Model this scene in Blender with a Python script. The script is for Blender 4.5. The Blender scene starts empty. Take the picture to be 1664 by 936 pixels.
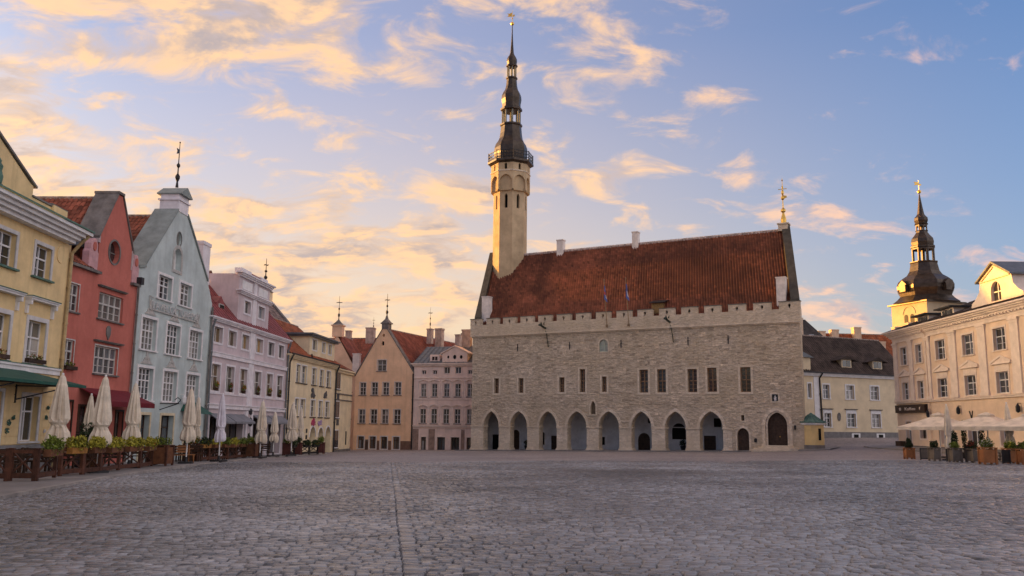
import bpy, bmesh, math, random
import numpy as np
from mathutils import Vector, Matrix
from mathutils.geometry import delaunay_2d_cdt

# ------------------------------------------------------------------ camera
sc = bpy.context.scene
R = math.radians
FPX, PITCH, ROLL, CZ = 1420.0, R(9.02), R(.617), 1.3
_f = Vector((0, math.cos(PITCH), math.sin(PITCH)))
_u = Vector((0, -math.sin(PITCH), math.cos(PITCH)))
_x = Vector((1, 0, 0))
CX = math.cos(ROLL)*_x + math.sin(ROLL)*_u
CU = -math.sin(ROLL)*_x + math.cos(ROLL)*_u
cam_data = bpy.data.cameras.new('camera')
cam = bpy.data.objects.new('camera', cam_data)
sc.collection.objects.link(cam)
cam.matrix_world = Matrix(((CX.x, CU.x, -_f.x, 0), (CX.y, CU.y, -_f.y, 0), (CX.z, CU.z, -_f.z, CZ), (0, 0, 0, 1)))
cam_data.sensor_width = 36
cam_data.lens = FPX/1664*36
cam_data.clip_end = 3000
cam_data.clip_start = .1
sc.camera = cam

# ------------------------------------------------------------------ light
SUN_EL, SUN_AZ = 4.2, -62.0          # degrees; azimuth from +Y (view axis), negative = left
sun_dir = Vector((math.sin(R(SUN_AZ))*math.cos(R(SUN_EL)), math.cos(R(SUN_AZ))*math.cos(R(SUN_EL)), math.sin(R(SUN_EL))))
sl = bpy.data.lights.new('sun', 'SUN')
sl.energy = 2.7
sl.color = (1.0, .43, .05)
sl.angle = R(.6)
so = bpy.data.objects.new('sun', sl)
sc.collection.objects.link(so)
so.rotation_euler = sun_dir.to_track_quat('Z', 'Y').to_euler()
sc.view_settings.view_transform = 'Standard'
sc.view_settings.look = 'None'
sc.view_settings.gamma = 1
sc.view_settings.exposure = EXPOSURE = 1.8

def build_world():
    w = bpy.data.worlds.new('World')
    sc.world = w
    w.use_nodes = True
    nt = w.node_tree
    N, L = nt.nodes, nt.links
    N.clear()
    out = N.new('ShaderNodeOutputWorld')
    bg = N.new('ShaderNodeBackground')
    L.new(bg.outputs[0], out.inputs[0])
    sky = N.new('ShaderNodeTexSky')
    sky.sky_type = 'NISHITA'
    sky.sun_disc = False
    sky.sun_elevation = R(SUN_EL)
    sky.sun_rotation = R(SUN_AZ)
    sky.altitude = 0
    sky.air_density = 1.0
    sky.dust_density = 1.2
    sky.ozone_density = 2.6

    def math_(op, a, b=None, c=None, clamp=False):
        n = N.new('ShaderNodeMath')
        n.operation = op
        n.use_clamp = clamp
        for i, v in enumerate((a, b, c)):
            if v is None:
                continue
            if isinstance(v, (int, float)):
                n.inputs[i].default_value = v
            else:
                L.new(v, n.inputs[i])
        return n.outputs[0]

    def mix(f, a, b, mode='MIX'):
        n = N.new('ShaderNodeMix')
        n.data_type = 'RGBA'
        n.blend_type = mode
        for s, v in ((n.inputs[0], f), (n.inputs[6], a), (n.inputs[7], b)):
            if isinstance(v, (int, float)):
                s.default_value = v
            elif isinstance(v, tuple):
                s.default_value = (*v, 1)
            else:
                L.new(v, s)
        return n.outputs[2]

    def ramp(f, stops):
        n = N.new('ShaderNodeValToRGB')
        e = n.color_ramp.elements
        while len(e) < len(stops):
            e.new(.5)
        for i, (p, c) in enumerate(stops):
            e[i].position = p
            e[i].color = (*c, 1) if isinstance(c, tuple) else (c, c, c, 1)
        L.new(f, n.inputs[0])
        return n.outputs[0]

    tc = N.new('ShaderNodeTexCoord')
    sep = N.new('ShaderNodeSeparateXYZ')
    L.new(tc.outputs['Generated'], sep.inputs[0])
    X, Y, Z = sep.outputs
    up = math_('MAXIMUM', Z, 0.0)
    # how near to the sun's side of the sky (1 towards the sun, 0 away)
    sx, sy = math.sin(R(SUN_AZ)), math.cos(R(SUN_AZ))
    side = math_('MULTIPLY_ADD', X, sx, math_('MULTIPLY', Y, sy))
    side = math_('MULTIPLY_ADD', side, .5, .5, clamp=True)
    # clouds lie on a flat layer: project the direction on it
    den = math_('ADD', up, .34)
    px, py = math_('DIVIDE', X, den), math_('DIVIDE', Y, den)
    comb = N.new('ShaderNodeCombineXYZ')
    L.new(px, comb.inputs[0])
    L.new(py, comb.inputs[1])

    def noise(scale, detail, rough, loc=(0, 0, 0), sc_=(1, 1, 1), dist=0.0, off=None):
        mp = N.new('ShaderNodeMapping')
        mp.inputs['Location'].default_value = loc
        mp.inputs['Scale'].default_value = sc_
        mp.inputs['Rotation'].default_value = (0, 0, R(-14))
        src = comb.outputs[0]
        if off:
            va = N.new('ShaderNodeVectorMath')
            va.operation = 'ADD'
            L.new(src, va.inputs[0])
            va.inputs[1].default_value = off
            src = va.outputs[0]
        L.new(src, mp.inputs[0])
        n = N.new('ShaderNodeTexNoise')
        n.inputs['Scale'].default_value = scale
        n.inputs['Detail'].default_value = detail
        n.inputs['Roughness'].default_value = rough
        n.inputs['Distortion'].default_value = dist
        L.new(mp.outputs[0], n.inputs[0])
        return n.outputs[0]

    K = 1.12/(2**EXPOSURE*SKY_STRENGTH)          # colours below are as they should look; K undoes exposure and strength
    def kc(c):
        return tuple(v*K for v in c)

    def mr(f, a, b, lo=0.0, hi=1.0, smooth_=True):
        n = N.new('ShaderNodeMapRange')
        n.interpolation_type = 'SMOOTHSTEP' if smooth_ else 'LINEAR'
        for i, v in enumerate((a, b, lo, hi)):
            n.inputs[i+1].default_value = v
        L.new(f, n.inputs[0])
        return n.outputs[0]

    n1 = noise(CL_SCALE, 12, .60, CL_LOC, (1, 1.5, 1), .5)
    n1s = noise(CL_SCALE, 7, .55, CL_LOC, (1, 1.5, 1), .5, off=(sx*.05, sy*.05, 0))
    n2 = noise(CL_SCALE*.33, 3, .5, CL_LOC2, (1, 1.2, 1))
    n3 = noise(CL_SCALE*1.9, 6, .6, (9.1, 3.7, 5), (1, 1.5, 1), .3)
    dens = math_('MULTIPLY_ADD', n2, .62, math_('MULTIPLY', n1, .9))
    dens = math_('MULTIPLY_ADD', side, .46, math_('SUBTRACT', dens, .035))
    low = ramp(up, [(0.0, 1.5), (.12, 1.3), (.24, .75), (.5, .8), (.75, 1.7), (1, 2.0)])  # extra cloud high overhead, out of view, added for warm fill
    dens = math_('MULTIPLY_ADD', low, .16, dens)
    # bright cloud bank opposite the sun, out of view, added as fill light
    back = mr(side, .42, .16)
    dens = math_('MULTIPLY_ADD', back, .5, dens)
    mask = mr(dens, CL_T0, CL_T1)
    core = mr(dens, CL_T0+.05, CL_T1+.2)
    lit = mr(math_('SUBTRACT', n1, n1s), -.10, .10, 0.0, 1.0)      # sides turned to the sun
    glow = mix(mr(side, .42, .72), kc(CL_PINK), kc(CL_GOLD))
    glow = mix(back, glow, kc(CL_FILL))
    shade_b = kc((.95, .85, .84))
    shade = mix(mr(side, .45, .8), kc((.40, .38, .46)), kc((.50, .41, .39)))
    shade = mix(back, shade, shade_b)
    shade_amt = math_('MULTIPLY', mr(dens, CL_T0-.02, CL_T1+.05, .25, 1.0), math_('SUBTRACT', 1.0, lit))
    shade_amt = math_('MULTIPLY_ADD', math_('MULTIPLY', core, mr(n3, .36, .62, 0, 1)), .3, shade_amt, clamp=True)
    ccol = mix(shade_amt, glow, shade)
    skyc = mix(1.0, sky.outputs[0], SKY_TINT, 'MULTIPLY')
    # pale haze towards the horizon
    hz = ramp(up, [(0.0, 1.0), (.12, .85), (.25, .58), (.42, .3), (.65, .18), (1, .15)])
    hz = math_('MULTIPLY', hz, mr(side, .4, .8, .7, 1.2), clamp=True)
    hcol = mix(mr(side, .3, .85), kc((.43, .46, .56)), kc((1.06, .70, .37)))
    skyc = mix(math_('MULTIPLY', hz, .78), skyc, hcol)
    fin = mix(math_('MULTIPLY', mask, .92), skyc, ccol)
    # glow round the unseen sun, strengthened to add warm fill light
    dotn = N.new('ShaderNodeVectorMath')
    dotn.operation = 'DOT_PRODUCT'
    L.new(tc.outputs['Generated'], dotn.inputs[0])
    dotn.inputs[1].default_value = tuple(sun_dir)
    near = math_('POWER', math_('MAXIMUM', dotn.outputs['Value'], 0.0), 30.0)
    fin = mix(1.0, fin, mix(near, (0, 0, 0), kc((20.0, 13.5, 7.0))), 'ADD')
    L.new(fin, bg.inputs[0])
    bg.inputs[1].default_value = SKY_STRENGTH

CL_SCALE, CL_LOC, CL_LOC2, CL_T0, CL_T1 = 7.6, (5.1, 3.9, 0), (1.8, 5.3, 2), 1.14, 1.37
CL_FILL = (1.2, 1.06, 1.02)  # colour of the added cloud bank that fills the shaded fronts
CL_PINK, CL_GOLD = (.90, .56, .47), (1.04, .66, .36)
SKY_TINT = (.24, .56, .86)
SKY_STRENGTH = .15
build_world()

# ------------------------------------------------------------------ pixel helpers (photo pixel -> place in the world)
def pix(px, py):
    return _f + CX*((px-832)/FPX) - CU*((py-468)/FPX)

def smooth(t):
    t = np.clip(t, 0, 1)
    return t*t*(3-2*t)

def gz(x, y):
    """height of the ground: the square falls away from the camera, the street at the right climbs"""
    xc, yc = np.clip(x, -70, 90), np.clip(y, -40, 150)
    s = np.where(xc > 0, .012, .015)
    return s*xc-.0135*yc+.6*smooth((xc-20)/20)*smooth((yc-62)/26)+.78*smooth((xc-26)/10)*smooth((yc-88)/16)

def on_ground(px, py):
    d = pix(px, py)
    t = 5.0
    for _ in range(400):
        p = Vector((0, 0, CZ))+d*t
        h = p.z-float(gz(p.x, p.y))
        if h < .0005:
            break
        t += h*(5 if h > .3 else 2)
    return Vector((p.x, p.y, float(gz(p.x, p.y))))

def at_depth(px, py, y):
    d = pix(px, py)
    return Vector((0, 0, CZ))+d*(y/d.y)

# ------------------------------------------------------------------ object helpers
COL = sc.collection
rnd = random.Random(7)

class MB:
    """collects faces for ONE mesh"""
    def __init__(s):
        s.v, s.f = [], []

    def add(s, vs, fs):
        o = len(s.v)
        s.v += [tuple(v) for v in vs]
        s.f += [tuple(i+o for i in f) for f in fs]
        return s

    def box(s, x0, x1, y0, y1, z0, z1):
        return s.add([(x0, y0, z0), (x1, y0, z0), (x1, y1, z0), (x0, y1, z0), (x0, y0, z1), (x1, y0, z1), (x1, y1, z1), (x0, y1, z1)],
                     [(0, 3, 2, 1), (4, 5, 6, 7), (0, 1, 5, 4), (1, 2, 6, 5), (2, 3, 7, 6), (3, 0, 4, 7)])

    def bar(s, a, b, w, h, up=(0, 0, 1)):
        a, b = Vector(a), Vector(b)
        d = (b-a).normalized()
        side = d.cross(Vector(up))
        if side.length < 1e-4:
            side = Vector((1, 0, 0))
        side.normalize()
        n = side.cross(d)
        vs = []
        for p in (a, b):
            for i, j in ((-1, -1), (1, -1), (1, 1), (-1, 1)):
                vs.append(p+side*(w/2*i)+n*(h/2*j))
        return s.add(vs, [(0, 1, 2, 3), (7, 6, 5, 4), (0, 4, 5, 1), (1, 5, 6, 2), (2, 6, 7, 3), (3, 7, 4, 0)])

    def tube(s, a, b, r0, r1=None, n=8, cap=True):
        r1 = r0 if r1 is None else r1
        a, b = Vector(a), Vector(b)
        d = (b-a).normalized()
        e = d.orthogonal().normalized()
        g = d.cross(e)
        vs = []
        for p, r in ((a, r0), (b, r1)):
            for i in range(n):
                t = 2*math.pi*i/n
                vs.append(p+(e*math.cos(t)+g*math.sin(t))*r)
        fs = [(i, (i+1) % n, n+(i+1) % n, n+i) for i in range(n)]
        if cap:
            fs += [tuple(reversed(range(n))), tuple(range(n, 2*n))]
        return s.add(vs, fs)

    def path(s, pts, r, n=6):
        for a, b in zip(pts, pts[1:]):
            s.tube(a, b, r, r, n)
        return s

    def lathe(s, prof, n=8, c=(0, 0, 0), rot=0.0, sx=1, sy=1):
        vs, fs = [], []
        for r, z in prof:
            for i in range(n):
                t = rot+2*math.pi*i/n
                vs.append((c[0]+sx*r*math.cos(t), c[1]+sy*r*math.sin(t), c[2]+z))
        for k in range(len(prof)-1):
            for i in range(n):
                j = (i+1) % n
                fs.append((k*n+i, k*n+j, (k+1)*n+j, (k+1)*n+i))
        fs.append(tuple(reversed(range(n))))
        fs.append(tuple(range((len(prof)-1)*n, len(prof)*n)))
        return s.add(vs, fs)

    def prism(s, poly, y0, y1):
        """polygon in (x,z), extruded along y"""
        n = len(poly)
        vs = [(p[0], y0, p[1]) for p in poly]+[(p[0], y1, p[1]) for p in poly]
        fs = [tuple(range(n)), tuple(reversed(range(n, 2*n)))]+[(i, n+i, n+(i+1) % n, (i+1) % n) for i in range(n)]
        return s.add(vs, fs)

    def prism_z(s, poly, z0, z1):
        n = len(poly)
        vs = [(p[0], p[1], z0) for p in poly]+[(p[0], p[1], z1) for p in poly]
        fs = [tuple(reversed(range(n))), tuple(range(n, 2*n))]+[(i, (i+1) % n, n+(i+1) % n, n+i) for i in range(n)]
        return s.add(vs, fs)

    def sphere(s, c, r, n=8, m=5, sx=1, sy=1, sz=1):
        prof = [(max(.001, r*math.sin(math.pi*k/m)), -r*math.cos(math.pi*k/m)*sz) for k in range(m+1)]
        return s.lathe(prof, n, c, 0, sx, sy)

    def mesh(s, name):
        me = bpy.data.meshes.new(name)
        me.from_pydata(s.v, [], s.f)
        me.update()
        return me

def new_obj(name, data, mat=None, parent=None, loc=(0, 0, 0)):
    if isinstance(data, MB):
        data = data.mesh(name)
    if mat is not None and data is not None and not data.materials:
        data.materials.append(mat)
    o = bpy.data.objects.new(name, data)
    COL.objects.link(o)
    o.location = loc
    if parent is not None:
        o.parent = parent
    return o

def fix_normals(me, smooth_=False):
    bm = bmesh.new()
    bm.from_mesh(me)
    bmesh.ops.recalc_face_normals(bm, faces=bm.faces)
    bm.to_mesh(me)
    bm.free()
    if smooth_:
        for p in me.polygons:
            p.use_smooth = True
    return me

def tag(o, label=None, cat=None, group=None, kind=None):
    if label:
        o['label'] = label
    if cat:
        o['category'] = cat
    if group:
        o['group'] = group
    if kind:
        o['kind'] = kind
    return o

def copy_tree(o, parent=None):
    c = o.copy()
    COL.objects.link(c)
    c.parent = parent
    for ch in o.children:
        copy_tree(ch, c)
    return c

# ------------------------------------------------------------------ materials
MATS = {}
def M(name, col, rough=.85, var=.12, scale=1.2, bump=.25, bscale=30., tint=0.0, metal=0.0, dirt=0.0, col2=None, coord='Object', spec=.3, streak=0.0, perobj=0.0):
    if name in MATS:
        return MATS[name]
    m = bpy.data.materials.new(name)
    m.use_nodes = True
    nt = m.node_tree
    N, L = nt.nodes, nt.links
    b = N['Principled BSDF']
    b.inputs['Roughness'].default_value = rough
    b.inputs['Metallic'].default_value = metal
    b.inputs['Specular IOR Level'].default_value = spec
    tc = N.new('ShaderNodeTexCoord')
    def noise(sc_, det=5, rg=.6, stretch=None):
        n = N.new('ShaderNodeTexNoise')
        n.inputs['Scale'].default_value = sc_
        n.inputs['Detail'].default_value = det
        n.inputs['Roughness'].default_value = rg
        if stretch:
            mp = N.new('ShaderNodeMapping')
            mp.inputs['Scale'].default_value = stretch
            L.new(tc.outputs[coord], mp.inputs[0])
            L.new(mp.outputs[0], n.inputs[0])
        else:
            L.new(tc.outputs[coord], n.inputs[0])
        return n.outputs[0]
    def mixc(f, a, b_, mode='MIX'):
        n = N.new('ShaderNodeMix')
        n.data_type = 'RGBA'
        n.blend_type = mode
        for s, v in ((n.inputs[0], f), (n.inputs[6], a), (n.inputs[7], b_)):
            if isinstance(v, (int, float)):
                s.default_value = v
            elif isinstance(v, tuple):
                s.default_value = (*v[:3], 1)
            else:
                L.new(v, s)
        return n.outputs[2]
    def rmp(f, a, b_, lo=0.0, hi=1.0):
        n = N.new('ShaderNodeMapRange')
        n.inputs[1].default_value, n.inputs[2].default_value = a, b_
        n.inputs[3].default_value, n.inputs[4].default_value = lo, hi
        L.new(f, n.inputs[0])
        return n.outputs[0]
    c2 = col2 or tuple(max(0, c*(1-2.2*var)) for c in col)
    c1 = tuple(min(1, c*(1+.5*var)) for c in col)
    n_big = noise(scale, 6, .62)
    cc = mixc(rmp(n_big, .36, .66), c1, c2)
    n_sm = noise(scale*9, 4, .6)
    cc = mixc(rmp(n_sm, .3, .7, 0, .45*min(1, var*5)), cc, tuple(c*.72 for c in col))
    if streak:
        st = noise(1.0, 5, .6, (2.6, 2.6, .12))
        cc = mixc(rmp(st, .52, .75, 0, streak), cc, tuple(c*.55 for c in col))
    if dirt:
        dn = noise(scale*2.7, 7, .7)
        cc = mixc(rmp(dn, .55, .78, 0, dirt), cc, (.07, .06, .05))
    if tint:
        at = N.new('ShaderNodeAttribute')
        at.attribute_name = 'tint'
        f = rmp(at.outputs['Fac'], 0, 1, 1-tint, 1+tint)
        mul = N.new('ShaderNodeVectorMath')
        mul.operation = 'SCALE'
        L.new(cc, mul.inputs[0])
        L.new(f, mul.inputs['Scale'])
        cc = mul.outputs[0]
    if perobj:
        oi = N.new('ShaderNodeObjectInfo')
        mul = N.new('ShaderNodeVectorMath')
        mul.operation = 'SCALE'
        L.new(cc, mul.inputs[0])
        L.new(rmp(oi.outputs['Random'], 0, 1, 1-perobj, 1+perobj), mul.inputs['Scale'])
        cc = mul.outputs[0]
    L.new(cc, b.inputs['Base Color'])
    if bump:
        bp = N.new('ShaderNodeBump')
        bp.inputs['Strength'].default_value = bump
        bp.inputs['Distance'].default_value = .02
        L.new(noise(bscale, 5, .65), bp.inputs['Height'])
        L.new(bp.outputs[0], b.inputs['Normal'])
    MATS[name] = m
    return m

def glass_mat(name, col, rough=.04):
    m = bpy.data.materials.new(name)
    m.use_nodes = True
    nt = m.node_tree
    N, L = nt.nodes, nt.links
    b = N['Principled BSDF']
    b.inputs['Roughness'].default_value = rough
    b.inputs['IOR'].default_value = 1.55
    b.inputs['Specular IOR Level'].default_value = .9
    oi = N.new('ShaderNodeObjectInfo')
    tc = N.new('ShaderNodeTexCoord')
    nz = N.new('ShaderNodeTexNoise')
    nz.inputs['Scale'].default_value = 2.2
    L.new(tc.outputs['Object'], nz.inputs[0])
    rp = N.new('ShaderNodeValToRGB')
    e = rp.color_ramp.elements
    e[0].position, e[0].color = 0, (*[c*.5 for c in col], 1)
    e[1].position, e[1].color = 1, (*[min(1, c*2.6) for c in col], 1)
    k = e.new(.75)
    k.color = (*col, 1)
    ad = N.new('ShaderNodeMath')
    ad.operation = 'MULTIPLY_ADD'
    L.new(nz.outputs[0], ad.inputs[0])
    ad.inputs[1].default_value = .35
    L.new(oi.outputs['Random'], ad.inputs[2])
    sb = N.new('ShaderNodeMath')
    sb.operation = 'SUBTRACT'
    L.new(ad.outputs[0], sb.inputs[0])
    sb.inputs[1].default_value = .17
    L.new(sb.outputs[0], rp.inputs[0])
    L.new(rp.outputs[0], b.inputs['Base Color'])
    bp = N.new('ShaderNodeBump')
    bp.inputs['Strength'].default_value = .06
    L.new(nz.outputs[0], bp.inputs['Height'])
    L.new(bp.outputs[0], b.inputs['Normal'])
    MATS[name] = m
    return m

GLASS = glass_mat('window_glass', (.035, .04, .045))
GLASS_B = glass_mat('window_glass_pale_curtain', (.16, .155, .15), .06)
GLASS_C = glass_mat('window_glass_blue_blind', (.075, .085, .10), .05)
GLASS_HALL = glass_mat('leaded_glass', (.02, .022, .024), .12)
WHITE = M('white_paint', (.78, .77, .78), .6, .08, 2, .1)
TRIM = M('pale_trim', (.66, .64, .64), .8, .1, 2, .15)
DARKWOOD = M('dark_wood', (.065, .035, .022), .6, .3, 6, .3, 50, perobj=.25)
DARKMETAL = M('dark_metal', (.045, .045, .05), .45, .2, 3, .1, metal=.6)
ROOFSHEET = M('grey_sheet_metal', (.17, .19, .21), .5, .15, 2, .1, metal=.5)
GREENCU = M('green_copper', (.10, .20, .16), .6, .2, 3, .1)
GOLD = M('gilded_metal', (.75, .48, .12), .3, .1, 4, .05, metal=1)
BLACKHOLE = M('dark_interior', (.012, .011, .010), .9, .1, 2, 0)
TILE = M('red_clay_tile', (.28, .085, .05), .75, .35, .55, .3, 40, tint=.5, dirt=.35)
# ------------------------------------------------------------------ building kit
def inside(p, poly):
    x, y = p
    r = False
    n = len(poly)
    j = n-1
    for i in range(n):
        xi, yi = poly[i]
        xj, yj = poly[j]
        if (yi > y) != (yj > y) and x < (xj-xi)*(y-yi)/(yj-yi)+xi:
            r = not r
        j = i
    return r

def rect(u0, u1, z0, z1):
    return [(u0, z0), (u1, z0), (u1, z1), (u0, z1)]

def pointed(u0, u1, z0, zs, za, n=7):
    """outline of an opening with a pointed arch"""
    w, h = u1-u0, za-zs
    r = (w*w/4+h*h)/w
    a = math.asin(min(1, h/r))
    L = [(u0+r-r*math.cos(a*k/n), zs+r*math.sin(a*k/n)) for k in range(n+1)]
    return [(u0, z0), (u1, z0)]+[(u0+u1-x, z) for x, z in L]+[(x, z) for x, z in reversed(L[:-1])]

def rounded(u0, u1, z0, zs, n=8):
    c, r = (u0+u1)/2, (u1-u0)/2
    return [(u0, z0), (u1, z0)]+[(c+r*math.cos(math.pi*k/n), zs+r*math.sin(math.pi*k/n)) for k in range(n+1)]

def circle(u, z, ru, rz=None, n=16):
    rz = rz or ru
    return [(u+ru*math.cos(2*math.pi*k/n), z+rz*math.sin(2*math.pi*k/n)) for k in range(n)]

def wall_mb(outline, holes, rev=.25, depth=8., tf=None, mb=None, back=True):
    """a wall sheet with real openings, their reveals and the returns of the outline"""
    mb = mb or MB()
    vs, es = [], []
    for poly in [outline]+[h[0] if isinstance(h, tuple) else h for h in holes]:
        o = len(vs)
        vs += [Vector((p[0], p[1])) for p in poly]
        es += [(o+i, o+(i+1) % len(poly)) for i in range(len(poly))]
    V, _, F, *_ = delaunay_2d_cdt(vs, es, [], 0, 1e-5)
    hp = [h[0] if isinstance(h, tuple) else h for h in holes]
    T = tf or (lambda p: p)
    fs = []
    for f in F:
        c = (sum(V[i].x for i in f)/3, sum(V[i].y for i in f)/3)
        if inside(c, outline) and not any(inside(c, h) for h in hp):
            a, b, d = (V[i] for i in f[:3])
            cr = (b.x-a.x)*(d.y-a.y)-(b.y-a.y)*(d.x-a.x)
            fs.append(tuple(f) if cr > 0 else tuple(reversed(f)))
    mb.add([T((v.x, 0, v.y)) for v in V], fs)
    for h in holes:
        poly, rv = h if isinstance(h, tuple) else (h, rev)
        n = len(poly)
        mb.add([T((p[0], 0, p[1])) for p in poly]+[T((p[0], rv, p[1])) for p in poly],
               [(i, (i+1) % n, n+(i+1) % n, n+i) for i in range(n)])
    n = len(outline)
    mb.add([T((p[0], 0, p[1])) for p in outline]+[T((p[0], depth, p[1])) for p in outline],
           [(i, n+i, n+(i+1) % n, (i+1) % n) for i in range(n)]+([tuple(range(n, 2*n))] if back else []))
    return mb

MESH = {}
def cached(key, fn):
    if key not in MESH:
        MESH[key] = fn()
    return MESH[key]

class House:
    def __init__(s, name, label, p0, d, cat='building', zb=None):
        s.d = Vector((d[0], d[1])).normalized()
        s.zb = float(gz(p0[0], p0[1]))-.1 if zb is None else zb
        s.e = new_obj(name, None)
        s.e.location = (p0[0], p0[1], s.zb)
        s.e.rotation_euler = (0, 0, math.atan2(s.d.y, s.d.x))
        s.e.empty_display_size = .5
        tag(s.e, label, cat)
        s.holes = []

    def add(s, name, mb, mat, parent=None, loc=None):
        """mb in house coordinates: x along the front, y into the house, z = world height"""
        o = new_obj(name, mb, mat, parent or s.e, (0, 0, -s.zb) if parent is None and loc is None else (loc or (0, 0, 0)))
        return o

    def at(s, u, y, z):
        c, sn = s.d.x, s.d.y
        b = s.e.location
        return Vector((b.x+c*u-sn*y, b.y+sn*u+c*y, z))

    def window(s, u0, u1, z0, z1, sw=.12, cols=2, tr=.62, bars=(0, 0), frame=None, sash=None, glass=None, rec=.16, sill=None, sillmat=None, proud=.045, name='window', swt=None, fw=.06, flush=False):
        """u,z are the outer edges of the surround; tr = height fraction of the transom; bars = glazing bars (lower, upper)"""
        frame, sash, glass = frame or TRIM, sash or WHITE, glass or rnd.choice((GLASS, GLASS, GLASS_B, GLASS_C))
        w, h = round(u1-u0, 2), round(z1-z0, 2)
        t = sw if swt is None else swt
        b0 = 0 if sill else sw
        key = ('win', w, h, sw, t, cols, tr, bars, rec, proud, fw, b0, frame.name, sash.name)
        def build():
            mb = MB()
            if sw > 0:
                mb.box(0, sw, -proud, .02, 0, h)
                mb.box(w-sw, w, -proud, .02, 0, h)
                mb.box(sw, w-sw, -proud, .02, h-t, h)
                if b0:
                    mb.box(sw, w-sw, -proud, .02, 0, b0)
            n_frame = len(mb.f)
            a, b, c, d = sw, w-sw, b0, h-t
            y0, y1 = rec, rec+.07
            mb.box(a-.01, a+fw, y0, y1, c-.01, d+.01)
            mb.box(b-fw, b+.01, y0, y1, c-.01, d+.01)
            mb.box(a+fw, b-fw, y0, y1, c-.01, c+fw)
            mb.box(a+fw, b-fw, y0, y1, d-fw, d+.01)
            iw = (b-a-2*fw)/cols
            for k in range(1, cols):
                x = a+fw+iw*k
                mb.box(x-fw*.62, x+fw*.62, y0-.012, y1, c+fw, d-fw)
            if tr:
                zt = c+(d-c)*tr
                mb.box(a+fw, b-fw, y0-.018, y1, zt-fw*.6, zt+fw*.6)
            spans = [(c, zt, bars[0]), (zt, d, bars[1])] if tr else [(c, d, bars[0])]
            for za, zc, nb in spans:
                for k in range(1, nb+1):
                    zz = za+(zc-za)*k/(nb+1)
                    mb.box(a+fw, b-fw, y0+.01, y1-.005, zz-.014, zz+.014)
            me = mb.mesh('window')
            me.materials.append(frame)
            me.materials.append(sash)
            for i, p in enumerate(me.polygons):
                p.material_index = 0 if i < n_frame else 1
            return me
        wo = new_obj(name, cached(key, build), None, s.e, (u0, 0, z0-s.zb))
        a, b, c, d = sw, w-sw, b0, h-t
        zs = [c, c+(d-c)*tr, d] if tr else [c, d]
        iw = (b-a)/cols
        for za, zc in zip(zs, zs[1:]):
            for k in range(cols):
                pw, ph = round(iw, 3), round(zc-za, 3)
                me = cached(('pane', pw, ph, glass.name), lambda: (lambda m: (m.materials.append(glass), m)[1])(MB().box(-pw/2, pw/2, 0, .012, -ph/2, ph/2).mesh('pane')))
                p = new_obj('pane', me, None, wo, (a+iw*(k+.5), rec+.045, (za+zc)/2))
                p.rotation_euler = (rnd.uniform(-.006, .006), 0, rnd.uniform(-.012, .012))
        if sill:
            new_obj('sill', cached(('sill', w, sill, (sillmat or frame).name), lambda: (lambda m: (m.materials.append(sillmat or frame), m)[1])(MB().box(-.06, w+.06, -sill, rec, -.09, -.005).mesh('sill'))), None, wo)
        if not flush:
            s.holes.append((rect(u0+sw, u1-sw, z0+b0, z1-t), rec+.08))
        return wo

    def wall(s, outline, mat, depth=9., name='wall'):
        me = wall_mb(outline, s.holes, .25, depth).mesh(name)
        me.materials.append(mat)
        return s.add(name, me, mat)

    def box(s, name, mat, *b, parent=None):
        return s.add(name, MB().box(*b), mat, parent)

    def pipe(s, pts, r=.055, mat=None, name='drainpipe'):
        mb = MB().path(pts, r, 8)
        zs = [p[2] for p in pts]
        for a, b in zip(pts, pts[1:]):
            if abs(a[2]-b[2]) > 2:
                for k in range(1, int(abs(a[2]-b[2])/1.6)):
                    z = a[2]+(b[2]-a[2])*k/int(abs(a[2]-b[2])/1.6)
                    mb.tube((a[0], a[1], z-.04), (a[0], a[1], z+.04), r*1.35, r*1.35, 8)
        return s.add(name, mb, mat or DARKMETAL)

def cornice(s, u0, u1, z0, z1, out, mat, steps=3, y1=.1, name='cornice', parent=None):
    """stepped moulding, widest on top"""
    mb = MB()
    for k in range(steps):
        f0, f1 = k/steps, (k+1)/steps
        o = out*(.25+.75*f1)
        mb.box(u0-(o if k == steps-1 else o*.7), u1+(o if k == steps-1 else o*.7), -o, y1, z0+(z1-z0)*f0+(.002 if k else 0), z0+(z1-z0)*f1)
    return s.add(name, mb, mat, parent)

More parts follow.
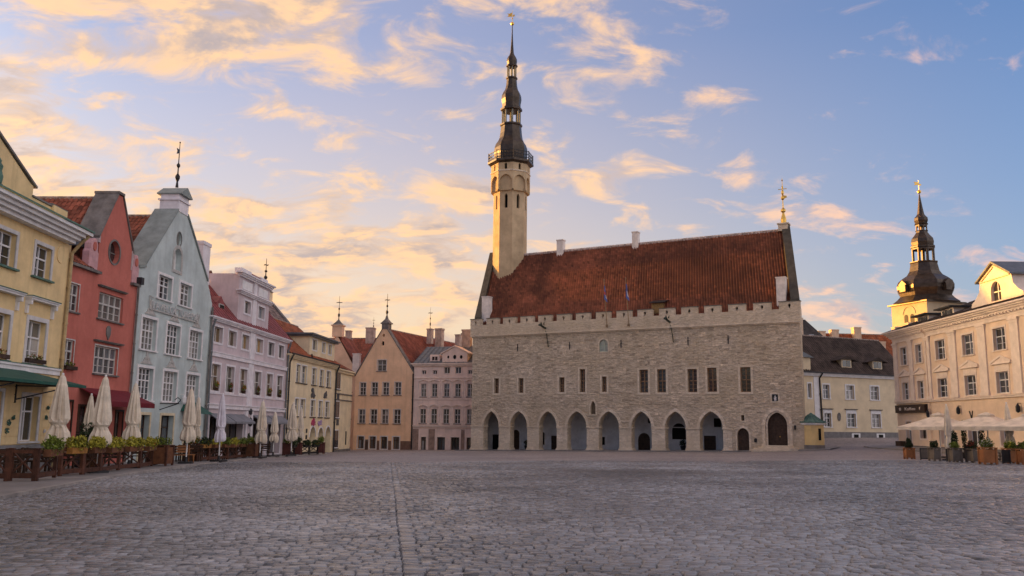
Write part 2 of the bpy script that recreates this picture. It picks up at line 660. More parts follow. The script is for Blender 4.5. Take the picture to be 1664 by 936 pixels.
def tiles(parent, O, E, S, tw, th, mat, clip=None, seed=1, name='roof_tiles', hgt=.055, lift=.03, zb=0., tint_shift=None):
    O, E, S = (np.array(v, float) for v in (O, E, S))
    le, ls = np.linalg.norm(E), np.linalg.norm(S)
    nu, nv = max(1, int(round(le/tw))), max(1, int(round(ls/th)))
    n = np.cross(E, S)
    n /= np.linalg.norm(n)
    if n[2] < 0:
        n = -n
    rs = np.random.RandomState(seed)
    I, J = np.meshgrid(np.arange(nu), np.arange(nv), indexing='ij')
    I, J = I.ravel(), J.ravel()
    uc, vc = (I+.5)/nu, (J+.5)/nv
    if clip is not None:
        k = clip(uc, vc)
        I, J, uc, vc = I[k], J[k], uc[k], vc[k]
    m = len(I)
    ts = np.array([0., .22, .58, .80, 1.])
    hs = np.array([.012, hgt, hgt*.92, .006, .0])
    verts = np.zeros((m, 10, 3))
    jit = rs.normal(0, .006, (m, 1))
    for a in range(5):
        for b in range(2):
            U = (I+ts[a]*1.02)/nu
            Vv = (J+b*1.06)/nv+rs.normal(0, .0008, m)
            h = hs[a]+(lift if b == 0 else 0.004)+jit[:, 0]
            verts[:, a*2+b] = O+U[:, None]*E+Vv[:, None]*S+h[:, None]*n
    base = (np.arange(m)*10)[:, None]
    F = []
    for a in range(4):
        F.append(base+np.array([[a*2, a*2+2, a*2+3, a*2+1]]))
    F = np.stack(F, 1).reshape(-1, 4)
    tint = .5+rs.normal(0, .22, m)
    # broad patches of older, darker tiles
    for _ in range(26):
        cu, cv, ru, rv_, amp = rs.rand(), rs.rand(), .03+.09*rs.rand(), .08+.25*rs.rand(), rs.uniform(-.28, .22)
        tint += amp*np.exp(-((uc-cu)/ru)**2-((vc-cv)/rv_)**2)
    if tint_shift is not None:
        tint += tint_shift(uc, vc)
    tint = np.clip(tint, -.55, 1.5)
    me = bpy.data.meshes.new(name)
    me.vertices.add(m*10)
    me.vertices.foreach_set('co', verts.reshape(-1))
    nf = len(F)
    me.loops.add(nf*4)
    me.polygons.add(nf)
    me.loops.foreach_set('vertex_index', F.reshape(-1).astype(np.int32))
    me.polygons.foreach_set('loop_start', np.arange(0, nf*4, 4, dtype=np.int32))
    me.update(calc_edges=True)
    at = me.attributes.new('tint', 'FLOAT', 'FACE')
    at.data.foreach_set('value', np.repeat(tint, 4).astype(np.float32))
    if me.polygons[0].normal.dot(Vector(n)) < 0:
        me.flip_normals()
    o = new_obj(name, me, mat, parent, (0, 0, -zb))
    tag(o, kind='stuff')
    return o

def pitched(s, u0, u1, y0, y1, ze, zr, mat, ends=True, tilemat=None, tw=.3, th=.36, over=.15, name='roof', seed=3, only_front=False, tint_shift=None, axis='u', zf=None):
    """ridge along the front (axis u) or running back from it (axis y)"""
    mb = MB()
    if axis == 'u':
        ym = (y0+y1)/2
        mb.add([(u0, y0-over, ze), (u1, y0-over, ze), (u1, ym, zr), (u0, ym, zr), (u0, y1+over, ze), (u1, y1+over, ze)],
               [(0, 1, 2, 3), (3, 2, 5, 4), (0, 3, 4), (1, 5, 2)])
        r = s.add(name, mb, mat)
        if tilemat:
            tiles(r, (u0, y0-over, ze+.02), (u1-u0, 0, 0), (0, ym-y0+over, zr-ze), tw, th, tilemat, seed=seed, tint_shift=tint_shift)
            if not only_front:
                tiles(r, (u0, y1+over, ze+.02), (u1-u0, 0, 0), (0, -(y1-ym+over), zr-ze), tw, th, tilemat, seed=seed+1)
            rm = MB()
            k = int((u1-u0)/.42)
            for i in range(k):
                rm.tube((u0+(u1-u0)*i/k, ym, zr+.03), (u0+(u1-u0)*(i+1)/k-.02, ym, zr+.05), .12, .10, 6)
            tag(s.add('ridge_tiles', rm, RIDGE, r), kind='stuff')
    else:
        um = (u0+u1)/2
        mb.add([(u0-over, y0, ze), (um, y0, zr), (u1+over, y0, ze), (u0-over, y1, ze), (um, y1, zr), (u1+over, y1, ze)],
               [(0, 1, 4, 3), (1, 2, 5, 4), (0, 2, 1), (3, 4, 5)])
        r = s.add(name, mb, mat)
        if tilemat:
            tiles(r, (u0-over, y0, ze+.02), (0, y1-y0, 0), (um-u0+over, 0, zr-ze), tw, th, tilemat, seed=seed, tint_shift=tint_shift)
            tiles(r, (u1+over, y0, ze+.02), (0, y1-y0, 0), (um-u1-over, 0, zr-ze), tw, th, tilemat, seed=seed+1, tint_shift=tint_shift)
            rm = MB()
            k = int((y1-y0)/.42)
            for i in range(k):
                rm.tube((um, y0+(y1-y0)*i/k, zr+.03), (um, y0+(y1-y0)*(i+1)/k-.02, zr+.05), .12, .10, 6)
            tag(s.add('ridge_tiles', rm, RIDGE, r), kind='stuff')
    return r

RIDGE = M('ridge_mortar', (.42, .33, .28), .9, .35, 3, .3)
UNDER = M('roof_boarding', (.10, .045, .03), .9, .1, 2, 0)

def chimney(s, u0, u1, y0, y1, z0, z1, mat, cap=.12, name='chimney', parent=None):
    mb = MB().box(u0, u1, y0, y1, z0, z1-cap)
    mb.box(u0-.06, u1+.06, y0-.06, y1+.06, z1-cap+.002, z1)
    return s.add(name, mb, mat, parent)

def finial(s, u, y, z0, z1, name='finial', vane='cross', parent=None, r=.05, mat=None):
    H = z1-z0
    mb = MB()
    mb.lathe([(r*1.8, 0), (r*1.0, H*.12), (r*2.6, H*.2), (r*2.6, H*.24), (r*.8, H*.3), (r*.7, H*.42), (r*2.0, H*.46), (r*2.0, H*.49), (r*.6, H*.53), (r*.35, H)], 8, (u, y, z0))
    if vane == 'cross':
        mb.box(u-H*.11, u+H*.11, y-.02, y+.02, z0+H*.72, z0+H*.745)
        mb.box(u-.02, u+.02, y-H*.11, y+H*.11, z0+H*.72, z0+H*.745)
        for q in (-1, 1):
            mb.sphere((u+q*H*.11, y, z0+H*.733), r*.8, 6, 4)
    elif vane == 'flag':
        mb.prism([(u, z0+H*.74), (u-H*.12, z0+H*.70), (u-H*.09, z0+H*.77), (u-H*.13, z0+H*.82), (u, z0+H*.82)], y-.015, y+.015)
        mb.sphere((u, y, z0+H*.98), r*.9, 6, 4)
    return s.add(name, mb, mat or DARKMETAL, parent)

# ------------------------------------------------------------------ the ground
def build_ground():
    xs = np.concatenate([np.linspace(-400, -80, 6), np.linspace(-70, 90, 41), np.linspace(100, 400, 6)])
    ys = np.concatenate([np.linspace(-200, -30, 4), np.linspace(-20, 130, 76), np.linspace(150, 500, 6)])
    X, Y = np.meshgrid(xs, ys, indexing='ij')
    Zz = gz(X, Y)-.04*(1-smooth((Y-50)/4))
    nx, ny = len(xs), len(ys)
    v = np.stack([X, Y, Zz], -1).reshape(-1, 3)
    f = [(i*ny+j, (i+1)*ny+j, (i+1)*ny+j+1, i*ny+j+1) for i in range(nx-1) for j in range(ny-1)]
    me = bpy.data.meshes.new('ground')
    me.from_pydata(v.tolist(), [], f)
    for p in me.polygons:
        p.use_smooth = True
    g = new_obj('cobbled_square', me, ground_material())
    tag(g, 'broad grey cobbled town square paved with worn small setts', 'ground', kind='structure')
    return g

def ground_material():
    m = bpy.data.materials.new('setts_far')
    m.use_nodes = True
    nt = m.node_tree
    N, L = nt.nodes, nt.links
    b = N['Principled BSDF']
    tc = N.new('ShaderNodeTexCoord')
    mp = N.new('ShaderNodeMapping')
    mp.inputs['Scale'].default_value = (1, 1, 0)
    L.new(tc.outputs['Object'], mp.inputs[0])
    vo = N.new('ShaderNodeTexVoronoi')
    vo.inputs['Scale'].default_value = 5.5
    vo.inputs['Randomness'].default_value = .7
    L.new(mp.outputs[0], vo.inputs[0])
    ve = N.new('ShaderNodeTexVoronoi')
    ve.feature = 'DISTANCE_TO_EDGE'
    ve.inputs['Scale'].default_value = 5.5
    ve.inputs['Randomness'].default_value = .7
    L.new(mp.outputs[0], ve.inputs[0])
    nz = N.new('ShaderNodeTexNoise')
    nz.inputs['Scale'].default_value = .14
    nz.inputs['Detail'].default_value = 8
    L.new(tc.outputs['Object'], nz.inputs[0])
    sp = N.new('ShaderNodeSeparateColor')
    L.new(vo.outputs['Color'], sp.inputs[0])
    r1 = N.new('ShaderNodeValToRGB')
    e = r1.color_ramp.elements
    e[0].color, e[1].color = (.22, .205, .21, 1), (.38, .35, .35, 1)
    L.new(sp.outputs[0], r1.inputs[0])
    mx = N.new('ShaderNodeMix')
    mx.data_type = 'RGBA'
    mx.blend_type = 'MULTIPLY'
    mx.inputs[0].default_value = .8
    L.new(r1.outputs[0], mx.inputs[6])
    r2 = N.new('ShaderNodeValToRGB')
    e = r2.color_ramp.elements
    e[0].position, e[0].color = .33, (.66, .64, .66, 1)
    e[1].position, e[1].color = .68, (1.12, 1.05, 1.02, 1)
    L.new(nz.outputs[0], r2.inputs[0])
    L.new(r2.outputs[0], mx.inputs[7])
    r3 = N.new('ShaderNodeMapRange')
    r3.inputs[1].default_value, r3.inputs[2].default_value = .0, .06
    L.new(ve.outputs['Distance'], r3.inputs[0])
    m2 = N.new('ShaderNodeMix')
    m2.data_type = 'RGBA'
    L.new(r3.outputs[0], m2.inputs[0])
    m2.inputs[6].default_value = (.05, .045, .042, 1)
    L.new(mx.outputs[2], m2.inputs[7])
    L.new(m2.outputs[2], b.inputs['Base Color'])
    b.inputs['Roughness'].default_value = .55
    b.inputs['Specular IOR Level'].default_value = .45
    bp = N.new('ShaderNodeBump')
    bp.inputs['Strength'].default_value = .7
    bp.inputs['Distance'].default_value = .03
    ad = N.new('ShaderNodeMath')
    ad.operation = 'MULTIPLY_ADD'
    L.new(r3.outputs[0], ad.inputs[0])
    L.new(sp.outputs[1], ad.inputs[2])
    ad.inputs[1].default_value = 1.2
    L.new(ad.outputs[0], bp.inputs['Height'])
    L.new(bp.outputs[0], b.inputs['Normal'])
    return m

STONE = M('worn_sett_stone', (.245, .255, .275), .26, .24, .16, .5, 38, tint=.5, spec=.45, coord='Object')
STONE1 = M('worn_sett_stone_single', (.245, .255, .275), .26, .22, .9, .5, 38, perobj=.38, spec=.45)

def build_setts(ground):
    rs = np.random.RandomState(5)
    P, tint = [], []
    y = 7.6
    YMAX = 53.0
    row = 0
    _g0, _g1 = on_ground(655, 936), on_ground(637, 775)
    gut = lambda yy: _g0.x+(_g1.x-_g0.x)*(yy-_g0.y)/(_g1.y-_g0.y)      # the old gutter line that runs towards the hall
    while y < YMAX:
        pitch = .122+.0009*y+rs.normal(0, .005)
        half = .64*y+1.0
        x = -half+rs.rand()*.1
        g = gut(y)
        ws = []
        while x < half:
            w = float(np.clip(rs.normal(.15+.0011*y, .03), .09, .26))
            if x < g < x+w+.05:
                # stones meet along the old gutter line
                w2, jg = rs.uniform(.17, .25), rs.normal(0, .008)
                ws.append((x, g+jg-.006, 1))
                ws.append((g+jg+.006, g+w2, 1))
                x = g+w2+.014
                continue
            ws.append((x, x+w-.011, 0))
            x += w
        for a, b, k in ws:
            P.append((a, b, y, y+pitch-.010, k))
        y += pitch
        row += 1
    P = np.array(P)
    # keep the carriageway only: not under the terrace pavement at the left
    cx, cy = (P[:, 0]+P[:, 1])/2, (P[:, 2]+P[:, 3])/2
    kx = np.interp(cy, KERB_Y, KERB_X)
    keep = (cx > kx+.02)
    P, cx, cy = P[keep], cx[keep], cy[keep]
    n = len(P)
    # rows wander, stones sit a little askew
    wob = .05*np.sin(cx*.9+1.3*np.sin(cy*.21))+.035*np.sin(cx*2.3+cy*.7)+rs.normal(0, .006, n)
    low = .022*np.sin(cx*.35+.6)*np.sin(cy*.27)+.012*np.sin(cx*1.1)*np.cos(cy*.8)
    hz = rs.normal(0, .0045, n)
    tx, ty = rs.normal(0, .03, n), rs.normal(0, .045, n)
    hw, hd = (P[:, 1]-P[:, 0])/2, (P[:, 3]-P[:, 2])/2
    ins = .013
    sx = np.array([-1, 1, 1, -1]); sy = np.array([-1, -1, 1, 1])
    V = np.zeros((n, 12, 3))
    for lev, (i_, dz) in enumerate(((0, -.06), (.004, -.016), (ins, .0))):
        for k in range(4):
            ox = sx[k]*(hw-i_)+rs.normal(0, .004, n)
            oy = sy[k]*(hd-i_)+rs.normal(0, .004, n)
            V[:, lev*4+k, 0] = cx+ox
            V[:, lev*4+k, 1] = cy+oy+wob
            V[:, lev*4+k, 2] = gz(cx, cy)+low+hz+dz+tx*ox+ty*oy
    quad = []
    for lev in (0, 1):
        for k in range(4):
            quad.append((lev*4+k, lev*4+(k+1) % 4, lev*4+4+(k+1) % 4, lev*4+4+k))
    quad.append((8, 9, 10, 11))
    quad = np.array(quad)
    dist = np.abs(cx)/cy
    vis = (dist < .61)
    order = np.argsort(np.where(vis, cy, 1e6))
    single = set(order[:300].tolist())
    rest = np.array([i for i in range(n) if i not in single])
    Vr = V[rest]
    m = len(rest)
    Fi = ((np.arange(m)*12)[:, None, None]+quad[None]).reshape(-1, 4)
    me = bpy.data.meshes.new('setts')
    me.vertices.add(m*12)
    me.vertices.foreach_set('co', Vr.reshape(-1))
    nf = len(Fi)
    me.loops.add(nf*4)
    me.polygons.add(nf)
    me.loops.foreach_set('vertex_index', Fi.reshape(-1).astype(np.int32))
    me.polygons.foreach_set('loop_start', np.arange(0, nf*4, 4, dtype=np.int32))
    me.update(calc_edges=True)
    t = .5+rs.normal(0, .24, m)+.2*np.sin(cx[rest]*.22+1)*np.sin(cy[rest]*.16)+.16*np.sin(cx[rest]*.7+cy[rest]*.3)*np.sin(cy[rest]*.5-cx[rest]*.2)
    X_, Y_ = cx[rest], cy[rest]
    for _ in range(46):                       # relaid patches, darker or paler than the old paving
        px0, py0 = rs.uniform(-22, 24), rs.uniform(8, 50)
        w_, h_, a_ = rs.uniform(.8, 5), rs.uniform(.5, 4), rs.uniform(0, 3.1)
        du, dv = (X_-px0)*math.cos(a_)+(Y_-py0)*math.sin(a_), -(X_-px0)*math.sin(a_)+(Y_-py0)*math.cos(a_)
        t += np.where((np.abs(du) < w_) & (np.abs(dv) < h_), rs.uniform(-.3, .2), 0)
    t += .08*np.exp(-((X_-gut(Y_))/.28)**2)
    t = np.clip(t, -.4, 1.4)
    at = me.attributes.new('tint', 'FLOAT', 'FACE')
    at.data.foreach_set('value', np.repeat(t, 9).astype(np.float32))
    o = new_obj('setts', me, STONE, ground)
    tag(o, kind='stuff')
    for i in order[:300]:
        c = V[i].mean(0)
        mb = MB().add([tuple(v-c) for v in V[i]], [tuple(q) for q in quad])
        new_obj('sett', mb, STONE1, ground, tuple(c))
    return o

# kerb of the terrace pavement at the left, read off the photograph
_k = [on_ground(*p) for p in ((0, 812), (35, 805), (139, 785), (210, 772.5), (290, 760.5), (328, 755.5), (412, 746.5), (470, 742), (530, 737.8))]
_k = [Vector((-11.6, 14.0, 0))]+_k
KERB = [Vector((p.x, p.y, float(gz(p.x, p.y)))) for p in _k]
KERB_Y, KERB_X = np.array([p.y for p in KERB]), np.array([p.x for p in KERB])
GROUND = build_ground()
build_setts(GROUND)
PAVE = M('worn_paving', (.23, .22, .215), .6, .18, .5, .35, 20, spec=.4)
def build_pavement():
    mb = MB()
    for a, b in zip(KERB, KERB[1:]):
        n = 6
        for k in range(n):
            def pt(p, t):
                x = p.x-.16+(-33-p.x)*t
                return (x, p.y, float(gz(x, p.y))+.075)
            mb.add([pt(a, k/n), pt(b, k/n), pt(b, (k+1)/n), pt(a, (k+1)/n)], [(0, 1, 2, 3)])
    p = new_obj('pavement', mb, PAVE)
    tag(p, 'smooth grey pavement under the cafe terraces by the coloured houses', 'pavement', kind='structure')
    fix_normals(p.data)
    for a, b in zip(KERB, KERB[1:]):
        L_ = (b-a).length
        k = max(1, int(L_/1.1))
        for i in range(k):
            q0, q1 = a.lerp(b, i/k), a.lerp(b, (i+.985)/k)
            new_obj('kerb_stone', MB().bar(Vector((q0.x-.07, q0.y, float(gz(q0.x, q0.y))+.0)), Vector((q1.x-.07, q1.y, float(gz(q1.x, q1.y))+.0)), .17, .17), KERBM, p)
KERBM = M('kerb_granite', (.36, .33, .31), .7, .2, 3, .4, perobj=.15)
build_pavement()
# ------------------------------------------------------------------ the town hall
def limestone(name, col, bump=1.0, tint=0.0):
    m = bpy.data.materials.new(name)
    m.use_nodes = True
    nt = m.node_tree
    N, L = nt.nodes, nt.links
    b = N['Principled BSDF']
    b.inputs['Roughness'].default_value = .92
    b.inputs['Specular IOR Level'].default_value = .15
    tc = N.new('ShaderNodeTexCoord')
    def mp(s):
        n = N.new('ShaderNodeMapping')
        n.inputs['Scale'].default_value = s
        L.new(tc.outputs['Object'], n.inputs[0])
        return n.outputs[0]
    def nz(sc_, v, det=6, rg=.65):
        n = N.new('ShaderNodeTexNoise')
        n.inputs['Scale'].default_value = sc_
        n.inputs['Detail'].default_value = det
        n.inputs['Roughness'].default_value = rg
        L.new(v, n.inputs[0])
        return n.outputs[0]
    vo = N.new('ShaderNodeTexVoronoi')
    vo.inputs['Scale'].default_value = 2.6
    L.new(mp((1, 1, 2.0)), vo.inputs[0])
    sp = N.new('ShaderNodeSeparateColor')
    L.new(vo.outputs['Color'], sp.inputs[0])
    def mix(f, a, c, mode='MIX'):
        n = N.new('ShaderNodeMix')
        n.data_type = 'RGBA'
        n.blend_type = mode
        for s_, v in ((n.inputs[0], f), (n.inputs[6], a), (n.inputs[7], c)):
            if isinstance(v, (int, float)):
                s_.default_value = v
            elif isinstance(v, tuple):
                s_.default_value = (*v, 1)
            else:
                L.new(v, s_)
        return n.outputs[2]
    def mr(f, a, c, lo, hi):
        n = N.new('ShaderNodeMapRange')
        n.inputs[1].default_value, n.inputs[2].default_value, n.inputs[3].default_value, n.inputs[4].default_value = a, c, lo, hi
        L.new(f, n.inputs[0])
        return n.outputs[0]
    cc = mix(mr(sp.outputs[0], 0, 1, 0, 1), tuple(c*1.18 for c in col), tuple(c*.72 for c in col))
    cc = mix(mr(nz(.22, mp((1, 1, 1))), .38, .62, 0, 1.0), cc, (col[0]*.80, col[1]*.78, col[2]*.72))
    cc = mix(mr(nz(.6, mp((1.6, 1.6, .35))), .50, .72, 0, .55), cc, (col[0]*.5, col[1]*.49, col[2]*.46))
    cc = mix(mr(nz(5, mp((1, 1, 1.7)), 6), .3, .75, 0, .7), cc, (col[0]*.55, col[1]*.52, col[2]*.48))
    if tint:
        at = N.new('ShaderNodeAttribute')
        at.attribute_name = 'tint'
        mul = N.new('ShaderNodeVectorMath')
        mul.operation = 'SCALE'
        L.new(cc, mul.inputs[0])
        L.new(mr(at.outputs['Fac'], 0, 1, 1-tint, 1+tint), mul.inputs['Scale'])
        cc = mul.outputs[0]
    L.new(cc, b.inputs['Base Color'])
    ad = N.new('ShaderNodeMath')
    ad.operation = 'MULTIPLY_ADD'
    L.new(nz(3.2, mp((1, 1, 1.7)), 8, .7), ad.inputs[0])
    ad.inputs[1].default_value = 2.0
    L.new(vo.outputs['Distance'], ad.inputs[2])
    bp = N.new('ShaderNodeBump')
    bp.inputs['Strength'].default_value = bump
    bp.inputs['Distance'].default_value = .09
    L.new(ad.outputs[0], bp.inputs['Height'])
    L.new(bp.outputs[0], b.inputs['Normal'])
    MATS[name] = m
    return m

LIME = limestone('rubble_limestone', (.68, .58, .465), .8, .0)
LIME_T = limestone('rubble_limestone_blocks', (.68, .58, .465), .7, .25)
LIME_P = limestone('whitewashed_limestone', (.74, .64, .52), .6)
ASHLAR = limestone('dressed_limestone', (.80, .70, .58), .3)
TOWER = M('tower_render', (.58, .44, .275), .9, .16, .5, .6, 9, dirt=.1, streak=.25)
SPIRE = M('dark_patina_copper', (.085, .066, .052), .38, .25, 1.4, .15, 14, metal=.55, streak=.3)
ARCADE = M('whitewash', (.82, .82, .83), .85, .1, 1.0, .2)
OAK = M('old_oak_door', (.07, .042, .028), .6, .3, 4, .4, 60)
BRASSWOOD = M('window_oak', (.30, .18, .10), .6, .2, 5, .2)

def ring(mb, inner, outer, y0, y1):
    """solid band between two open outlines of equal length"""
    n = len(inner)
    vs = [(p[0], y0, p[1]) for p in inner]+[(p[0], y0, p[1]) for p in outer]+[(p[0], y1, p[1]) for p in inner]+[(p[0], y1, p[1]) for p in outer]
    fs = []
    for i in range(n-1):
        fs += [(i, n+i, n+i+1, i+1), (2*n+i, 2*n+i+1, 3*n+i+1, 3*n+i), (n+i, 3*n+i, 3*n+i+1, n+i+1), (i, i+1, 2*n+i+1, 2*n+i)]
    for i in (0, n-1):
        fs.append((i, 2*n+i, 3*n+i, n+i))
    return mb.add(vs, fs)

def arch_line(u0, u1, z0, zs, za, n=7):
    return pointed(u0, u1, z0, zs, za, n)[2:]

HL = (at_depth(765, 731, 102).x, 102.0)
_az = R(-61.18)
hall = House('town_hall', 'big medieval limestone town hall with arcade, red tile roof and tall slim spire', HL, (-math.sin(_az), -math.cos(_az)), zb=-1.9)
HW = 37.05
H = hall
SK = -.29                                   # the end walls run askew

ARCH = [(1.67, 3.69), (5.13, 7.32), (8.78, 10.96), (12.23, 14.52), (15.91, 18.26), (19.61, 21.84), (23.29, 25.50), (26.91, 29.28)]
hall_ground = lambda u: float(gz(*H.at(u, -.3, 0).xy))
for a, b in ARCH:
    H.holes.append((pointed(a, b, -2.4, 1.38, 3.03), .95))
small = [(2.8, 3.8, 4.85, 6.95), (5.95, 6.98, 4.87, 6.92), (11.02, 12.07, 4.9, 6.92), (13.5, 14.55, 4.88, 7.76), (16.1, 17.05, 4.88, 6.92)]
big = [(20.35, 21.72, 4.76, 7.56), (22.31, 23.66, 4.76, 7.57), (25.55, 26.95, 4.75, 7.52), (27.6, 28.98, 4.77, 7.6), (30.93, 32.37, 4.72, 7.58)]
for w in small:
    H.window(*w, sw=.19, cols=2, tr=.5, bars=(2, 2), frame=ASHLAR, sash=BRASSWOOD, glass=GLASS_HALL, rec=.3, proud=.05, fw=.085)
for w in big:
    H.window(*w, sw=.2, cols=2, tr=.5, bars=(2, 2), frame=ASHLAR, sash=BRASSWOOD, glass=GLASS_HALL, rec=.3, proud=.05, fw=.085)
H.window(31.0, 31.52, 2.02, 2.78, sw=.1, cols=1, tr=0, frame=ASHLAR, sash=BRASSWOOD, glass=GLASS_HALL, rec=.25)
# framed relief panel over the portal
H.holes.append((rect(34.14, 34.74, 4.02, 4.68), .2))
fr_ = MB()
for b in ((34.0, 34.14, 3.88, 4.82), (34.74, 34.88, 3.88, 4.82), (34.14, 34.74, 4.68, 4.82), (34.14, 34.74, 3.88, 4.02)):
    fr_.box(b[0], b[1], -.06, .03, b[2], b[3])
rp = H.add('relief_panel', fr_, ASHLAR)
H.box('panel_back', M('relief_dark', (.05, .055, .065), .6, .2, 4, .2), 34.1, 34.78, .15, .2, 4.0, 4.7, parent=rp)
H.add('relief_figure', MB().lathe([(.10, 0), (.12, .15), (.07, .3), (.09, .38), (.055, .44), (.03, .52)], 8, (34.44, .1, 4.06)).bar((34.3, .1, 4.3), (34.58, .1, 4.38), .05, .06), WHITE, rp)
# round-headed attic window
aw = rounded(16.02, 17.02, 9.4, 10.22)
H.holes.append((aw, .25))
mb = MB()
ring(mb, aw[1:]+aw[:1], [(17.14, 9.28)]+[((16.52)+(p[0]-16.52)*1.26, 10.22+(p[1]-10.22)*1.26) for p in aw[2:]]+[(15.9, 9.28)], -.05, .02)
mb.box(15.9, 17.14, -.06, .02, 9.28, 9.4)
wn = H.add('window', mb, ASHLAR)
PALEG = M('pale_green_paint', (.45, .55, .45), .6, .1, 3, .1)
H.add('sash', MB().box(16.49, 16.55, .15, .22, 9.4, 10.72).box(16.0, 17.04, .15, .22, 9.98, 10.05).box(16.0, 17.04, .14, .22, 9.38, 9.46).box(16.0, 16.07, .15, .22, 9.4, 10.3).box(16.97, 17.04, .15, .22, 9.4, 10.3), PALEG, wn)
for a, b, c, d in ((16.0, 16.52, 9.4, 10.0), (16.52, 17.04, 9.4, 10.0), (16.0, 16.52, 10.0, 10.75), (16.52, 17.04, 10.0, 10.75)):
    H.add('pane', MB().box(a, b, .2, .21, c, d), M('pale_glass', (.35, .40, .36), .15, .15, 3, 0, spec=.8), wn)
# pointed niche
ni = pointed(14.98, 15.56, 2.74, 3.5, 4.15)
H.holes.append((ni, .3))
mb = MB()
ring(mb, arch_line(14.98, 15.56, 2.74, 3.5, 4.15), arch_line(14.8, 15.74, 2.74, 3.45, 4.42), -.06, .02)
mb.box(14.8, 14.98, -.06, .02, 2.66, 3.46).box(15.56, 15.74, -.06, .02, 2.66, 3.46).box(14.75, 15.79, -.1, .02, 2.56, 2.66)
no = H.add('niche', mb, ASHLAR)
H.box('niche_back', M('niche_plaster', (.2, .15, .10), .9, .2, 3, .3), 14.9, 15.64, .29, .33, 2.7, 4.3, parent=no)
# doors
sd = pointed(30.66, 31.82, -2.0, .75, 1.42)
H.holes.append((sd, .35))
pd = pointed(33.42, 35.68, -.62, 1.75, 3.12)
H.holes.append((pd, .55))
def door(poly, y, parent_name, mat, planks):
    u0, u1 = poly[0][0], poly[1][0]
    d = H.add(parent_name, MB().prism(poly, y, y+.08), mat)
    n = planks
    for k in range(n):
        a, b = u0+(u1-u0)*k/n+.012, u0+(u1-u0)*(k+1)/n-.012
        zt = max(z for x, z in poly if True)
        # each board ends under the arch
        def top(u):
            best = None
            for i in range(len(poly)):
                p, q = poly[i], poly[(i+1) % len(poly)]
                if min(p[0], q[0]) <= u <= max(p[0], q[0]) and p[0] != q[0]:
                    z = p[1]+(q[1]-p[1])*(u-p[0])/(q[0]-p[0])
                    best = z if best is None else max(best, z)
            return best or zt
        H.add('plank', MB().prism([(a, poly[0][1]), (b, poly[0][1]), (b, top(b)-.03), (a, top(a)-.03)], y-.02, y+.02), mat, d)
    return d
door(pointed(30.6, 31.88, -1.2, .72, 1.46), .3, 'door', OAK, 5)
d2 = door(pointed(33.40, 35.70, -.2, 1.75, 3.14), .5, 'door', OAK, 8)
H.box('lock_rail', OAK, 33.5, 35.6, .45, .5, 1.62, 1.74, parent=d2)
H.add('handle', MB().sphere((34.7, .44, .62), .06), GOLD, d2)
def surround(u0, u1, z0, zs, za, t, proud, name, mat=None):
    mb = MB()
    ring(mb, arch_line(u0, u1, z0, zs, za), arch_line(u0-t, u1+t, z0, zs-.02, za+t*1.15), -proud, .04)
    mb.box(u0-t, u0, -proud, .04, z0, zs-.02).box(u1, u1+t, -proud, .04, z0, zs-.02)
    return H.add(name, mb, mat or ASHLAR)
surround(30.66, 31.82, -1.0, .75, 1.42, .16, .05, 'door_surround')
surround(33.42, 35.68, -.25, 1.75, 3.12, .3, .08, 'door_surround')
surround(33.62, 35.48, -.25, 1.75, 2.95, .16, -.2, 'door_jamb')
for u in (33.24, 35.86):
    H.box('impost', ASHLAR, u-.22, u+.22, -.13, .02, 1.68, 1.8)
for k in range(4):
    zt = -.2-.13*k
    w = 1.35+.32*k
    H.add('step', MB().prism_z([(34.55-w-.2, .3 if k == 0 else .02), (34.55-w-.1, -.4-.32*k), (34.55-w+.35, -.75-.32*k), (34.55+w-.35, -.75-.32*k), (34.55+w+.1, -.4-.32*k), (34.55+w+.2, .3 if k == 0 else .02)], -1.6, zt), ASHLAR)
H.add('lantern', MB().lathe([(.05, 0), (.11, .06), (.11, .3), (.03, .42)], 6, (36.25, -.16, 1.3)).box(36.2, 36.3, -.16, 0, 1.68, 1.72), DARKMETAL)
H.add('letter_box', MB().lathe([(.1, 0), (.14, .05), (.14, .3), (.08, .4)], 8, (32.45, -.05, .05), 0, 1, .6), DARKMETAL)

# front wall, ends and back
front = [(0, -2.2), (HW, -2.2), (HW, 11.66), (0, 11.66)]
H.add('front_wall', wall_mb(front, H.holes, .25, .95, back=False), LIME)
def end_tf(u0):
    return lambda p: (u0+SK*p[0]+p[1]*.96, p[0], p[2])
le = wall_mb([(.95, -2.2), (13.6, -2.2), (13.6, 13.0), (7.0, 22.2), (.95, 13.4)], [(pointed(1.25, 3.75, -2.4, 1.38, 3.03), .8)], .8, .8, lambda p: (.0+SK*p[0]+p[1], p[0], p[2]))
o = H.add('end_wall', le, LIME)
fix_normals(o.data)
re = wall_mb([(.95, -2.2), (13.6, -2.2), (13.6, 13.0), (7.0, 22.2), (.95, 13.4)], [], .8, .8, lambda p: (HW-.002+SK*p[0]-p[1], p[0], p[2]))
o = H.add('end_wall', re, LIME)
fix_normals(o.data)
H.add('back_wall', MB().prism_z([(SK*13.6, 13.6), (HW+SK*13.6, 13.6), (HW+SK*14.2, 14.2), (SK*14.2, 14.2)], -2.2, 13), LIME)
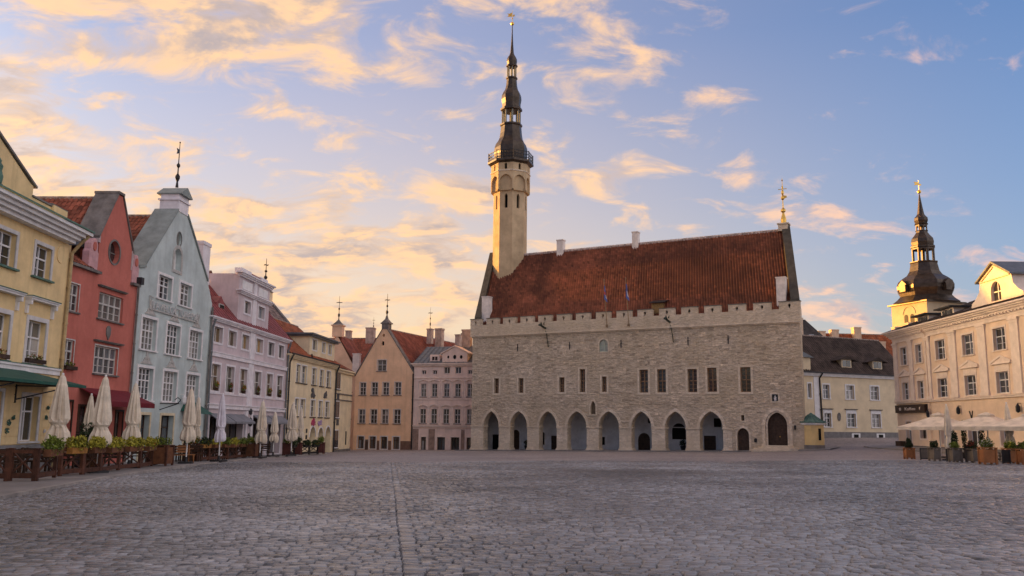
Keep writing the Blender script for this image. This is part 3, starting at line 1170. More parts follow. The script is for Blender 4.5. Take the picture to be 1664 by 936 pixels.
# arcade behind the arches
H.add('arcade_ceiling', MB().prism_z([(.7, .95), (HW-8, .95), (HW-8, 4.6), (-.3, 4.6)], 3.35, 3.6), ARCADE)
aw_ = H.add('arcade_wall', MB().prism_z([(-.4, 4.05), (HW-7, 4.05), (HW-7, 4.6), (-.6, 4.6)], -2.0, 3.5), ARCADE)
H.add('arcade_end', MB().prism_z([(29.5, .95), (29.9, .95), (29.9, 4.05), (29.5, 4.05)], -2.0, 3.5), ARCADE)
for k in range(1, 8):
    u = (ARCH[k-1][1]+ARCH[k][0])/2-.25
    mb = MB()
    ring(mb, [(p[0], p[1]) for p in arch_line(.95, 4.05, 0, 1.7, 3.1)], [(p[0], p[1]+.5) for p in arch_line(.95, 4.05, 0, 1.7, 3.1)], 0, .3)
    mb.v = [(u+v[1], v[0], v[2]) for v in mb.v]
    H.add('vault_rib', mb, ARCADE)
H.add('arcade_moulding', MB().box(-.2, HW-7.6, 3.95, 4.05, 1.36, 1.46), ARCADE)
for i, (a, b, c, d, k) in enumerate([(.58, 1.44, -1.6, .38, 0), (3.25, 4.2, -1.6, .48, 1), (6.98, 7.48, -.72, .5, 1), (8.33, 9.06, -1.6, .33, 0), (14.55, 14.95, -.58, .29, 0), (18.84, 20.22, -1.5, .1, 1), (22.69, 24.21, .17, 1.1, 1), (26.14, 27.41, -1.4, .59, 0), (27.24, 28.0, 1.5, 2.4, 0)]):
    poly = rounded(a, b, c, d) if k else rect(a, b, c, d)
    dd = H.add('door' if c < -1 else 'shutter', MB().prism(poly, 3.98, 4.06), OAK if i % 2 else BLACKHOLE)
    t = .13
    if k:
        mb = MB()
        ring(mb, rounded(a, b, c, d)[2:], rounded(a-t, b+t, c, d)[2:], 3.94, 4.06)
        mb.box(a-t, a, 3.94, 4.06, c, d).box(b, b+t, 3.94, 4.06, c, d)
    else:
        mb = MB().box(a-t, a, 3.94, 4.06, c, d+t).box(b, b+t, 3.94, 4.06, c, d+t).box(a, b, 3.94, 4.06, d, d+t)
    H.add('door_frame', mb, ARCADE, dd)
# arch mouldings, piers, capitals, plinths
for a, b in ARCH:
    mb = MB()
    ring(mb, arch_line(a, b, 0, 1.38, 3.03), arch_line(a-.26, b+.26, 0, 1.36, 3.36), -.06, .04)
    H.add('arch_moulding', mb, ASHLAR)
    mb = MB()
    ring(mb, arch_line(a+.002, b-.002, 0, 1.38, 3.028), arch_line(a-.1, b+.1, 0, 1.38, 3.14), -.1, -.06)
    H.add('arch_roll', mb, ASHLAR)
edges = [(.0, ARCH[0][0])]+[(ARCH[i][1], ARCH[i+1][0]) for i in range(7)]+[(ARCH[7][1], ARCH[7][1]+.85)]
for a, b in edges:
    g = hall_ground((a+b)/2)
    zb_ = g-.4
    z = g+.33
    r = random.Random(int(a*100))
    # courses of dressed blocks
    while z < 1.2:
        h = r.uniform(.26, .42)
        zt = min(1.24, z+h)
        if 1.24-zt < .15:
            zt = 1.24
        cut = r.uniform(.3, .7)
        m_ = a+(b-a)*cut
        H.box('block', ASHLAR, a+.004, m_-.008, -.035-r.random()*.012, .05, z+.006, zt-.006)
        H.box('block', ASHLAR, m_+.008, b-.004, -.035-r.random()*.012, .05, z+.006, zt-.006)
        z = zt
    H.add('capital', MB().box(a-.08, b+.08, -.12, .98, 1.25, 1.33).box(a-.05, b+.05, -.085, .97, 1.331, 1.40), ASHLAR)
    H.add('plinth', MB().box(a-.1, b+.1, -.14, 1.02, zb_, g+.22).box(a-.05, b+.05, -.08, 1.0, g+.221, g+.33), ASHLAR)
# projecting rubble stones, laid in courses
def rubble():
    rs = np.random.RandomState(11)
    polys = [h[0] for h in H.holes]
    boxes = [(min(p[0] for p in q)-.3, max(p[0] for p in q)+.3, min(p[1] for p in q)-.3, max(p[1] for p in q)+.32) for q in polys]
    V, F, T = [], [], []
    z = 1.5
    while z < 11.4:
        h = rs.uniform(.13, .27)
        u = .05+rs.rand()*.3
        while u < HW-.4:
            w = rs.uniform(.22, .75)
            if rs.rand() < .62 and u+w < HW-.05:
                bad = False
                for (a, b, c, d) in boxes:
                    if u+w > a and u < b and z+h > c and z < d:
                        bad = True
                        break
                if z < 3.6 and u < 29.9 and bad is False and z < 1.6:
                    bad = True
                if not bad:
                    p = rs.uniform(.012, .05)
                    o = len(V)
                    a, b, c, d = u+.015, u+w-.015, z+.012, z+h-.012
                    j = rs.normal(0, .014, 8)
                    V += [(a, 0, c), (b, 0, c), (b, 0, d), (a, 0, d), (a+.03+j[0], -p, c+.025+j[1]), (b-.03+j[2], -p*rs.uniform(.6, 1.2), c+.025+j[3]), (b-.03+j[4], -p, d-.025+j[5]), (a+.03+j[6], -p*rs.uniform(.6, 1.2), d-.025+j[7])]
                    F += [(o+4, o+5, o+6, o+7), (o, o+1, o+5, o+4), (o+1, o+2, o+6, o+5), (o+2, o+3, o+7, o+6), (o+3, o, o+4, o+7)]
                    T += [float(np.clip(.5+rs.normal(0, .3), -.2, 1.3))]*5
            u += w
        z += h
    me = bpy.data.meshes.new('rubble_stones')
    me.from_pydata(V, [], F)
    at = me.attributes.new('tint', 'FLOAT', 'FACE')
    at.data.foreach_set('value', np.array(T, np.float32))
    tag(H.add('rubble_stones', me, LIME_T), kind='stuff')
rubble()
# parapet with merlons
PO = -.2
pa = H.add('parapet', MB().box(-.22, HW+.1, PO, .6, 11.75, 12.96), LIME_P)
H.add('string_course', MB().box(-.16, HW+.05, PO-.07, .3, 11.62, 11.75).box(-.1, HW+.02, PO+.08, .2, 11.5, 11.619), ASHLAR)
MER = [(-.24, 1.2), (1.95, 3.51), (4.16, 5.78), (6.42, 8.03), (8.70, 10.32), (11.01, 12.67), (13.34, 14.98), (15.73, 17.37), (18.12, 19.78), (20.5, 22.16), (22.9, 24.56), (25.3, 26.98), (27.71, 29.39), (30.18, 31.91), (32.68, 34.39), (35.17, HW+.12)]
CAPM = M('merlon_cap', (.15, .14, .12), .8, .2, 3, .3)
for a, b in MER:
    c = (a+b)/2
    slot = [(c-.05, 12.72), (c-.05, 13.12), (c-.13, 13.2), (c-.13, 13.36), (c-.07, 13.45), (c+.07, 13.45), (c+.13, 13.36), (c+.13, 13.2), (c+.05, 13.12), (c+.05, 12.72)]
    slot = [(c-.05, 12.99)]+[(c+.05, 12.99), (c+.05, 13.12), (c+.12, 13.2), (c+.12, 13.36), (c+.06, 13.44), (c-.06, 13.44), (c-.12, 13.36), (c-.12, 13.2), (c-.05, 13.12)]
    mb = wall_mb([(a, 12.962), (b, 12.962), (b, 13.66), (a, 13.66)], [(slot, .5)], .5, .5, lambda p: (p[0], PO+p[1], p[2]))
    mo = H.add('merlon', mb, LIME_P)
    fix_normals(mo.data)
    H.box('slot_back', BLACKHOLE, c-.2, c+.2, .22, .28, 12.98, 13.5, parent=mo)
    H.box('cap', CAPM, a-.05, b+.05, PO-.06, .36, 13.662, 13.73, parent=mo)
# roof
RO, RE_, RS_ = Vector((.25, .62, 12.92)), Vector((HW-.6, 0, 0)), Vector((SK*6.5, 6.5, 9.42))
mb = MB()
mb.add([RO, RO+RE_, RO+RE_+RS_, RO+RS_, RO+Vector((SK*13, 13, 0)), RO+RE_+Vector((SK*13, 13, 0))], [(0, 1, 2, 3), (3, 2, 5, 4)])
roof = H.add('roof', mb, UNDER)
def hall_tint_shift(u, v):  # darker bands and patches over the roof slope
    s = -.75*np.exp(-((u-.215-.012*np.sin(v*9))/.022)**2)*smooth((v-.2)/.15)
    s += -.5*smooth((.16-v)/.16)*(u < .42)
    s += -.28*smooth((u-.3)/.3)*smooth((.55-np.abs(v-.45))/.3)
    s += -.3*np.exp(-((u-.075)/.02)**2)*(v < .5)
    s += .12*np.exp(-((u-.13)/.08)**2-((v-.3)/.18)**2)
    return s
tiles(roof, RO+Vector((0, 0, .02)), RE_, RS_, .29, .36, M('hall_clay_tile', (.23, .073, .038), .75, .24, .45, .3, 40, tint=.42, dirt=.3), seed=21, hgt=.11, lift=.035, tint_shift=hall_tint_shift)
tiles(roof, RO+Vector((SK*13, 13, .02)), RE_, RS_-Vector((SK*13, 13, 0)), .45, .5, TILE, seed=22)
rg = MB()
a, b = RO+RS_, RO+RS_+RE_
for i in range(86):
    p, q = a.lerp(b, i/86), a.lerp(b, (i+.93)/86)
    rg.tube(p+Vector((0, 0, .08)), q+Vector((0, 0, .13)), .2, .16, 6)
tag(H.add('ridge_tiles', rg, M('limed_ridge', (.72, .58, .52), .9, .45, 5, .3), roof), kind='stuff')
# gable copings, end pillars, chimneys
DKCOP = M('dark_green_sheet', (.085, .08, .068), .5, .2, 2, .1, metal=.3)


for u_ in (.35, HW-.42):
    A_ = Vector((u_, .45, 13.7))
    B_ = Vector((u_+SK*6.7, 7.1, 22.85))
    C_ = Vector((u_+SK*13.4, 13.7, 13.6))
    mb = MB()
    for P_, Q_ in ((A_, B_), (C_, B_)):
        w = .42
        mb.add([P_+Vector((-w, 0, .3)), P_+Vector((w, 0, .3)), Q_+Vector((w, 0, .3)), Q_+Vector((-w, 0, .3)), P_+Vector((-w, 0, -.9)), P_+Vector((w, 0, -.9)), Q_+Vector((w, 0, -.9)), Q_+Vector((-w, 0, -.9))],
               [(0, 1, 2, 3), (0, 4, 5, 1), (1, 5, 6, 2), (3, 2, 6, 7), (0, 3, 7, 4), (4, 7, 6, 5)])
    o = H.add('gable_coping', mb, DKCOP)
    fix_normals(o.data)
PILL = M('limewashed_pillar', (.78, .72, .68), .85, .1, 2, .2)
chimney(H, .62, 1.52, .9, 1.8, 13.0, 16.5, PILL, .1)
chimney(H, 34.75, 35.65, .9, 1.8, 13.0, 16.35, PILL, .1)
chimney(H, 7.62, 8.45, 6.7, 7.4, 21.4, 23.85, PILL, .14)
chimney(H, 17.35, 18.05, 6.7, 7.4, 21.4, 23.9, PILL, .14)
ht = H.add('roof_hatch', MB().box(21.75, 23.0, .75, 2.4, 13.3, 14.4), M('weathered_planks', (.30, .19, .08), .8, .2, 5, .3))
H.add('hatch_roof', MB().add([(21.55, .45, 14.42), (23.3, .45, 14.42), (23.3, 2.6, 15.0), (21.55, 2.6, 15.0), (21.55, .45, 14.5), (23.3, .45, 14.5), (23.3, 2.6, 15.08), (21.55, 2.6, 15.08)], [(0, 3, 2, 1), (4, 5, 6, 7), (0, 1, 5, 4), (1, 2, 6, 5), (3, 0, 4, 7), (2, 3, 7, 6)]), DARKMETAL, ht)
H.add('gable_pedestal', MB().box(34.0, 35.0, 6.6, 7.6, 22.3, 23.0).box(33.9, 35.1, 6.5, 7.7, 23.002, 23.15), ASHLAR)
fp = MB()
fp.lathe([(.28, 0), (.3, .5), (.16, 1.0), (.1, 1.2), (.26, 1.35), (.26, 1.55), (.07, 1.75), (.05, 2.6), (.2, 2.75), (.2, 2.95), (.06, 3.1), (.14, 3.35), (.14, 3.6), (.05, 3.75), (.1, 4.05), (.04, 4.25), (.03, 4.7), (.09, 4.8), (.02, 4.95), (.01, 5.1)], 8, (34.5, 7.1, 23.15))
fp.box(34.05, 34.95, 7.08, 7.12, 26.95, 27.02).prism([(34.55, 25.9), (34.95, 26.0), (34.9, 26.2), (34.55, 26.3)], 7.09, 7.11)
H.add('finial', fp, GOLD)
# water spouts shaped as dragons
for u in (9.6, 24.05):
    g_ = MB()
    g_.path([(u, -.1, 12.2), (u-.05, -.6, 12.3), (u-.1, -1.0, 12.42)], .12, 8)
    g_.sphere((u-.12, -1.15, 12.5), .2, 8, 5, 1, 1.3, .8)
    g_.prism([(u-.2, 12.55), (u+.0, 12.55), (u-.1, 12.85)], -1.15, -1.05)
    g_.prism([(u-.35, 12.5), (u-.15, 12.62), (u-.25, 12.85)], -.7, -.66).prism([(u+.1, 12.5), (u-.05, 12.62), (u+.12, 12.9)], -.7, -.66)
    g_.tube((u-.12, -1.3, 12.4), (u-.12, -1.55, 12.45), .07, .1)
    g_.path([(u, -.15, 12.05), (u+.2, -.2, 11.2), (u+.32, -.1, 10.1)], .055, 6)
    H.add('dragon_spout', g_, M('verdigris_dark', (.06, .075, .06), .5, .3, 6, .2, metal=.5))



for u in (6.0, 12.5, 18.55, 25.9, 30.05):
    H.add('wall_anchor', MB().box(u-.04, u+.04, -.07, .02, 9.75, 10.6).box(u-.1, u+.1, -.08, .02, 10.2, 10.26), DARKMETAL)
# flags leaning from the parapet
for u, sc1 in ((17.05, 1), (19.55, 1)):
    fm = H.add('flagpole', MB().path([(u, -.3, 12.1), (u-.02, -1.0, 17.0)], .045, 6).sphere((u-.02, -1.0, 17.05), .08).box(u-.1, u+.1, -.42, -.18, 12.0, 12.25), M('pole_wood', (.28, .2, .12), .6, .2, 4, .1))
    V, F = [], []
    for i in range(6):
        for j in range(10):
            t = j/9
            wv = .34*(i/5)*(.35+.65*t)
            V.append((u-.02+wv, -.97+.10*math.sin(i*1.9+j*.5)*(i/5), 16.6-t*1.65-.35*(i/5)))
    for i in range(5):
        for j in range(9):
            F.append((i*10+j, i*10+10+j, i*10+11+j, i*10+j+1))
    fl = bpy.data.meshes.new('flag')
    fl.from_pydata(V, [], F)
    fo = H.add('flag', fl, M('flag_blue', (.10, .16, .45), .8, .1, 3, .1), fm)
    fl.materials.append(M('flag_red', (.5, .10, .10), .8, .1, 3, .1))
    fl.materials.append(M('flag_white', (.75, .72, .74), .8, .1, 3, .1))
    for k, p in enumerate(fl.polygons):
        j = k % 9
        i = k//9
        p.material_index = (1 if 4 <= j <= 5 and i < 3 else 2 if 5 <= j <= 6 and i >= 3 else 0) if u < 18 else (2 if 4 <= j <= 6 and i >= 2 else 0)
        p.use_smooth = True

# ---- tower
TU, TY, TR = .95, 7.0, R(-54.2)
RC = 2.14
def octa(mb, rc, z0, z1, holes_fn, rev, thick):
    ap, hw = rc*math.cos(math.pi/8), rc*math.sin(math.pi/8)
    for k in range(8):
        na = TR+math.pi/8+k*math.pi/4
        n = Vector((math.cos(na), math.sin(na), 0))
        t = Vector((-n.y, n.x, 0))
        c = Vector((TU, TY, 0))+n*ap
        wall_mb([(-hw, z0), (hw, z0), (hw, z1), (-hw, z1)], holes_fn(k, hw), rev, .02, lambda p: tuple(c+t*p[0]-n*p[1]+Vector((0, 0, p[2]))), mb, back=False)
    return mb
sh = octa(MB(), RC, 12.5, 33.0, lambda k, hw: [(pointed(-.2, .2, 28.2, 29.65, 30.05, 4), .4)], .4, .3)
tw = H.add('tower', sh, TOWER)
H.add('tower_core', MB().lathe([(1.55, 14), (1.55, 34)], 8, (TU, TY, 0), TR), BLACKHOLE, tw)
co = octa(MB(), 2.5, 30.55, 34.05, lambda k, hw: [(pointed(-hw+.13, hw-.13, 30.4, 31.5, 32.45, 6), .33), (pointed(-.17, .17, 33.12, 33.7, 33.95, 4), .33)], .33, .3)
H.add('corbel_arches', co, TOWER, tw)
H.add('corbel_ring', MB().lathe([(2.14, 32.6), (2.16, 32.62), (2.16, 33.05), (2.1, 33.06)], 8, (TU, TY, 0), TR), TOWER, tw)
H.add('belfry_core', MB().lathe([(2.0, 33.06), (2.0, 34.1)], 8, (TU, TY, 0), TR), BLACKHOLE, tw)
H.add('tower_string', MB().lathe([(2.5, 32.86), (2.6, 32.9), (2.6, 33.0), (2.5, 33.06)], 8, (TU, TY, 0), TR), ASHLAR, tw)
H.add('gallery_floor', MB().lathe([(2.45, 33.95), (2.85, 34.15), (2.95, 34.2), (2.95, 34.45), (2.4, 34.5)], 8, (TU, TY, 0), TR), SPIRE, tw)
gr = MB()
for k in range(8):
    a0, a1 = TR+k*math.pi/4, TR+(k+1)*math.pi/4
    P_, Q_ = Vector((TU+2.85*math.cos(a0), TY+2.85*math.sin(a0), 0)), Vector((TU+2.85*math.cos(a1), TY+2.85*math.sin(a1), 0))
    for z in (34.7, 35.1, 35.5):
        gr.bar(P_+Vector((0, 0, z)), Q_+Vector((0, 0, z)), .07, .07)
    for i in range(6):
        p = P_.lerp(Q_, i/6)
        gr.tube(p+Vector((0, 0, 34.4)), p+Vector((0, 0, 35.62 if i == 0 else 35.5)), .06 if i == 0 else .025, None, 5)
H.add('gallery_railing', gr, DARKMETAL, tw)
prof = [(2.1, 34.4), (2.1, 35.3), (2.16, 35.8), (2.12, 36.4), (1.95, 36.95), (1.68, 37.35), (1.5, 37.75), (1.4, 38.4), (1.32, 39.3), (1.45, 39.42), (1.45, 39.62), (1.2, 39.66)]
H.add('spire_lower', MB().lathe(prof, 8, (TU, TY, 0), TR), SPIRE, tw)
def lantern(z0, z1, r, t):
    mb = MB()
    for k in range(8):
        a0 = TR+k*math.pi/4
        p = Vector((TU+r*math.cos(a0), TY+r*math.sin(a0), 0))
        mb.tube(p+Vector((0, 0, z0)), p+Vector((0, 0, z1)), t, t, 6)
    mb.tube((TU, TY, z0), (TU, TY, z1), t*1.3, t*1.3, 6)
    return H.add('lantern', mb, PATCOL, tw)
PATCOL = M('weathered_grey_green', (.25, .26, .22), .6, .2, 4, .1)
lantern(39.6, 41.5, 1.12, .12)
H.add('spire_middle', MB().lathe([(1.2, 41.35), (1.42, 41.5), (1.42, 41.75), (1.18, 41.9), (1.2, 42.4), (1.3, 43.0), (1.26, 43.5), (1.08, 43.95), (.84, 44.35), (.72, 44.9), (.66, 45.7), (.76, 45.8), (.76, 45.98), (.5, 46.0)], 8, (TU, TY, 0), TR), SPIRE, tw)
lantern(45.95, 47.5, .55, .07)
H.add('spire_upper', MB().lathe([(.6, 47.4), (.76, 47.5), (.76, 47.66), (.6, 47.75), (.68, 48.2), (.66, 48.5), (.52, 48.85), (.34, 49.1), (.24, 49.4), (.15, 50.6), (.08, 52), (.05, 53.2)], 8, (TU, TY, 0), TR), SPIRE, tw)
H.add('orb', MB().sphere((TU, TY, 53.45), .24, 10, 6), GOLD, tw)
vn = MB().tube((TU, TY, 53.6), (TU, TY, 55.3), .035, .02, 6)
vn.sphere((TU, TY, 54.2), .1)
vn.prism([(TU-.06, 54.45), (TU-.75, 54.6), (TU-.55, 54.8), (TU-.8, 55.05), (TU-.4, 54.95), (TU-.06, 55.05)], TY-.015, TY+.015)
vn.prism([(TU+.05, 54.4), (TU+.35, 54.45), (TU+.3, 54.7), (TU+.05, 54.65)], TY-.015, TY+.015)
H.add('weather_vane', vn, GOLD, tw)
# pavement along the hall
hp = MB()
us = [-1.2, 4, 10, 16, 22, 29, 33, 37.5, 39.5]
pts_o = [(u, -1.55 if u < 38 else -1.2) for u in us]
for (a, ya), (b, yb) in zip(pts_o, pts_o[1:]):
    q = [H.at(a, ya, 0), H.at(b, yb, 0), H.at(b, 6.0, 0), H.at(a, 6.0, 0)]
    top = [(p.x, p.y, float(gz(p.x, p.y))+.1) for p in q]
    bot = [(p.x, p.y, float(gz(p.x, p.y))-.3) for p in q]
    hp.add(top+bot, [(0, 1, 2, 3), (0, 4, 5, 1), (1, 5, 6, 2), (3, 0, 4, 7)][:2])
pv = new_obj('hall_pavement', hp, PAVE)
fix_normals(pv.data)
tag(pv, 'low stone pavement along the foot of the town hall', 'pavement', kind='structure')
# ------------------------------------------------------------------ the row of houses at the left
YEL = M('yellow_plaster', (.82, .62, .33), .9, .10, .7, .2, 40, streak=.4)
REDP = M('red_plaster', (.52, .165, .13), .9, .22, .5, .25, 30, dirt=.06, streak=.4, col2=(.44, .13, .10))
BLUEP = M('pale_blue_plaster', (.52, .60, .60), .9, .12, .6, .2, 40, streak=.4)
LILP = M('lilac_plaster', (.61, .52, .55), .9, .1, .7, .2, 40, streak=.4)
CRMP = M('cream_plaster', (.82, .69, .47), .9, .1, .7, .2, 40, streak=.4)
ORGP = M('orange_plaster', (.88, .58, .37), .9, .1, .5, .2, 40, streak=.4)
PNKP = M('pink_plaster', (.86, .67, .58), .9, .1, .7, .2, 40, streak=.4)
LILW = M('lilac_white', (.76, .73, .77), .85, .08, 2, .15)
PINKTRIM = M('pink_trim', (.62, .36, .38), .85, .15, 2, .2)
GREYCOP = M('grey_coping', (.20, .185, .175), .8, .25, 1.5, .3)
CREAMTRIM = M('cream_trim', (.70, .60, .42), .85, .1, 2, .2)
REDSHEET = M('red_sheet_metal', (.30, .085, .085), .5, .2, 1.5, .1, metal=.1)
CURTAIN = glass_mat('curtained_glass', (.12, .11, .085))
LEAF = M('leaf_green', (.16, .21, .03), .7, .4, 8, 0, perobj=.25)
LEAFY = M('leaf_yellow_green', (.46, .42, .05), .7, .4, 8, 0, perobj=.25)
LEAFD = M('leaf_dark', (.03, .05, .018), .7, .4, 8, 0, perobj=.2)
FLOWER = M('flower_orange', (.55, .20, .03), .7, .4, 8, 0, perobj=.3)
FLOWR = M('flower_red', (.35, .04, .03), .7, .3, 8, 0)
PETALW = M('petal_white', (.75, .74, .70), .7, .1, 8, 0)

def leaves(c, rx, ry, rz, n, size, seed=0, hang=0.0):
    r = random.Random(seed)
    V, F = [], []
    for i in range(n):
        while True:
            p = Vector((r.uniform(-1, 1), r.uniform(-1, 1), r.uniform(-1, 1)))
            if .25 < p.length < 1:
                break
        lump = .82+.25*math.sin(p.x*5+seed)*math.cos(p.y*4+seed*2)
        q = Vector((c[0]+p.x*rx*lump, c[1]+p.y*ry*lump, c[2]+p.z*rz*lump))
        if hang and r.random() < .3:
            q.z -= hang*r.random()
        d = Vector((r.gauss(0, 1), r.gauss(0, 1), r.gauss(.3, 1))).normalized()
        e = d.orthogonal().normalized()
        g = d.cross(e)
        s = size*r.uniform(.6, 1.3)
        o = len(V)
        V += [q-e*s, q+g*s*.45, q+e*s, q-g*s*.45]
        F.append((o, o+1, o+2, o+3))
    mb = MB()
    mb.v = [tuple(v) for v in V]
    mb.f = F
    return mb

def win_flowers(h, wo, w, z=.05, seed=1, mat=None):
    a = new_obj('window_box', MB().box(.12, w-.12, -.22, -.02, z-.02, z+.16), DARKWOOD, wo)
    new_obj('foliage', leaves((w/2, -.14, z+.24), w*.42, .16, .17, 70, .06, seed), LEAF, a)
    new_obj('blossom', leaves((w/2, -.17, z+.28), w*.4, .15, .15, 26, .045, seed+5), mat or FLOWR, a)

def hood(h, u0, u1, z, out=.22, t=.1, mat=None, name='window_hood', brackets=0.0):
    mb = MB().box(u0, u1, -out, .03, z, z+t*.6).box(u0-.05, u1+.05, -out-.05, .03, z+t*.6+.002, z+t)
    o = h.add(name, mb, mat or GREYCOP)
    if brackets:
        for u in (u0+.12, u1-.12):
            h.add('bracket', MB().prism_z([(u-.08, -out*.9), (u+.08, -out*.9), (u+.08, .02), (u-.08, .02)], z-brackets*.35, z-.004).prism_z([(u-.07, -out*.4), (u+.07, -out*.4), (u+.07, .02), (u-.07, .02)], z-brackets, z-brackets*.352), WHITE, o)
    return o

# --- yellow house
Y1 = Vector((at_depth(92, 660, 42.6).x, 42.6))
def along(p, az, px, py):
    """where the sight line through a photo pixel meets the vertical plane through p with this bearing"""
    n = Vector((math.cos(R(az)), -math.sin(R(az)), 0))
    d = pix(px, py)
    t = n.dot(Vector((p[0], p[1], 0))-Vector((0, 0, CZ)))/n.dot(d)
    return Vector((d.x*t, d.y*t))
def bearing(az, rev=False):
    s = -1 if rev else 1
    return (s*math.sin(R(az)), s*math.cos(R(az)))
dy = bearing(-2.34)
yh = House('yellow_house', 'pale yellow house with white cornice, green awning and stepped attic wall', (Y1.x-dy[0]*40, Y1.y-dy[1]*40), dy, zb=float(gz(Y1.x, Y1.y))-.5)
W_ = 40.0
def U(u):
    return u+W_
for c in (-2.68, -5.9, -9.1, -12.3, -15.5, -18.7, -21.9):
    wo = yh.window(U(c-.9), U(c+.95), 7.86, 9.52, sw=.17, cols=2, tr=.62, bars=(1, 0), sill=.16, sillmat=GREENCU, rec=.22)
    wo = yh.window(U(c-.95), U(c+1.1), 3.9, 6.05, sw=.2, cols=2, tr=.62, bars=(1, 0), sill=.1, sillmat=GREENCU, rec=.24)
    win_flowers(yh, wo, 1.9, .05, int(abs(c)*7))
    hd = hood(yh, U(c-1.22), U(c+1.4), 6.72, .3, .14, WHITE, brackets=.62)
    yh.box('hood_flashing', GREENCU, U(c-1.28), U(c+1.46), -.38, .02, 6.862, 6.9, parent=hd)
yh.window(U(-3.42), U(-1.62), .42, 2.6, sw=.16, cols=2, tr=.66, bars=(0, 0), rec=.25, sill=.1, glass=GLASS)
yh.window(U(-9.6), U(-7.8), .42, 2.6, sw=.16, cols=2, tr=.66, bars=(0, 0), rec=.25, sill=.1)
yh.holes.append((rect(U(-6.6), U(-5.0), -1.8, 2.55), .3))
dd = yh.add('door', MB().box(U(-6.62), U(-4.98), .25, .33, -1.8, 2.57), M('grey_door', (.22, .22, .23), .6, .1, 3, .1))
yh.add('door_frame', MB().box(U(-6.75), U(-6.6), -.05, .02, -1.4, 2.7).box(U(-5.0), U(-4.85), -.05, .02, -1.4, 2.7).box(U(-6.6), U(-5.0), -.05, .02, 2.55, 2.7), WHITE, dd)
yh.wall([(0, -1.9), (W_+.02, -1.9), (W_+.02, 9.95), (0, 9.95)], YEL, 10)
cornice(yh, 0, W_-.75, 9.95, 10.62, .95, WHITE, 4)
yh.add('cornice_flashing', MB().add([(-.2, -1.02, 10.62), (W_+.2, -1.02, 10.62), (W_+.2, .3, 10.95), (-.2, .3, 10.95), (-.2, -1.02, 10.7), (W_+.2, -1.02, 10.7), (W_+.2, .3, 11.03), (-.2, .3, 11.03)], [(0, 3, 2, 1), (4, 5, 6, 7), (0, 1, 5, 4), (1, 2, 6, 5), (2, 3, 7, 6), (3, 0, 4, 7)]), GREENCU)
# attic wall: raised pediment, then steps down to the right
yh.add('attic_wall', MB().prism([(0, 10.9), (W_-.3, 10.9), (W_-.3, 11.5), (W_-1.75, 11.5), (W_-1.75, 11.48), (W_-3.55, 11.48), (W_-3.55, 12.0), (W_-3.9, 12.08), (W_-8.6, 14.1), (W_-13.3, 12.08), (W_-13.65, 12.0), (W_-13.65, 11.48), (0, 11.48)], .3, .75), YEL)
yh.add('attic_coping', MB().bar((W_-8.6, .5, 14.16), (W_-3.35, .5, 11.98), .6, .1).box(W_-3.6, W_-1.7, .24, .8, 11.5, 11.58).box(W_-1.85, W_-.2, .22, .82, 11.582, 11.66), GREYCOP)
yh.add('attic_pier', MB().box(W_-1.75, W_-.35, .16, .3, 10.98, 11.58), YEL)
yh.add('relief_figure', MB().lathe([(.2, 0), (.24, .3), (.16, .55), (.2, .75), (.1, .88), (.12, .98), (.04, 1.1)], 8, (U(-6.72), .22, 11.28)).bar((U(-6.9), .2, 12.0), (U(-6.45), .2, 11.75), .08, .08).box(U(-6.95), U(-6.45), .1, .3, 11.2, 11.28), GREENCU)
yh.add('relief_emblem', MB().prism(circle(U(-7.35), 12.15, .35), .22, .31), GREENCU)
yh.add('belt_course', MB().box(0, W_-.02, -.1, .02, 3.5, 3.72).box(0, W_-.02, -.16, .02, 3.722, 3.82), WHITE)
yh.box('belt_flashing', GREENCU, 0, W_-.02, -.18, .02, 3.822, 3.85)
yh.box('plinth', M('grey_plinth', (.26, .255, .26), .85, .15, 2, .3), 0, W_-.01, -.07, .02, -1.9, .28)
# rusticated courses on the ground floor
spans_door = (U(-6.78), U(-4.8))
z = .3
k = 0
while z < 3.3:
    zt = min(3.48, z+.36)
    cuts = [(U(-7.6), U(-6.8)), (U(-4.8), U(-3.45)), (U(-1.58), U(-.02))]
    if z > 2.62:
        cuts = [(U(-7.6), U(-4.2)), (U(-4.2), U(-2.1)), (U(-2.1), U(-.02))]
    for a, b in cuts:
        n = max(1, int((b-a)/.95))
        off = .5 if k % 2 else 0
        for i in range(n):
            yh.box('stone_block', YEL, a+(b-a)*i/n+.004, a+(b-a)*(i+1)/n-.004, -.035, .02, z+.012, zt-.012)
    z = zt
    k += 1
# awning over the door
aw_ = MB()
zf, zr_ = 2.98, 3.55
aw_.add([(U(-9.2), -2.0, zf), (U(-1.55), -2.0, zf), (U(-1.1), -.05, zf+.12), (U(-8.4), -.05, zr_), (U(-3.6), -.05, zr_), (U(-9.2), -.05, zf+.12),
         (U(-9.2), -2.0, zf-.12), (U(-1.55), -2.0, zf-.12), (U(-1.1), -.05, zf)], [(0, 1, 4, 3), (1, 2, 4), (0, 3, 5), (6, 7, 1, 0), (7, 8, 2, 1)])
ao = yh.add('awning', aw_, M('green_canvas', (.02, .10, .075), .6, .15, 2, .1))
fix_normals(ao.data)
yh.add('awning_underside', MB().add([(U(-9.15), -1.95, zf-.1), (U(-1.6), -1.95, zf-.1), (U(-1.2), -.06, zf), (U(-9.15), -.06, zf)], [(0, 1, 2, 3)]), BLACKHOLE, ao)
for u in (-4.0, -8.6):
    yh.add('awning_bracket', MB().bar((U(u), -.05, 2.25), (U(u+1.2), -1.7, zf-.14), .06, .06).box(U(u)-.04, U(u)+.04, -.08, .0, 2.1, 2.9).bar((U(u), -.05, 2.85), (U(u+1.2), -1.7, zf-.1), .05, .05), DARKMETAL, ao)
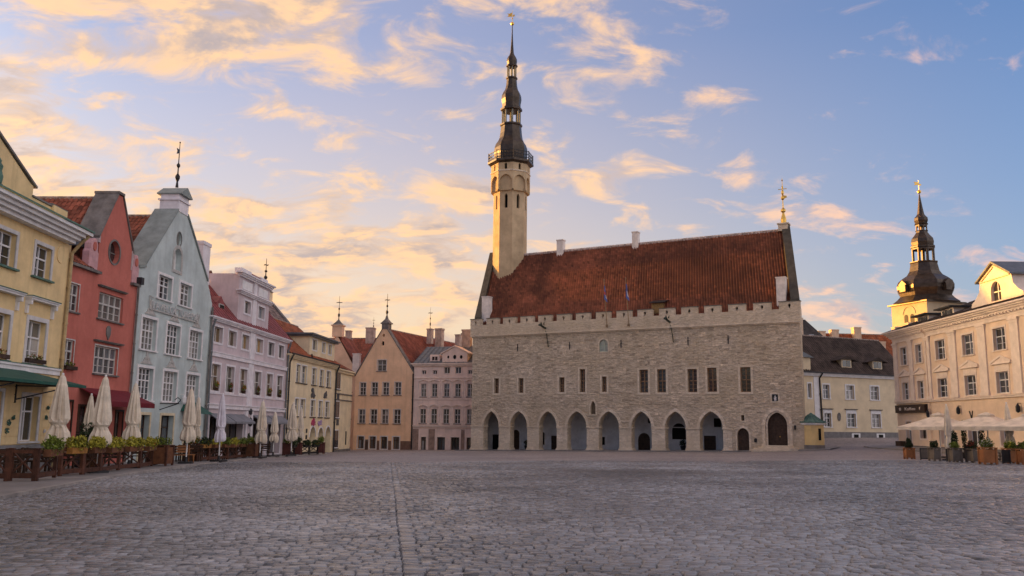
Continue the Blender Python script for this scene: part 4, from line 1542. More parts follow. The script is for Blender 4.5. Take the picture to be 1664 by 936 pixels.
for u, z, s in ((-4.4, 1.25, .2), (-4.05, 1.45, .16), (-4.5, .9, .17), (-1.0, 1.95, .14), (-1.1, 1.5, .15), (-1.15, .85, .12)):
    o = yh.add('wall_ornament', leaves((U(u), -.09, z), s, .03, s*.8, 30, .07, int(z*100)), GREENCU if z != .85 else WHITE)
PIPEY = M('yellow_pipe', (.52, .38, .2), .5, .2, 3, .1)
yh.pipe([(W_+.05, -.8, 10.45), (W_-.02, -.5, 10.1), (W_-.1, -.12, 9.55), (W_-.1, -.12, -.9)], .085, PIPEY)
yh.add('plaque', MB().prism(circle(U(-1.0), 9.3, .42), -.04, .02), YEL)

# --- red house
dr = bearing(1.56)
R1 = along(Y1, 1.56, 209, 650)
RW = (R1-Y1).length
rh = House('red_house', 'narrow brick red gabled house with round window and pink scroll ornaments', Y1, dr, zb=float(gz(Y1.x, Y1.y))-.5)
SASHG = M('grey_white_sash', (.58, .56, .54), .65, .12, 3, .1)
rh.window(3.1, 5.95, 6.75, 8.22, sw=.07, cols=4, tr=.58, bars=(1, 0), frame=REDP, sash=SASHG, rec=.12, sill=.12, sillmat=GREYCOP, fw=.07, proud=.01)
rh.window(3.15, 5.85, 3.85, 5.38, sw=.07, cols=4, tr=.58, bars=(1, 0), frame=SASHG, sash=SASHG, rec=.14, sill=.12, sillmat=GREYCOP, fw=.07, proud=.01)
rh.window(.08, 1.2, 6.75, 8.2, sw=.06, cols=2, tr=.6, bars=(1, 0), frame=SASHG, sash=SASHG, rec=.1, sill=.1, sillmat=GREYCOP, fw=.07, proud=.01)
wf = rh.window(.06, 1.18, 3.95, 5.38, sw=.06, cols=2, tr=.6, bars=(1, 0), frame=SASHG, sash=SASHG, rec=.1, sill=.1, sillmat=GREYCOP, fw=.07, proud=.01)
win_flowers(rh, wf, 1.3, -.08, 77)
hood(rh, 2.95, 6.0, 8.4, .16, .09)
hood(rh, 3.0, 6.05, 5.5, .16, .09)
rh.holes.append((circle(4.42, 10.5, .62, .62, 20), .35))
mbr = MB()
c1, c2 = circle(4.42, 10.5, .62, .62, 20), circle(4.42, 10.5, .72, .72, 20)
ring(mbr, c1+c1[:1], c2+c2[:1], -.03, .03)
ow = rh.add('round_window', mbr, GREYCOP)
rh.add('pane', MB().prism(circle(4.42, 10.5, .63, .63, 20), .28, .3), GLASS, ow)
rh.add('sash', MB().box(4.39, 4.45, .24, .3, 9.9, 11.1).box(3.82, 5.02, .24, .3, 10.47, 10.53), GREYCOP, ow)
# ground floor openings
for a, b, c, d in ((.25, 1.5, -1.4, 2.4), (2.0, 3.2, -1.0, 2.2), (3.7, 5.3, -1.4, 2.3), (6.0, 7.0, -.6, 2.0)):
    rh.window(a, b, c, d, sw=.1, cols=2, tr=.72, frame=DARKWOOD, sash=DARKWOOD, rec=.2, name='shop_window')
rh.wall([(0, -2), (RW, -2), (RW, 9.15), (6.62, 9.15), (6.45, 11.05), (4.85, 13.75), (4.3, 13.75), (2.7, 11.1), (2.75, 9.12), (0, 9.12)], REDP, 1.0)
rh.box('body', REDP, .02, RW-.02, 1.0, 10, -2, 9.0)
for a, b in (((2.55, 10.95), (4.28, 13.72)), ((6.6, 10.9), (4.88, 13.72))):
    rh.add('gable_coping', MB().bar((a[0], .62, a[1]+.12), (b[0], .62, b[1]+.12), 1.5, .14, (0, 1, 0)) if False else MB().add(
        [(a[0], -.08, a[1]+.1), (b[0], -.08, b[1]+.12), (b[0], 1.25, b[1]+.12), (a[0], 1.25, a[1]+.1), (a[0], -.08, a[1]-.04), (b[0], -.08, b[1]-.02), (b[0], 1.25, b[1]-.02), (a[0], 1.25, a[1]-.04)],
        [(0, 3, 2, 1), (4, 5, 6, 7), (0, 1, 5, 4), (3, 7, 6, 2), (0, 4, 7, 3), (1, 2, 6, 5)]), GREYCOP)
rh.add('gable_cap', MB().box(4.22, 4.92, -.1, 1.3, 13.78, 13.92), GREYCOP)
rh.add('eave_ledge', MB().box(-.05, 2.85, -.22, .3, 9.0, 9.14), GREYCOP)
rh.add('eave_ledge', MB().box(6.55, RW-.02, -.22, .3, 9.05, 9.19), GREYCOP)
for u, z, w in ((2.15, 9.15, .95), (6.98, 9.2, .8)):
    sc_ = rh.add('scroll', MB().prism([(u-w/2, z), (u+w/2, z), (u+w/2, z+.9), (u+w*.36, z+1.05), (u+w*.36, z+1.35), (u+w*.2, z+1.6), (u, z+1.66), (u-w*.2, z+1.6), (u-w*.36, z+1.35), (u-w*.36, z+1.05), (u-w/2, z+.9)], -.06, .3), PINKTRIM)
    rh.add('scroll_boss', MB().prism(circle(u, z+1.22, .16, .24, 10), -.11, -.06), REDP, sc_)
rh.box('scroll_pier', M('pale_pink_pier', (.5, .4, .4), .85, .1, 2, .2), 2.55, 2.78, -.03, .3, 10.7, 11.05)
for k, (a, b) in enumerate(((6.45, 6.7),)):
    rh.box('scroll_pier', MATS['pale_pink_pier'], a, b, -.03, .3, 9.9, 11.0)
rfr = pitched(rh, 1.35, 7.8, 1.0, 11, 9.0, 13.55, UNDER, tilemat=TILE, axis='y', tw=.26, th=.36, seed=31)
lr = rh.add('lower_roof', MB().add([(-.1, -.15, 9.1), (2.1, -.15, 9.1), (2.1, 3.0, 11.4), (-.1, 3.0, 11.4)], [(0, 1, 2, 3)]), UNDER)
tiles(lr, (-.1, -.15, 9.12), (2.2, 0, 0), (0, 3.1, 2.3), .28, .36, TILE, seed=33)
rh.add('roof_flashing', MB().box(1.5, 2.4, .5, 3.0, 10.3, 11.25), ROOFSHEET)
rh.pipe([(RW-.1, -.12, 9.1), (RW-.1, -.12, -.9)], .06, GREYCOP)
rh.add('rainwater_head', MB().box(RW-.3, RW+.05, -.35, -.02, 9.2, 9.6), DARKMETAL)
rh.add('shield', MB().prism([(4.35, 6.45), (4.2, 6.3), (4.22, 5.98), (4.45, 5.68), (4.68, 5.98), (4.7, 6.3), (4.55, 6.45)], -.05, .02), GREYCOP)
rh.add('awning', MB().add([(1.9, -1.7, 2.35), (7.1, -1.7, 2.35), (7.1, -.03, 3.05), (1.9, -.03, 3.05), (1.9, -1.7, 2.1), (7.1, -1.7, 2.1)], [(0, 1, 2, 3), (0, 4, 5, 1), (0, 3, 4), (1, 5, 2)]), M('maroon_canvas', (.17, .012, .022), .7, .15, 2, .1))

# --- blue house
db = bearing(2.95)
B1 = along(R1, 2.95, 332, 690)
BW = (B1-R1).length
bh = House('blue_house', 'pale blue steep gabled house with white windows and lettering over them', R1, db, zb=float(gz(R1.x, R1.y))-.5)
BW_ = dict(sw=.16, frame=WHITE, sash=WHITE, rec=.2, proud=.05)
for a, b in ((2.35, 4.62), (5.42, 7.65)):
    bh.window(a+.05, b-.05, 8.85, 10.45, cols=3, tr=.6, bars=(1, 1), sill=.12, **BW_)
for a, b in ((.66, 2.95), (4.0, 6.32), (7.42, 9.8)):
    for z0, z1 in ((5.58, 7.6), (2.62, 4.66)):
        bh.window(a+.03, b-.03, z0, z1, cols=4, tr=.62, bars=(2, 1), sill=.13, **BW_)
ORN = M('grey_stucco_ornament', (.48, .47, .45), .85, .15, 5, .4, 20)
for u in (1.8, 5.16, 8.6):
    for z in (7.68, 4.75):
        bh.add('stucco_ornament', MB().prism([(u-.75, z), (u+.75, z), (u+.45, z+.16), (u+.3, z+.38), (u+.16, z+.42), (u+.08, z+.75), (u, z+.95), (u-.08, z+.75), (u-.16, z+.42), (u-.3, z+.38), (u-.45, z+.16)], -.05, .01).sphere((u, -.05, z+.35), .13, 8, 4, 1, .5, 1), ORN)
for a, b in ((1.45, 2.9), (4.1, 6.2)):
    bh.window(a, b, -1.2, 1.92, sw=.16, cols=2, tr=.74, frame=CREAMTRIM, sash=DARKWOOD, rec=.3, name='shop_window')
bh.window(7.6, 9.0, -1.2, 1.7, sw=.14, cols=2, tr=.74, frame=CREAMTRIM, sash=DARKWOOD, rec=.3, name='shop_window')
bh.holes.append((circle(5.05, 12.98, .34, .46, 16), .2))
bh.holes.append((rounded(4.5, 5.55, 10.95, 11.85), .4))
GW = GREYCOP
oc = bh.add('oval_window', (lambda m: (ring(m, circle(5.05, 12.98, .34, .46)+circle(5.05, 12.98, .34, .46)[:1], circle(5.05, 12.98, .4, .52)+circle(5.05, 12.98, .4, .52)[:1], -.02, .02), m)[1])(MB()), GW)
bh.add('pane', MB().prism(circle(5.05, 12.98, .35, .47), .14, .16), M('grey_shutter', (.2, .21, .2), .8, .1, 3, .1), oc)
r1_, r2_ = rounded(4.5, 5.55, 10.95, 11.85), rounded(4.28, 5.77, 10.95, 11.85)
nb = bh.add('niche', (lambda m: (ring(m, r1_[2:], r2_[2:], -.03, .02), m.box(4.28, 4.5, -.03, .02, 10.75, 11.85).box(5.55, 5.77, -.03, .02, 10.75, 11.85).box(4.5, 5.55, -.06, .02, 10.75, 10.95), m)[2])(MB()), ORN)
bh.add('niche_shutter', MB().prism(rounded(4.48, 5.57, 10.94, 11.85), .34, .38), WHITE, nb)
bh.add('shutter_hole', MB().prism(circle(4.95, 11.95, .14), .32, .35).prism(circle(4.95, 11.3, .1, .18), .32, .35), DARKWOOD, nb)
bh.wall([(0, -2), (BW, -2), (BW, 9.6), (10.4, 10.55), (9.9, 11.1), (6.05, 14.75), (4.45, 14.75), (.75, 10.35), (0, 10.2)], BLUEP, .6)
bh.box('body', BLUEP, .02, BW-.02, .6, 12, -2, 9.3)
BCOP = M('blue_grey_coping', (.27, .31, .30), .8, .15, 1.5, .2)
def slab(P_, Q_, y0, y1, t=.14):
    (a, z), (b, w) = P_, Q_
    return MB().add([(a, y0, z), (b, y0, w), (b, y1, w), (a, y1, z), (a, y0, z+t), (b, y0, w+t), (b, y1, w+t), (a, y1, z+t)], [(0, 1, 2, 3), (4, 7, 6, 5), (0, 4, 5, 1), (3, 2, 6, 7), (0, 3, 7, 4), (1, 5, 6, 2)])
for P_, Q_ in (((.55, 10.35), (4.5, 14.75)), ((9.95, 11.05), (6.0, 14.75)), ((-.1, 10.2), (.75, 10.36))):
    o = bh.add('gable_coping', slab(P_, Q_, -.1, 1.5), BCOP)
    fix_normals(o.data)
bh.add('gable_turret', MB().box(4.5, 6.0, -.05, 1.2, 14.75, 15.45).box(4.4, 6.1, -.15, 1.3, 15.452, 15.55).box(4.5, 6.0, -.03, 1.15, 15.552, 15.85), LILW)
bh.add('turret_roof', MB().prism([(4.4, 15.852), (6.1, 15.852), (6.1, 15.92), (5.25, 16.45), (4.4, 15.92)], -.25, 1.4), BCOP)
finial(bh, 5.25, .5, 16.5, 19.6, vane='flag', r=.06)
pitched(bh, .35, 10.2, 1.2, 14, 9.9, 14.55, UNDER, tilemat=TILE, axis='y', tw=.28, th=.38, over=.1, seed=41)
def text_mesh(body, size, depth):
    cu = bpy.data.curves.new('lettering', 'FONT')
    cu.body = body
    cu.size = size
    cu.extrude = depth
    ob = bpy.data.objects.new('lettering', cu)
    COL.objects.link(ob)
    dg = bpy.context.evaluated_depsgraph_get()
    me = bpy.data.meshes.new_from_object(ob.evaluated_get(dg))
    bpy.data.objects.remove(ob)
    return me
def sign(h, body, u, z, size, w, mat, y=-.06, parent=None, name='lettering'):
    me = text_mesh(body, size, .02)
    o = h.add(name, me, mat, parent)
    o.rotation_euler = (math.pi/2, 0, 0)
    xs = [v.co.x for v in me.vertices]
    k = w/(max(xs)-min(xs))
    o.scale = (k, 1, 1)
    o.location = (u, y, z-(h.zb if parent is None else 0))
    return o
rail = bh.add('sign_rail', MB().box(1.55, 8.7, -.1, -.06, 7.98, 8.06).bar((1.55, -.08, 8.0), (1.45, -.08, 8.8), .05, .05).bar((8.7, -.08, 8.0), (8.85, -.08, 8.6), .05, .05).bar((1.5, -.08, 8.78), (1.95, -.08, 8.72), .04, .04), ORN)
for k in range(5):
    bh.box('sign_stay', ORN, 1.8+k*1.6, 1.84+k*1.6, -.08, .0, 8.0, 8.04, parent=rail)
sign(bh, 'EAVRLOCTUIIAPSE', 1.85, 8.1, .62, 6.7, M('pale_letters', (.60, .60, .60), .7, .15, 4, .1), -.09)
bh.pipe([(BW-.15, -.12, 9.4), (BW-.15, -.12, -.9)], .07, GREYCOP)
bh.add('bracket_sign', MB().bar((4.0, 0, 2.1), (4.0, -1.2, 2.5), .05, .05).bar((4.0, 0, 2.5), (4.0, -1.1, 2.5), .05, .05).path([(4.0, -1.1, 2.5), (4.0, -1.3, 2.7), (4.0, -1.1, 2.85), (4.0, -.9, 2.7)], .025, 5), DARKMETAL)
bh.add('awning', MB().add([(7.2, -1.3, 1.9), (9.4, -1.3, 1.9), (9.6, -.02, 2.1), (9.0, -.02, 2.75), (7.6, -.02, 2.75), (7.0, -.02, 2.1)], [(0, 1, 3, 4), (1, 2, 3), (0, 4, 5)]), MATS['green_canvas'])
for u in (6.9, 9.2):
    bh.add('wall_lamp', MB().lathe([(.05, 0), (.14, .12), (.14, .42), (.03, .6)], 6, (u, -.25, 2.5)).box(u-.03, u+.03, -.25, 0, 3.1, 3.14), WHITE)

# --- lilac house
dl = bearing(3.11)
L1 = along(B1, 3.11, 461, 690)
LW = (L1-B1).length
lh = House('lilac_house', 'wide lilac house with white bands, maroon sheet roof and tall dormer', B1, dl, zb=float(gz(B1.x, B1.y))-.5)
LWW = dict(frame=LILW, sash=SASHG, rec=.18, proud=.04, sw=.15)
LU = [(.48, 2.38), (3.26, 5.14), (6.06, 7.9), (9.25, 11.18), (12.2, 14.1), (14.98, 16.75)]
YGL = glass_mat('amber_reflection_glass', (.16, .10, .035))  # golden reflections painted into the pane colour
for i, (a, b) in enumerate(LU):
    lh.window(a, b, 6.9, 8.3, cols=2, tr=0, bars=(0, 0), glass=YGL if i < 4 else GLASS, **LWW)
    wo = lh.window(a, b, 3.46, 5.64, cols=2, tr=.55, bars=(0, 0), glass=YGL if i % 2 == 0 else CURTAIN, **LWW)
    bx = new_obj('flower_pot', MB().lathe([(.12, 0), (.17, .22)], 8, (b-a-.55, .04, .16)), DARKWOOD, wo)
    new_obj('foliage', leaves((b-a-.55, .02, .62), .34, .16, .3, 60, .08, i*3+1), LEAF, bx)
    new_obj('blossom', leaves((b-a-.55, -.02, .66), .32, .16, .28, 30, .07, i*3+2), (FLOWER, FLOWR)[i % 2], bx)
for a, b, k in ((.7, 3.3, 0), (3.6, 7.5, 1), (9.5, 12.7, 2), (13.1, 16.8, 3)):
    lh.window(a, b, -1.3, 1.9, sw=.12, cols=3, tr=.0, frame=LILW, sash=DARKWOOD, rec=.45, name='shop_window', glass=GLASS)
    lh.add('shop_awning', MB().add([(a-.05, -.95, 1.45), (b+.05, -.95, 1.45), (b+.05, -.02, 2.02), (a-.05, -.02, 2.02), (a-.05, -.95, 1.3), (b+.05, -.95, 1.3)], [(0, 1, 2, 3), (4, 5, 1, 0), (0, 3, 4), (1, 5, 2)]), M('grey_canvas', (.22, .225, .25), .8, .1, 2, .1))
lh.wall([(0, -2), (LW, -2), (LW, 8.62), (0, 8.62)], LILP, 9)
lh.box('pilaster', LILW, 7.95, 9.0, -.07, .02, 6.4, 8.5)
lh.box('pilaster', LILW, 7.95, 9.0, -.07, .02, 2.71, 6.0)
cornice(lh, 0, LW, 8.5, 8.8, .34, LILW, 3)
lh.add('belt_course', MB().box(.02, LW-.02, -.12, .02, 6.02, 6.3).box(.02, LW-.02, -.16, .02, 6.302, 6.36), LILW)
lh.add('belt_course', MB().box(.02, LW-.02, -.15, .02, 2.35, 2.62).box(.02, LW-.02, -.22, .02, 2.622, 2.7), LILW)
lh.add('sill_course', MB().box(.02, LW-.02, -.06, .02, 3.38, 3.45), LILW)
lh.add('pilaster', MB().box(7.75, 8.15, -.14, .02, -1.6, 2.3), LILW)
lh.add('pilaster', MB().box(8.9, 9.3, -.14, .02, -1.6, 2.3), LILW)
lh.add('wall_lamp', MB().lathe([(.05, 0), (.16, .1), (.16, .5), (.05, .7)], 6, (8.52, -.22, 1.1)).lathe([(.05, 0), (.13, .1), (.13, .35), (.05, .5)], 6, (8.52, -.2, 2.0)), DARKMETAL)
lh.add('wreath', leaves((8.52, -.15, .2), .3, .08, .5, 90, .08, 5), LEAFD)
def sheet_roof(h, u0, u1, y0, y1, ze, zr, mat, seams=True, name='roof', hip=0.0):
    ym = y1
    mb = MB().add([(u0-.1, y0-.3, ze), (u1+.1, y0-.3, ze), (u1-hip, ym, zr), (u0+hip, ym, zr)], [(0, 1, 2, 3)])
    mb.add([(u0+hip, ym, zr), (u1-hip, ym, zr), (u1+.1, 2*ym-y0+.3, ze), (u0-.1, 2*ym-y0+.3, ze)], [(0, 1, 2, 3)])
    mb.add([(u0-.1, y0-.3, ze), (u0+hip, ym, zr), (u0-.1, 2*ym-y0+.3, ze)], [(0, 1, 2)]).add([(u1+.1, y0-.3, ze), (u1-hip, ym, zr), (u1+.1, 2*ym-y0+.3, ze)], [(0, 2, 1)])
    r = h.add(name, mb, mat)
    fix_normals(r.data)
    n = int((u1-u0)/.6)
    for k in range(n+1):
        u = u0+(u1-u0)*k/n
        f = 1.0
        if hip:
            f = min(1, (u-u0+.1)/(hip+.1), (u1-u+.1)/(hip+.1))
        if f > .05:
            h.add('seam', MB().bar((u, y0-.29, ze+.02), (u, y0-.29+(ym-y0+.29)*f, ze+(zr-ze)*f+.02), .04, .07), mat, r)
    return r
sheet_roof(lh, 0, LW, 0, 2.5, 8.82, 11.95, REDSHEET)
lh.box('rear_wall', LILP, 0, LW, 2.6, 9, 8.6, 11.3)
# raised dormer storey
lh.holes = []
lh.window(6.15, 7.8, 9.7, 10.95, cols=2, tr=0, **LWW)
lh.window(9.3, 11.1, 9.7, 10.95, cols=2, tr=0, **LWW)
dm = lh.wall([(4.95, 8.84), (12.05, 8.84), (12.05, 12.7), (4.95, 12.7)], LILP, 2.4, 'dormer')
lh.add('dormer_pilaster', MB().box(8.05, 8.95, -.06, .02, 9.1, 11.2).box(8.15, 8.85, -.06, .02, 11.5, 12.5), LILW, dm)
cornice(lh, 4.95, 12.05, 11.15, 11.45, .34, LILW, 3, name='dormer_cornice', parent=dm)
cornice(lh, 4.95, 12.05, 12.5, 12.85, .4, LILW, 3, name='dormer_cornice', parent=dm)
for a, b in ((5.6, 7.75), (9.25, 11.45)):
    lh.box('panel', WHITE, a, b, -.05, .02, 11.62, 12.3, parent=dm)
lh.add('dormer_parapet', MB().box(5.4, 7.6, .05, .6, 12.852, 13.25).box(10.0, 11.6, .05, .6, 12.852, 13.25), LILW, dm)
lh.add('dormer_roof', MB().box(7.602, 9.998, .15, .7, 12.852, 13.2), REDSHEET, dm)
chimney(lh, .7, 2.0, 1.2, 2.4, 9.0, 14.35, LILW, .25)
lh.box('ridge_parapet', LILW, 2.2, 4.9, 2.3, 2.7, 11.75, 12.2)
sd_ = lh.add('small_dormer', MB().prism([(2.3, 9.3), (3.9, 9.3), (3.9, 10.1), (3.1, 10.65), (2.3, 10.1)], .6, 2.8), REDSHEET)
lh.add('dormer_window', MB().box(2.65, 3.55, .52, .6, 9.4, 10.05), SASHG, sd_)
lh.add('pane', MB().box(2.72, 3.48, .5, .52, 9.46, 9.99), GLASS, sd_)
sd_ = lh.add('small_dormer', MB().prism([(13.4, 9.3), (14.8, 9.3), (14.8, 10.0), (14.1, 10.5), (13.4, 10.0)], .9, 3.2), REDSHEET)
lh.pipe([(.12, -.3, 8.6), (.1, -.14, 8.0), (.1, -.14, -.8)], .075, ROOFSHEET)
lh.pipe([(LW-.12, -.35, 8.6), (LW-.1, -.14, 7.9), (LW-.1, -.14, -.8)], .075, ROOFSHEET)

# --- cream house with three small arches
dc = bearing(4.5)
c0 = along(L1, 4.5, 470, 690)
c1 = along(c0, 4.5, 541, 690)
CW = (c1-c0).length
ch = House('cream_house', 'cream house with wide dormer, tile roof and three small arches', (L1.x+.02, L1.y+.15), dc, zb=float(gz(c0.x, c0.y))-.5)
off = (Vector((at_depth(473, 690, 81.5).x, 81.5))-Vector((L1.x, L1.y+.15))).dot(Vector(dc))
cu_ = lambda u: u+off
CWW = dict(frame=WHITE, sash=SASHG, rec=.16, proud=.03, sw=.12)
for a, b in ((-.05, 1.25), (1.5, 3.2), (4.72, 6.4), (7.38, 8.9), (9.74, 11.4)):
    ch.window(cu_(a), cu_(b), 5.18, 6.95, cols=2, tr=.62, bars=(1, 0), sill=.1, sillmat=DARKMETAL, **CWW)
    ch.window(cu_(a), cu_(b), 2.05, 3.8, cols=2, tr=.62, bars=(1, 0), sill=.1, sillmat=DARKMETAL, **CWW)
for a, b in ((4.9, 6.9), (7.7, 9.5), (10.2, 12.2)):
    ch.holes.append((rounded(cu_(a), cu_(b), -2.2, .1), .9))
    mb = MB()
    ring(mb, rounded(cu_(a), cu_(b), -2, .1)[2:], rounded(cu_(a-.16), cu_(b+.16), -2, .1)[2:], -.04, .02)
    ch.add('arch_moulding', mb, WHITE)
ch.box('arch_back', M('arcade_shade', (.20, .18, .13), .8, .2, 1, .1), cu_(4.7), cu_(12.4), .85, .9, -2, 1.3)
C2W = cu_(13.1)
ch.wall([(0, -2.2), (C2W, -2.2), (C2W, 7.3), (0, 7.3)], CRMP, 8)
cornice(ch, 0, C2W, 7.25, 7.6, .4, CRMP, 3)
ch.add('gutter', MB().box(-.1, C2W+.1, -.5, -.36, 7.6, 7.72), DARKMETAL)
pitched(ch, -.2, C2W+.3, 0, 9, 7.6, 11.8, UNDER, tilemat=M('orange_tile', (.33, .10, .045), .75, .25, .8, .2, 40, tint=.35), axis='u', tw=.34, th=.4, over=.4, seed=51, only_front=True)
dm2 = None
hs = ch.holes
ch.holes = []
for a, b in ((4.45, 6.1), (7.7, 9.0), (10.0, 11.3)):
    ch.window(cu_(a), cu_(b), 8.5, 9.75, cols=2, tr=0, **CWW)
dm2 = ch.wall([(cu_(3.6), 7.65), (cu_(12.4), 7.65), (cu_(12.4), 10.0), (cu_(3.6), 10.0)], CRMP, 4.2, 'dormer')
ch.add('dormer_roof', MB().box(cu_(3.0), cu_(12.9), -.5, 4.4, 10.0, 10.14).box(cu_(3.2), cu_(12.7), -.35, 4.4, 9.85, 9.998), ROOFSHEET, dm2)
ch.pipe([(C2W-.05, -.45, 7.6), (C2W-.05, -.14, 6.8), (C2W-.05, -.14, -1.9)], .085)
ch.pipe([(.35, -.45, 7.6), (.3, -.14, 6.9), (.3, -.14, -1.9)], .075)
ch.pipe([(cu_(2.9), -.5, 8.0), (cu_(3.2), -.45, 7.7)], .07)
def blot_sign(h, u, z, w, hh, mat, seed, name='wall_sign'):
    r = random.Random(seed)
    mb = MB()
    for k in range(5):
        a, b = u+r.uniform(-w/2, w/4), z+r.uniform(-hh/2, hh/5)
        mb.prism(circle(a, b, r.uniform(.15, .3)*w, r.uniform(.2, .35)*hh, 7), -.06-.004*k, -.02)
    mb.box(u-w/2, u+w/2, -.05, -.015, z-hh*.5, z-hh*.4)
    return h.add(name, mb, mat)
blot_sign(ch, cu_(5.6), 4.55, 1.3, .9, M('iron_sign', (.10, .10, .11), .6, .2, 4, .1), 1)
blot_sign(ch, cu_(9.6), 4.45, 1.3, .85, MATS['iron_sign'], 2)
blot_sign(ch, cu_(6.0), 1.65, 1.4, .7, M('magenta_sign', (.45, .06, .14), .6, .15, 4, .1), 3)
blot_sign(ch, cu_(8.3), 1.6, 1.3, .6, M('violet_sign', (.45, .33, .55), .6, .15, 4, .1), 4)
ch.add('plaque', MB().box(cu_(3.7), cu_(4.1), -.04, .0, .5, .9).box(cu_(3.7), cu_(4.1), -.04, .0, -.1, .3), DARKMETAL)

# --- rounded corner house
ce = ch.at(C2W+.05, 0, 0)
oe = Vector((at_depth(574, 690, 106).x, 106))
co_ = House('corner_house', 'cream corner house with a rounded front beside the orange gable', (ce.x, ce.y), bearing(4.5), zb=float(gz(ce.x, ce.y))-.5)
arc = [(0, 0)]
L3 = 6.4
arc.append((L3, 0))
for k in range(1, 9):
    t = k/8*1.15
    arc.append((L3+5.2*math.sin(t), 5.2*(1-math.cos(t))))
lx, ly = arc[-1]
arc += [(lx+1.2*math.cos(1.15), ly+1.2*math.sin(1.15)), (lx+1.2, 9), (0, 9)]
co_.add('wall', MB().prism_z(arc, -2.4, 7.2), CRMP)
def on_arc(s):
    """point and outward normal at length s along the curved front"""
    acc = 0
    for (a, b), (c, d) in zip(arc, arc[1:]):
        l = math.hypot(c-a, d-b)
        if acc+l >= s:
            f = (s-acc)/l
            t = ((c-a)/l, (d-b)/l)
            return (a+(c-a)*f, b+(d-b)*f), (t[1], -t[0]), t
        acc += l
def arc_box(s0, s1, out, z0, z1, mb=None):
    mb = mb or MB()
    (a, na, _), (b, nb_, _) = on_arc(s0), on_arc(s1)
    q = [(a[0]+na[0]*out, a[1]+na[1]*out), (b[0]+nb_[0]*out, b[1]+nb_[1]*out), (b[0]-nb_[0]*.06, b[1]-nb_[1]*.06), (a[0]-na[0]*.06, a[1]-na[1]*.06)]
    return mb.prism_z(q, z0, z1)
for s0, s1 in ((.5, 1.9), (8.4, 9.3), (10.2, 11.0)):
    for z0, z1 in ((5.1, 7.0), (2.0, 3.9), (-1.2, .8)):
        if s0 > 5 and z0 > 5:
            z1 = 6.6
        wq = co_.add('window', arc_box(s0-.12, s1+.12, .05, z0, z1), WHITE)
        co_.add('pane', arc_box(s0+.02, (s0+s1)/2-.04, .065, z0+.12, z1-.1), GLASS, wq)
        co_.add('pane', arc_box((s0+s1)/2+.04, s1-.02, .065, z0+.12, z1-.1), GLASS, wq)
        co_.add('sill', arc_box(s0-.16, s1+.16, .12, z0-.08, z0-.002), DARKMETAL, wq)
for z0, z1, o_, m_ in ((4.6, 4.72, .1, GREYCOP), (3.95, 4.05, .1, GREYCOP), (6.95, 7.2, .22, CRMP), (7.202, 7.35, .4, CRMP), (-2.2, -1.35, .06, GREYCOP)):
    mb = MB()
    for k in range(20):
        arc_box(.02+k*.6, .02+(k+1)*.6, o_, z0, z1, mb)
    co_.add('belt_course', mb, m_)
for k, (s, z) in enumerate(((.9, 4.3), (1.1, 1.55), (8.6, 4.3), (9.0, 1.5))):
    co_.add('wall_sign', arc_box(s, s+.8, .07, z-.3, z+.3), MATS['iron_sign'])
co_.add('sign_letters', arc_box(5.0, 5.3, .06, -.9, .6), DARKMETAL)
rf = co_.add('roof', MB().add([(p[0]*1.0+(.25 if i > 1 else 0), p[1]-(.35 if i < 6 else 0), 7.36) for i, p in enumerate(arc)]+[(1.5, 5.5, 10.8)], [(i, (i+1) % len(arc), len(arc)) for i in range(len(arc))]), MATS['orange_tile'])
tiles(rf, (-.1, -.36, 7.4), (3.9, 0, 0), (.4, 5.6, 3.5), .34, .42, MATS['orange_tile'], seed=61)

# --- orange gabled house
o0 = Vector((at_depth(668, 720, 111).x, 111))
do = bearing(-68, True)
OW = 8.1
oh = House('orange_house', 'apricot orange house with a tall plain gable and dark green windows', (o0.x-do[0]*OW, o0.y-do[1]*OW), do, zb=-2.0)
ou = lambda u: u+OW
OWW = dict(frame=TRIM, sash=SASHG, rec=.14, proud=.02, sw=.07)
for c in (-7.3, -5.55, -3.9, -2.15):
    oh.window(ou(c-.5), ou(c+.55), 5.13, 6.82, cols=2, tr=.6, bars=(1, 0), sill=.1, sillmat=GREYCOP, **OWW)
    oh.window(ou(c-.53), ou(c+.58), 1.53, 3.38, cols=2, tr=.6, bars=(1, 0), sill=.1, sillmat=GREYCOP, **OWW)
    oh.window(ou(c-.58), ou(c+.6), -1.75, .0, sw=.12, cols=2, tr=.72, frame=TRIM, sash=DARKWOOD, rec=.2, name='shop_window')
oh.window(ou(-5.3), ou(-3.85), 8.2, 9.7, cols=2, tr=.55, bars=(1, 0), sill=.1, sillmat=GREYCOP, **OWW)
oh.holes.append((rounded(ou(-4.72), ou(-4.32), 11.5, 11.85), .3))
oh.holes.append((circle(ou(-4.45), 12.8, .17, .22, 10), .25))
oh.wall([(-.35, -2.3), (OW+.05, -2.3), (OW+.05, 7.9), (ou(-4.0), 13.7), (ou(-4.6), 13.7), (-.35, 7.6)], ORGP, .5)
oh.box('attic_opening', BLACKHOLE, ou(-5.0), ou(-4.1), .24, .3, 11.3, 13.1)
oh.box('body', ORGP, -.3, OW, .5, 22, -2.3, 7.5)
for P_, Q_ in (((-.45, 7.6), (ou(-4.55), 13.72)), ((OW+.15, 7.85), (ou(-4.05), 13.72))):
    o = oh.add('gable_coping', slab(P_, Q_, -.08, .7, .16), GREYCOP)
    fix_normals(o.data)
oh.add('gable_turret', MB().box(ou(-4.75), ou(-3.8), -.05, .8, 13.6, 14.3).box(ou(-4.9), ou(-3.65), -.15, .95, 14.302, 14.45), GREYCOP)
oh.add('turret_roof', MB().lathe([(.75, 0), (.25, .5), (.12, .9)], 4, (ou(-4.28), .38, 14.45), math.pi/4), GREYCOP)
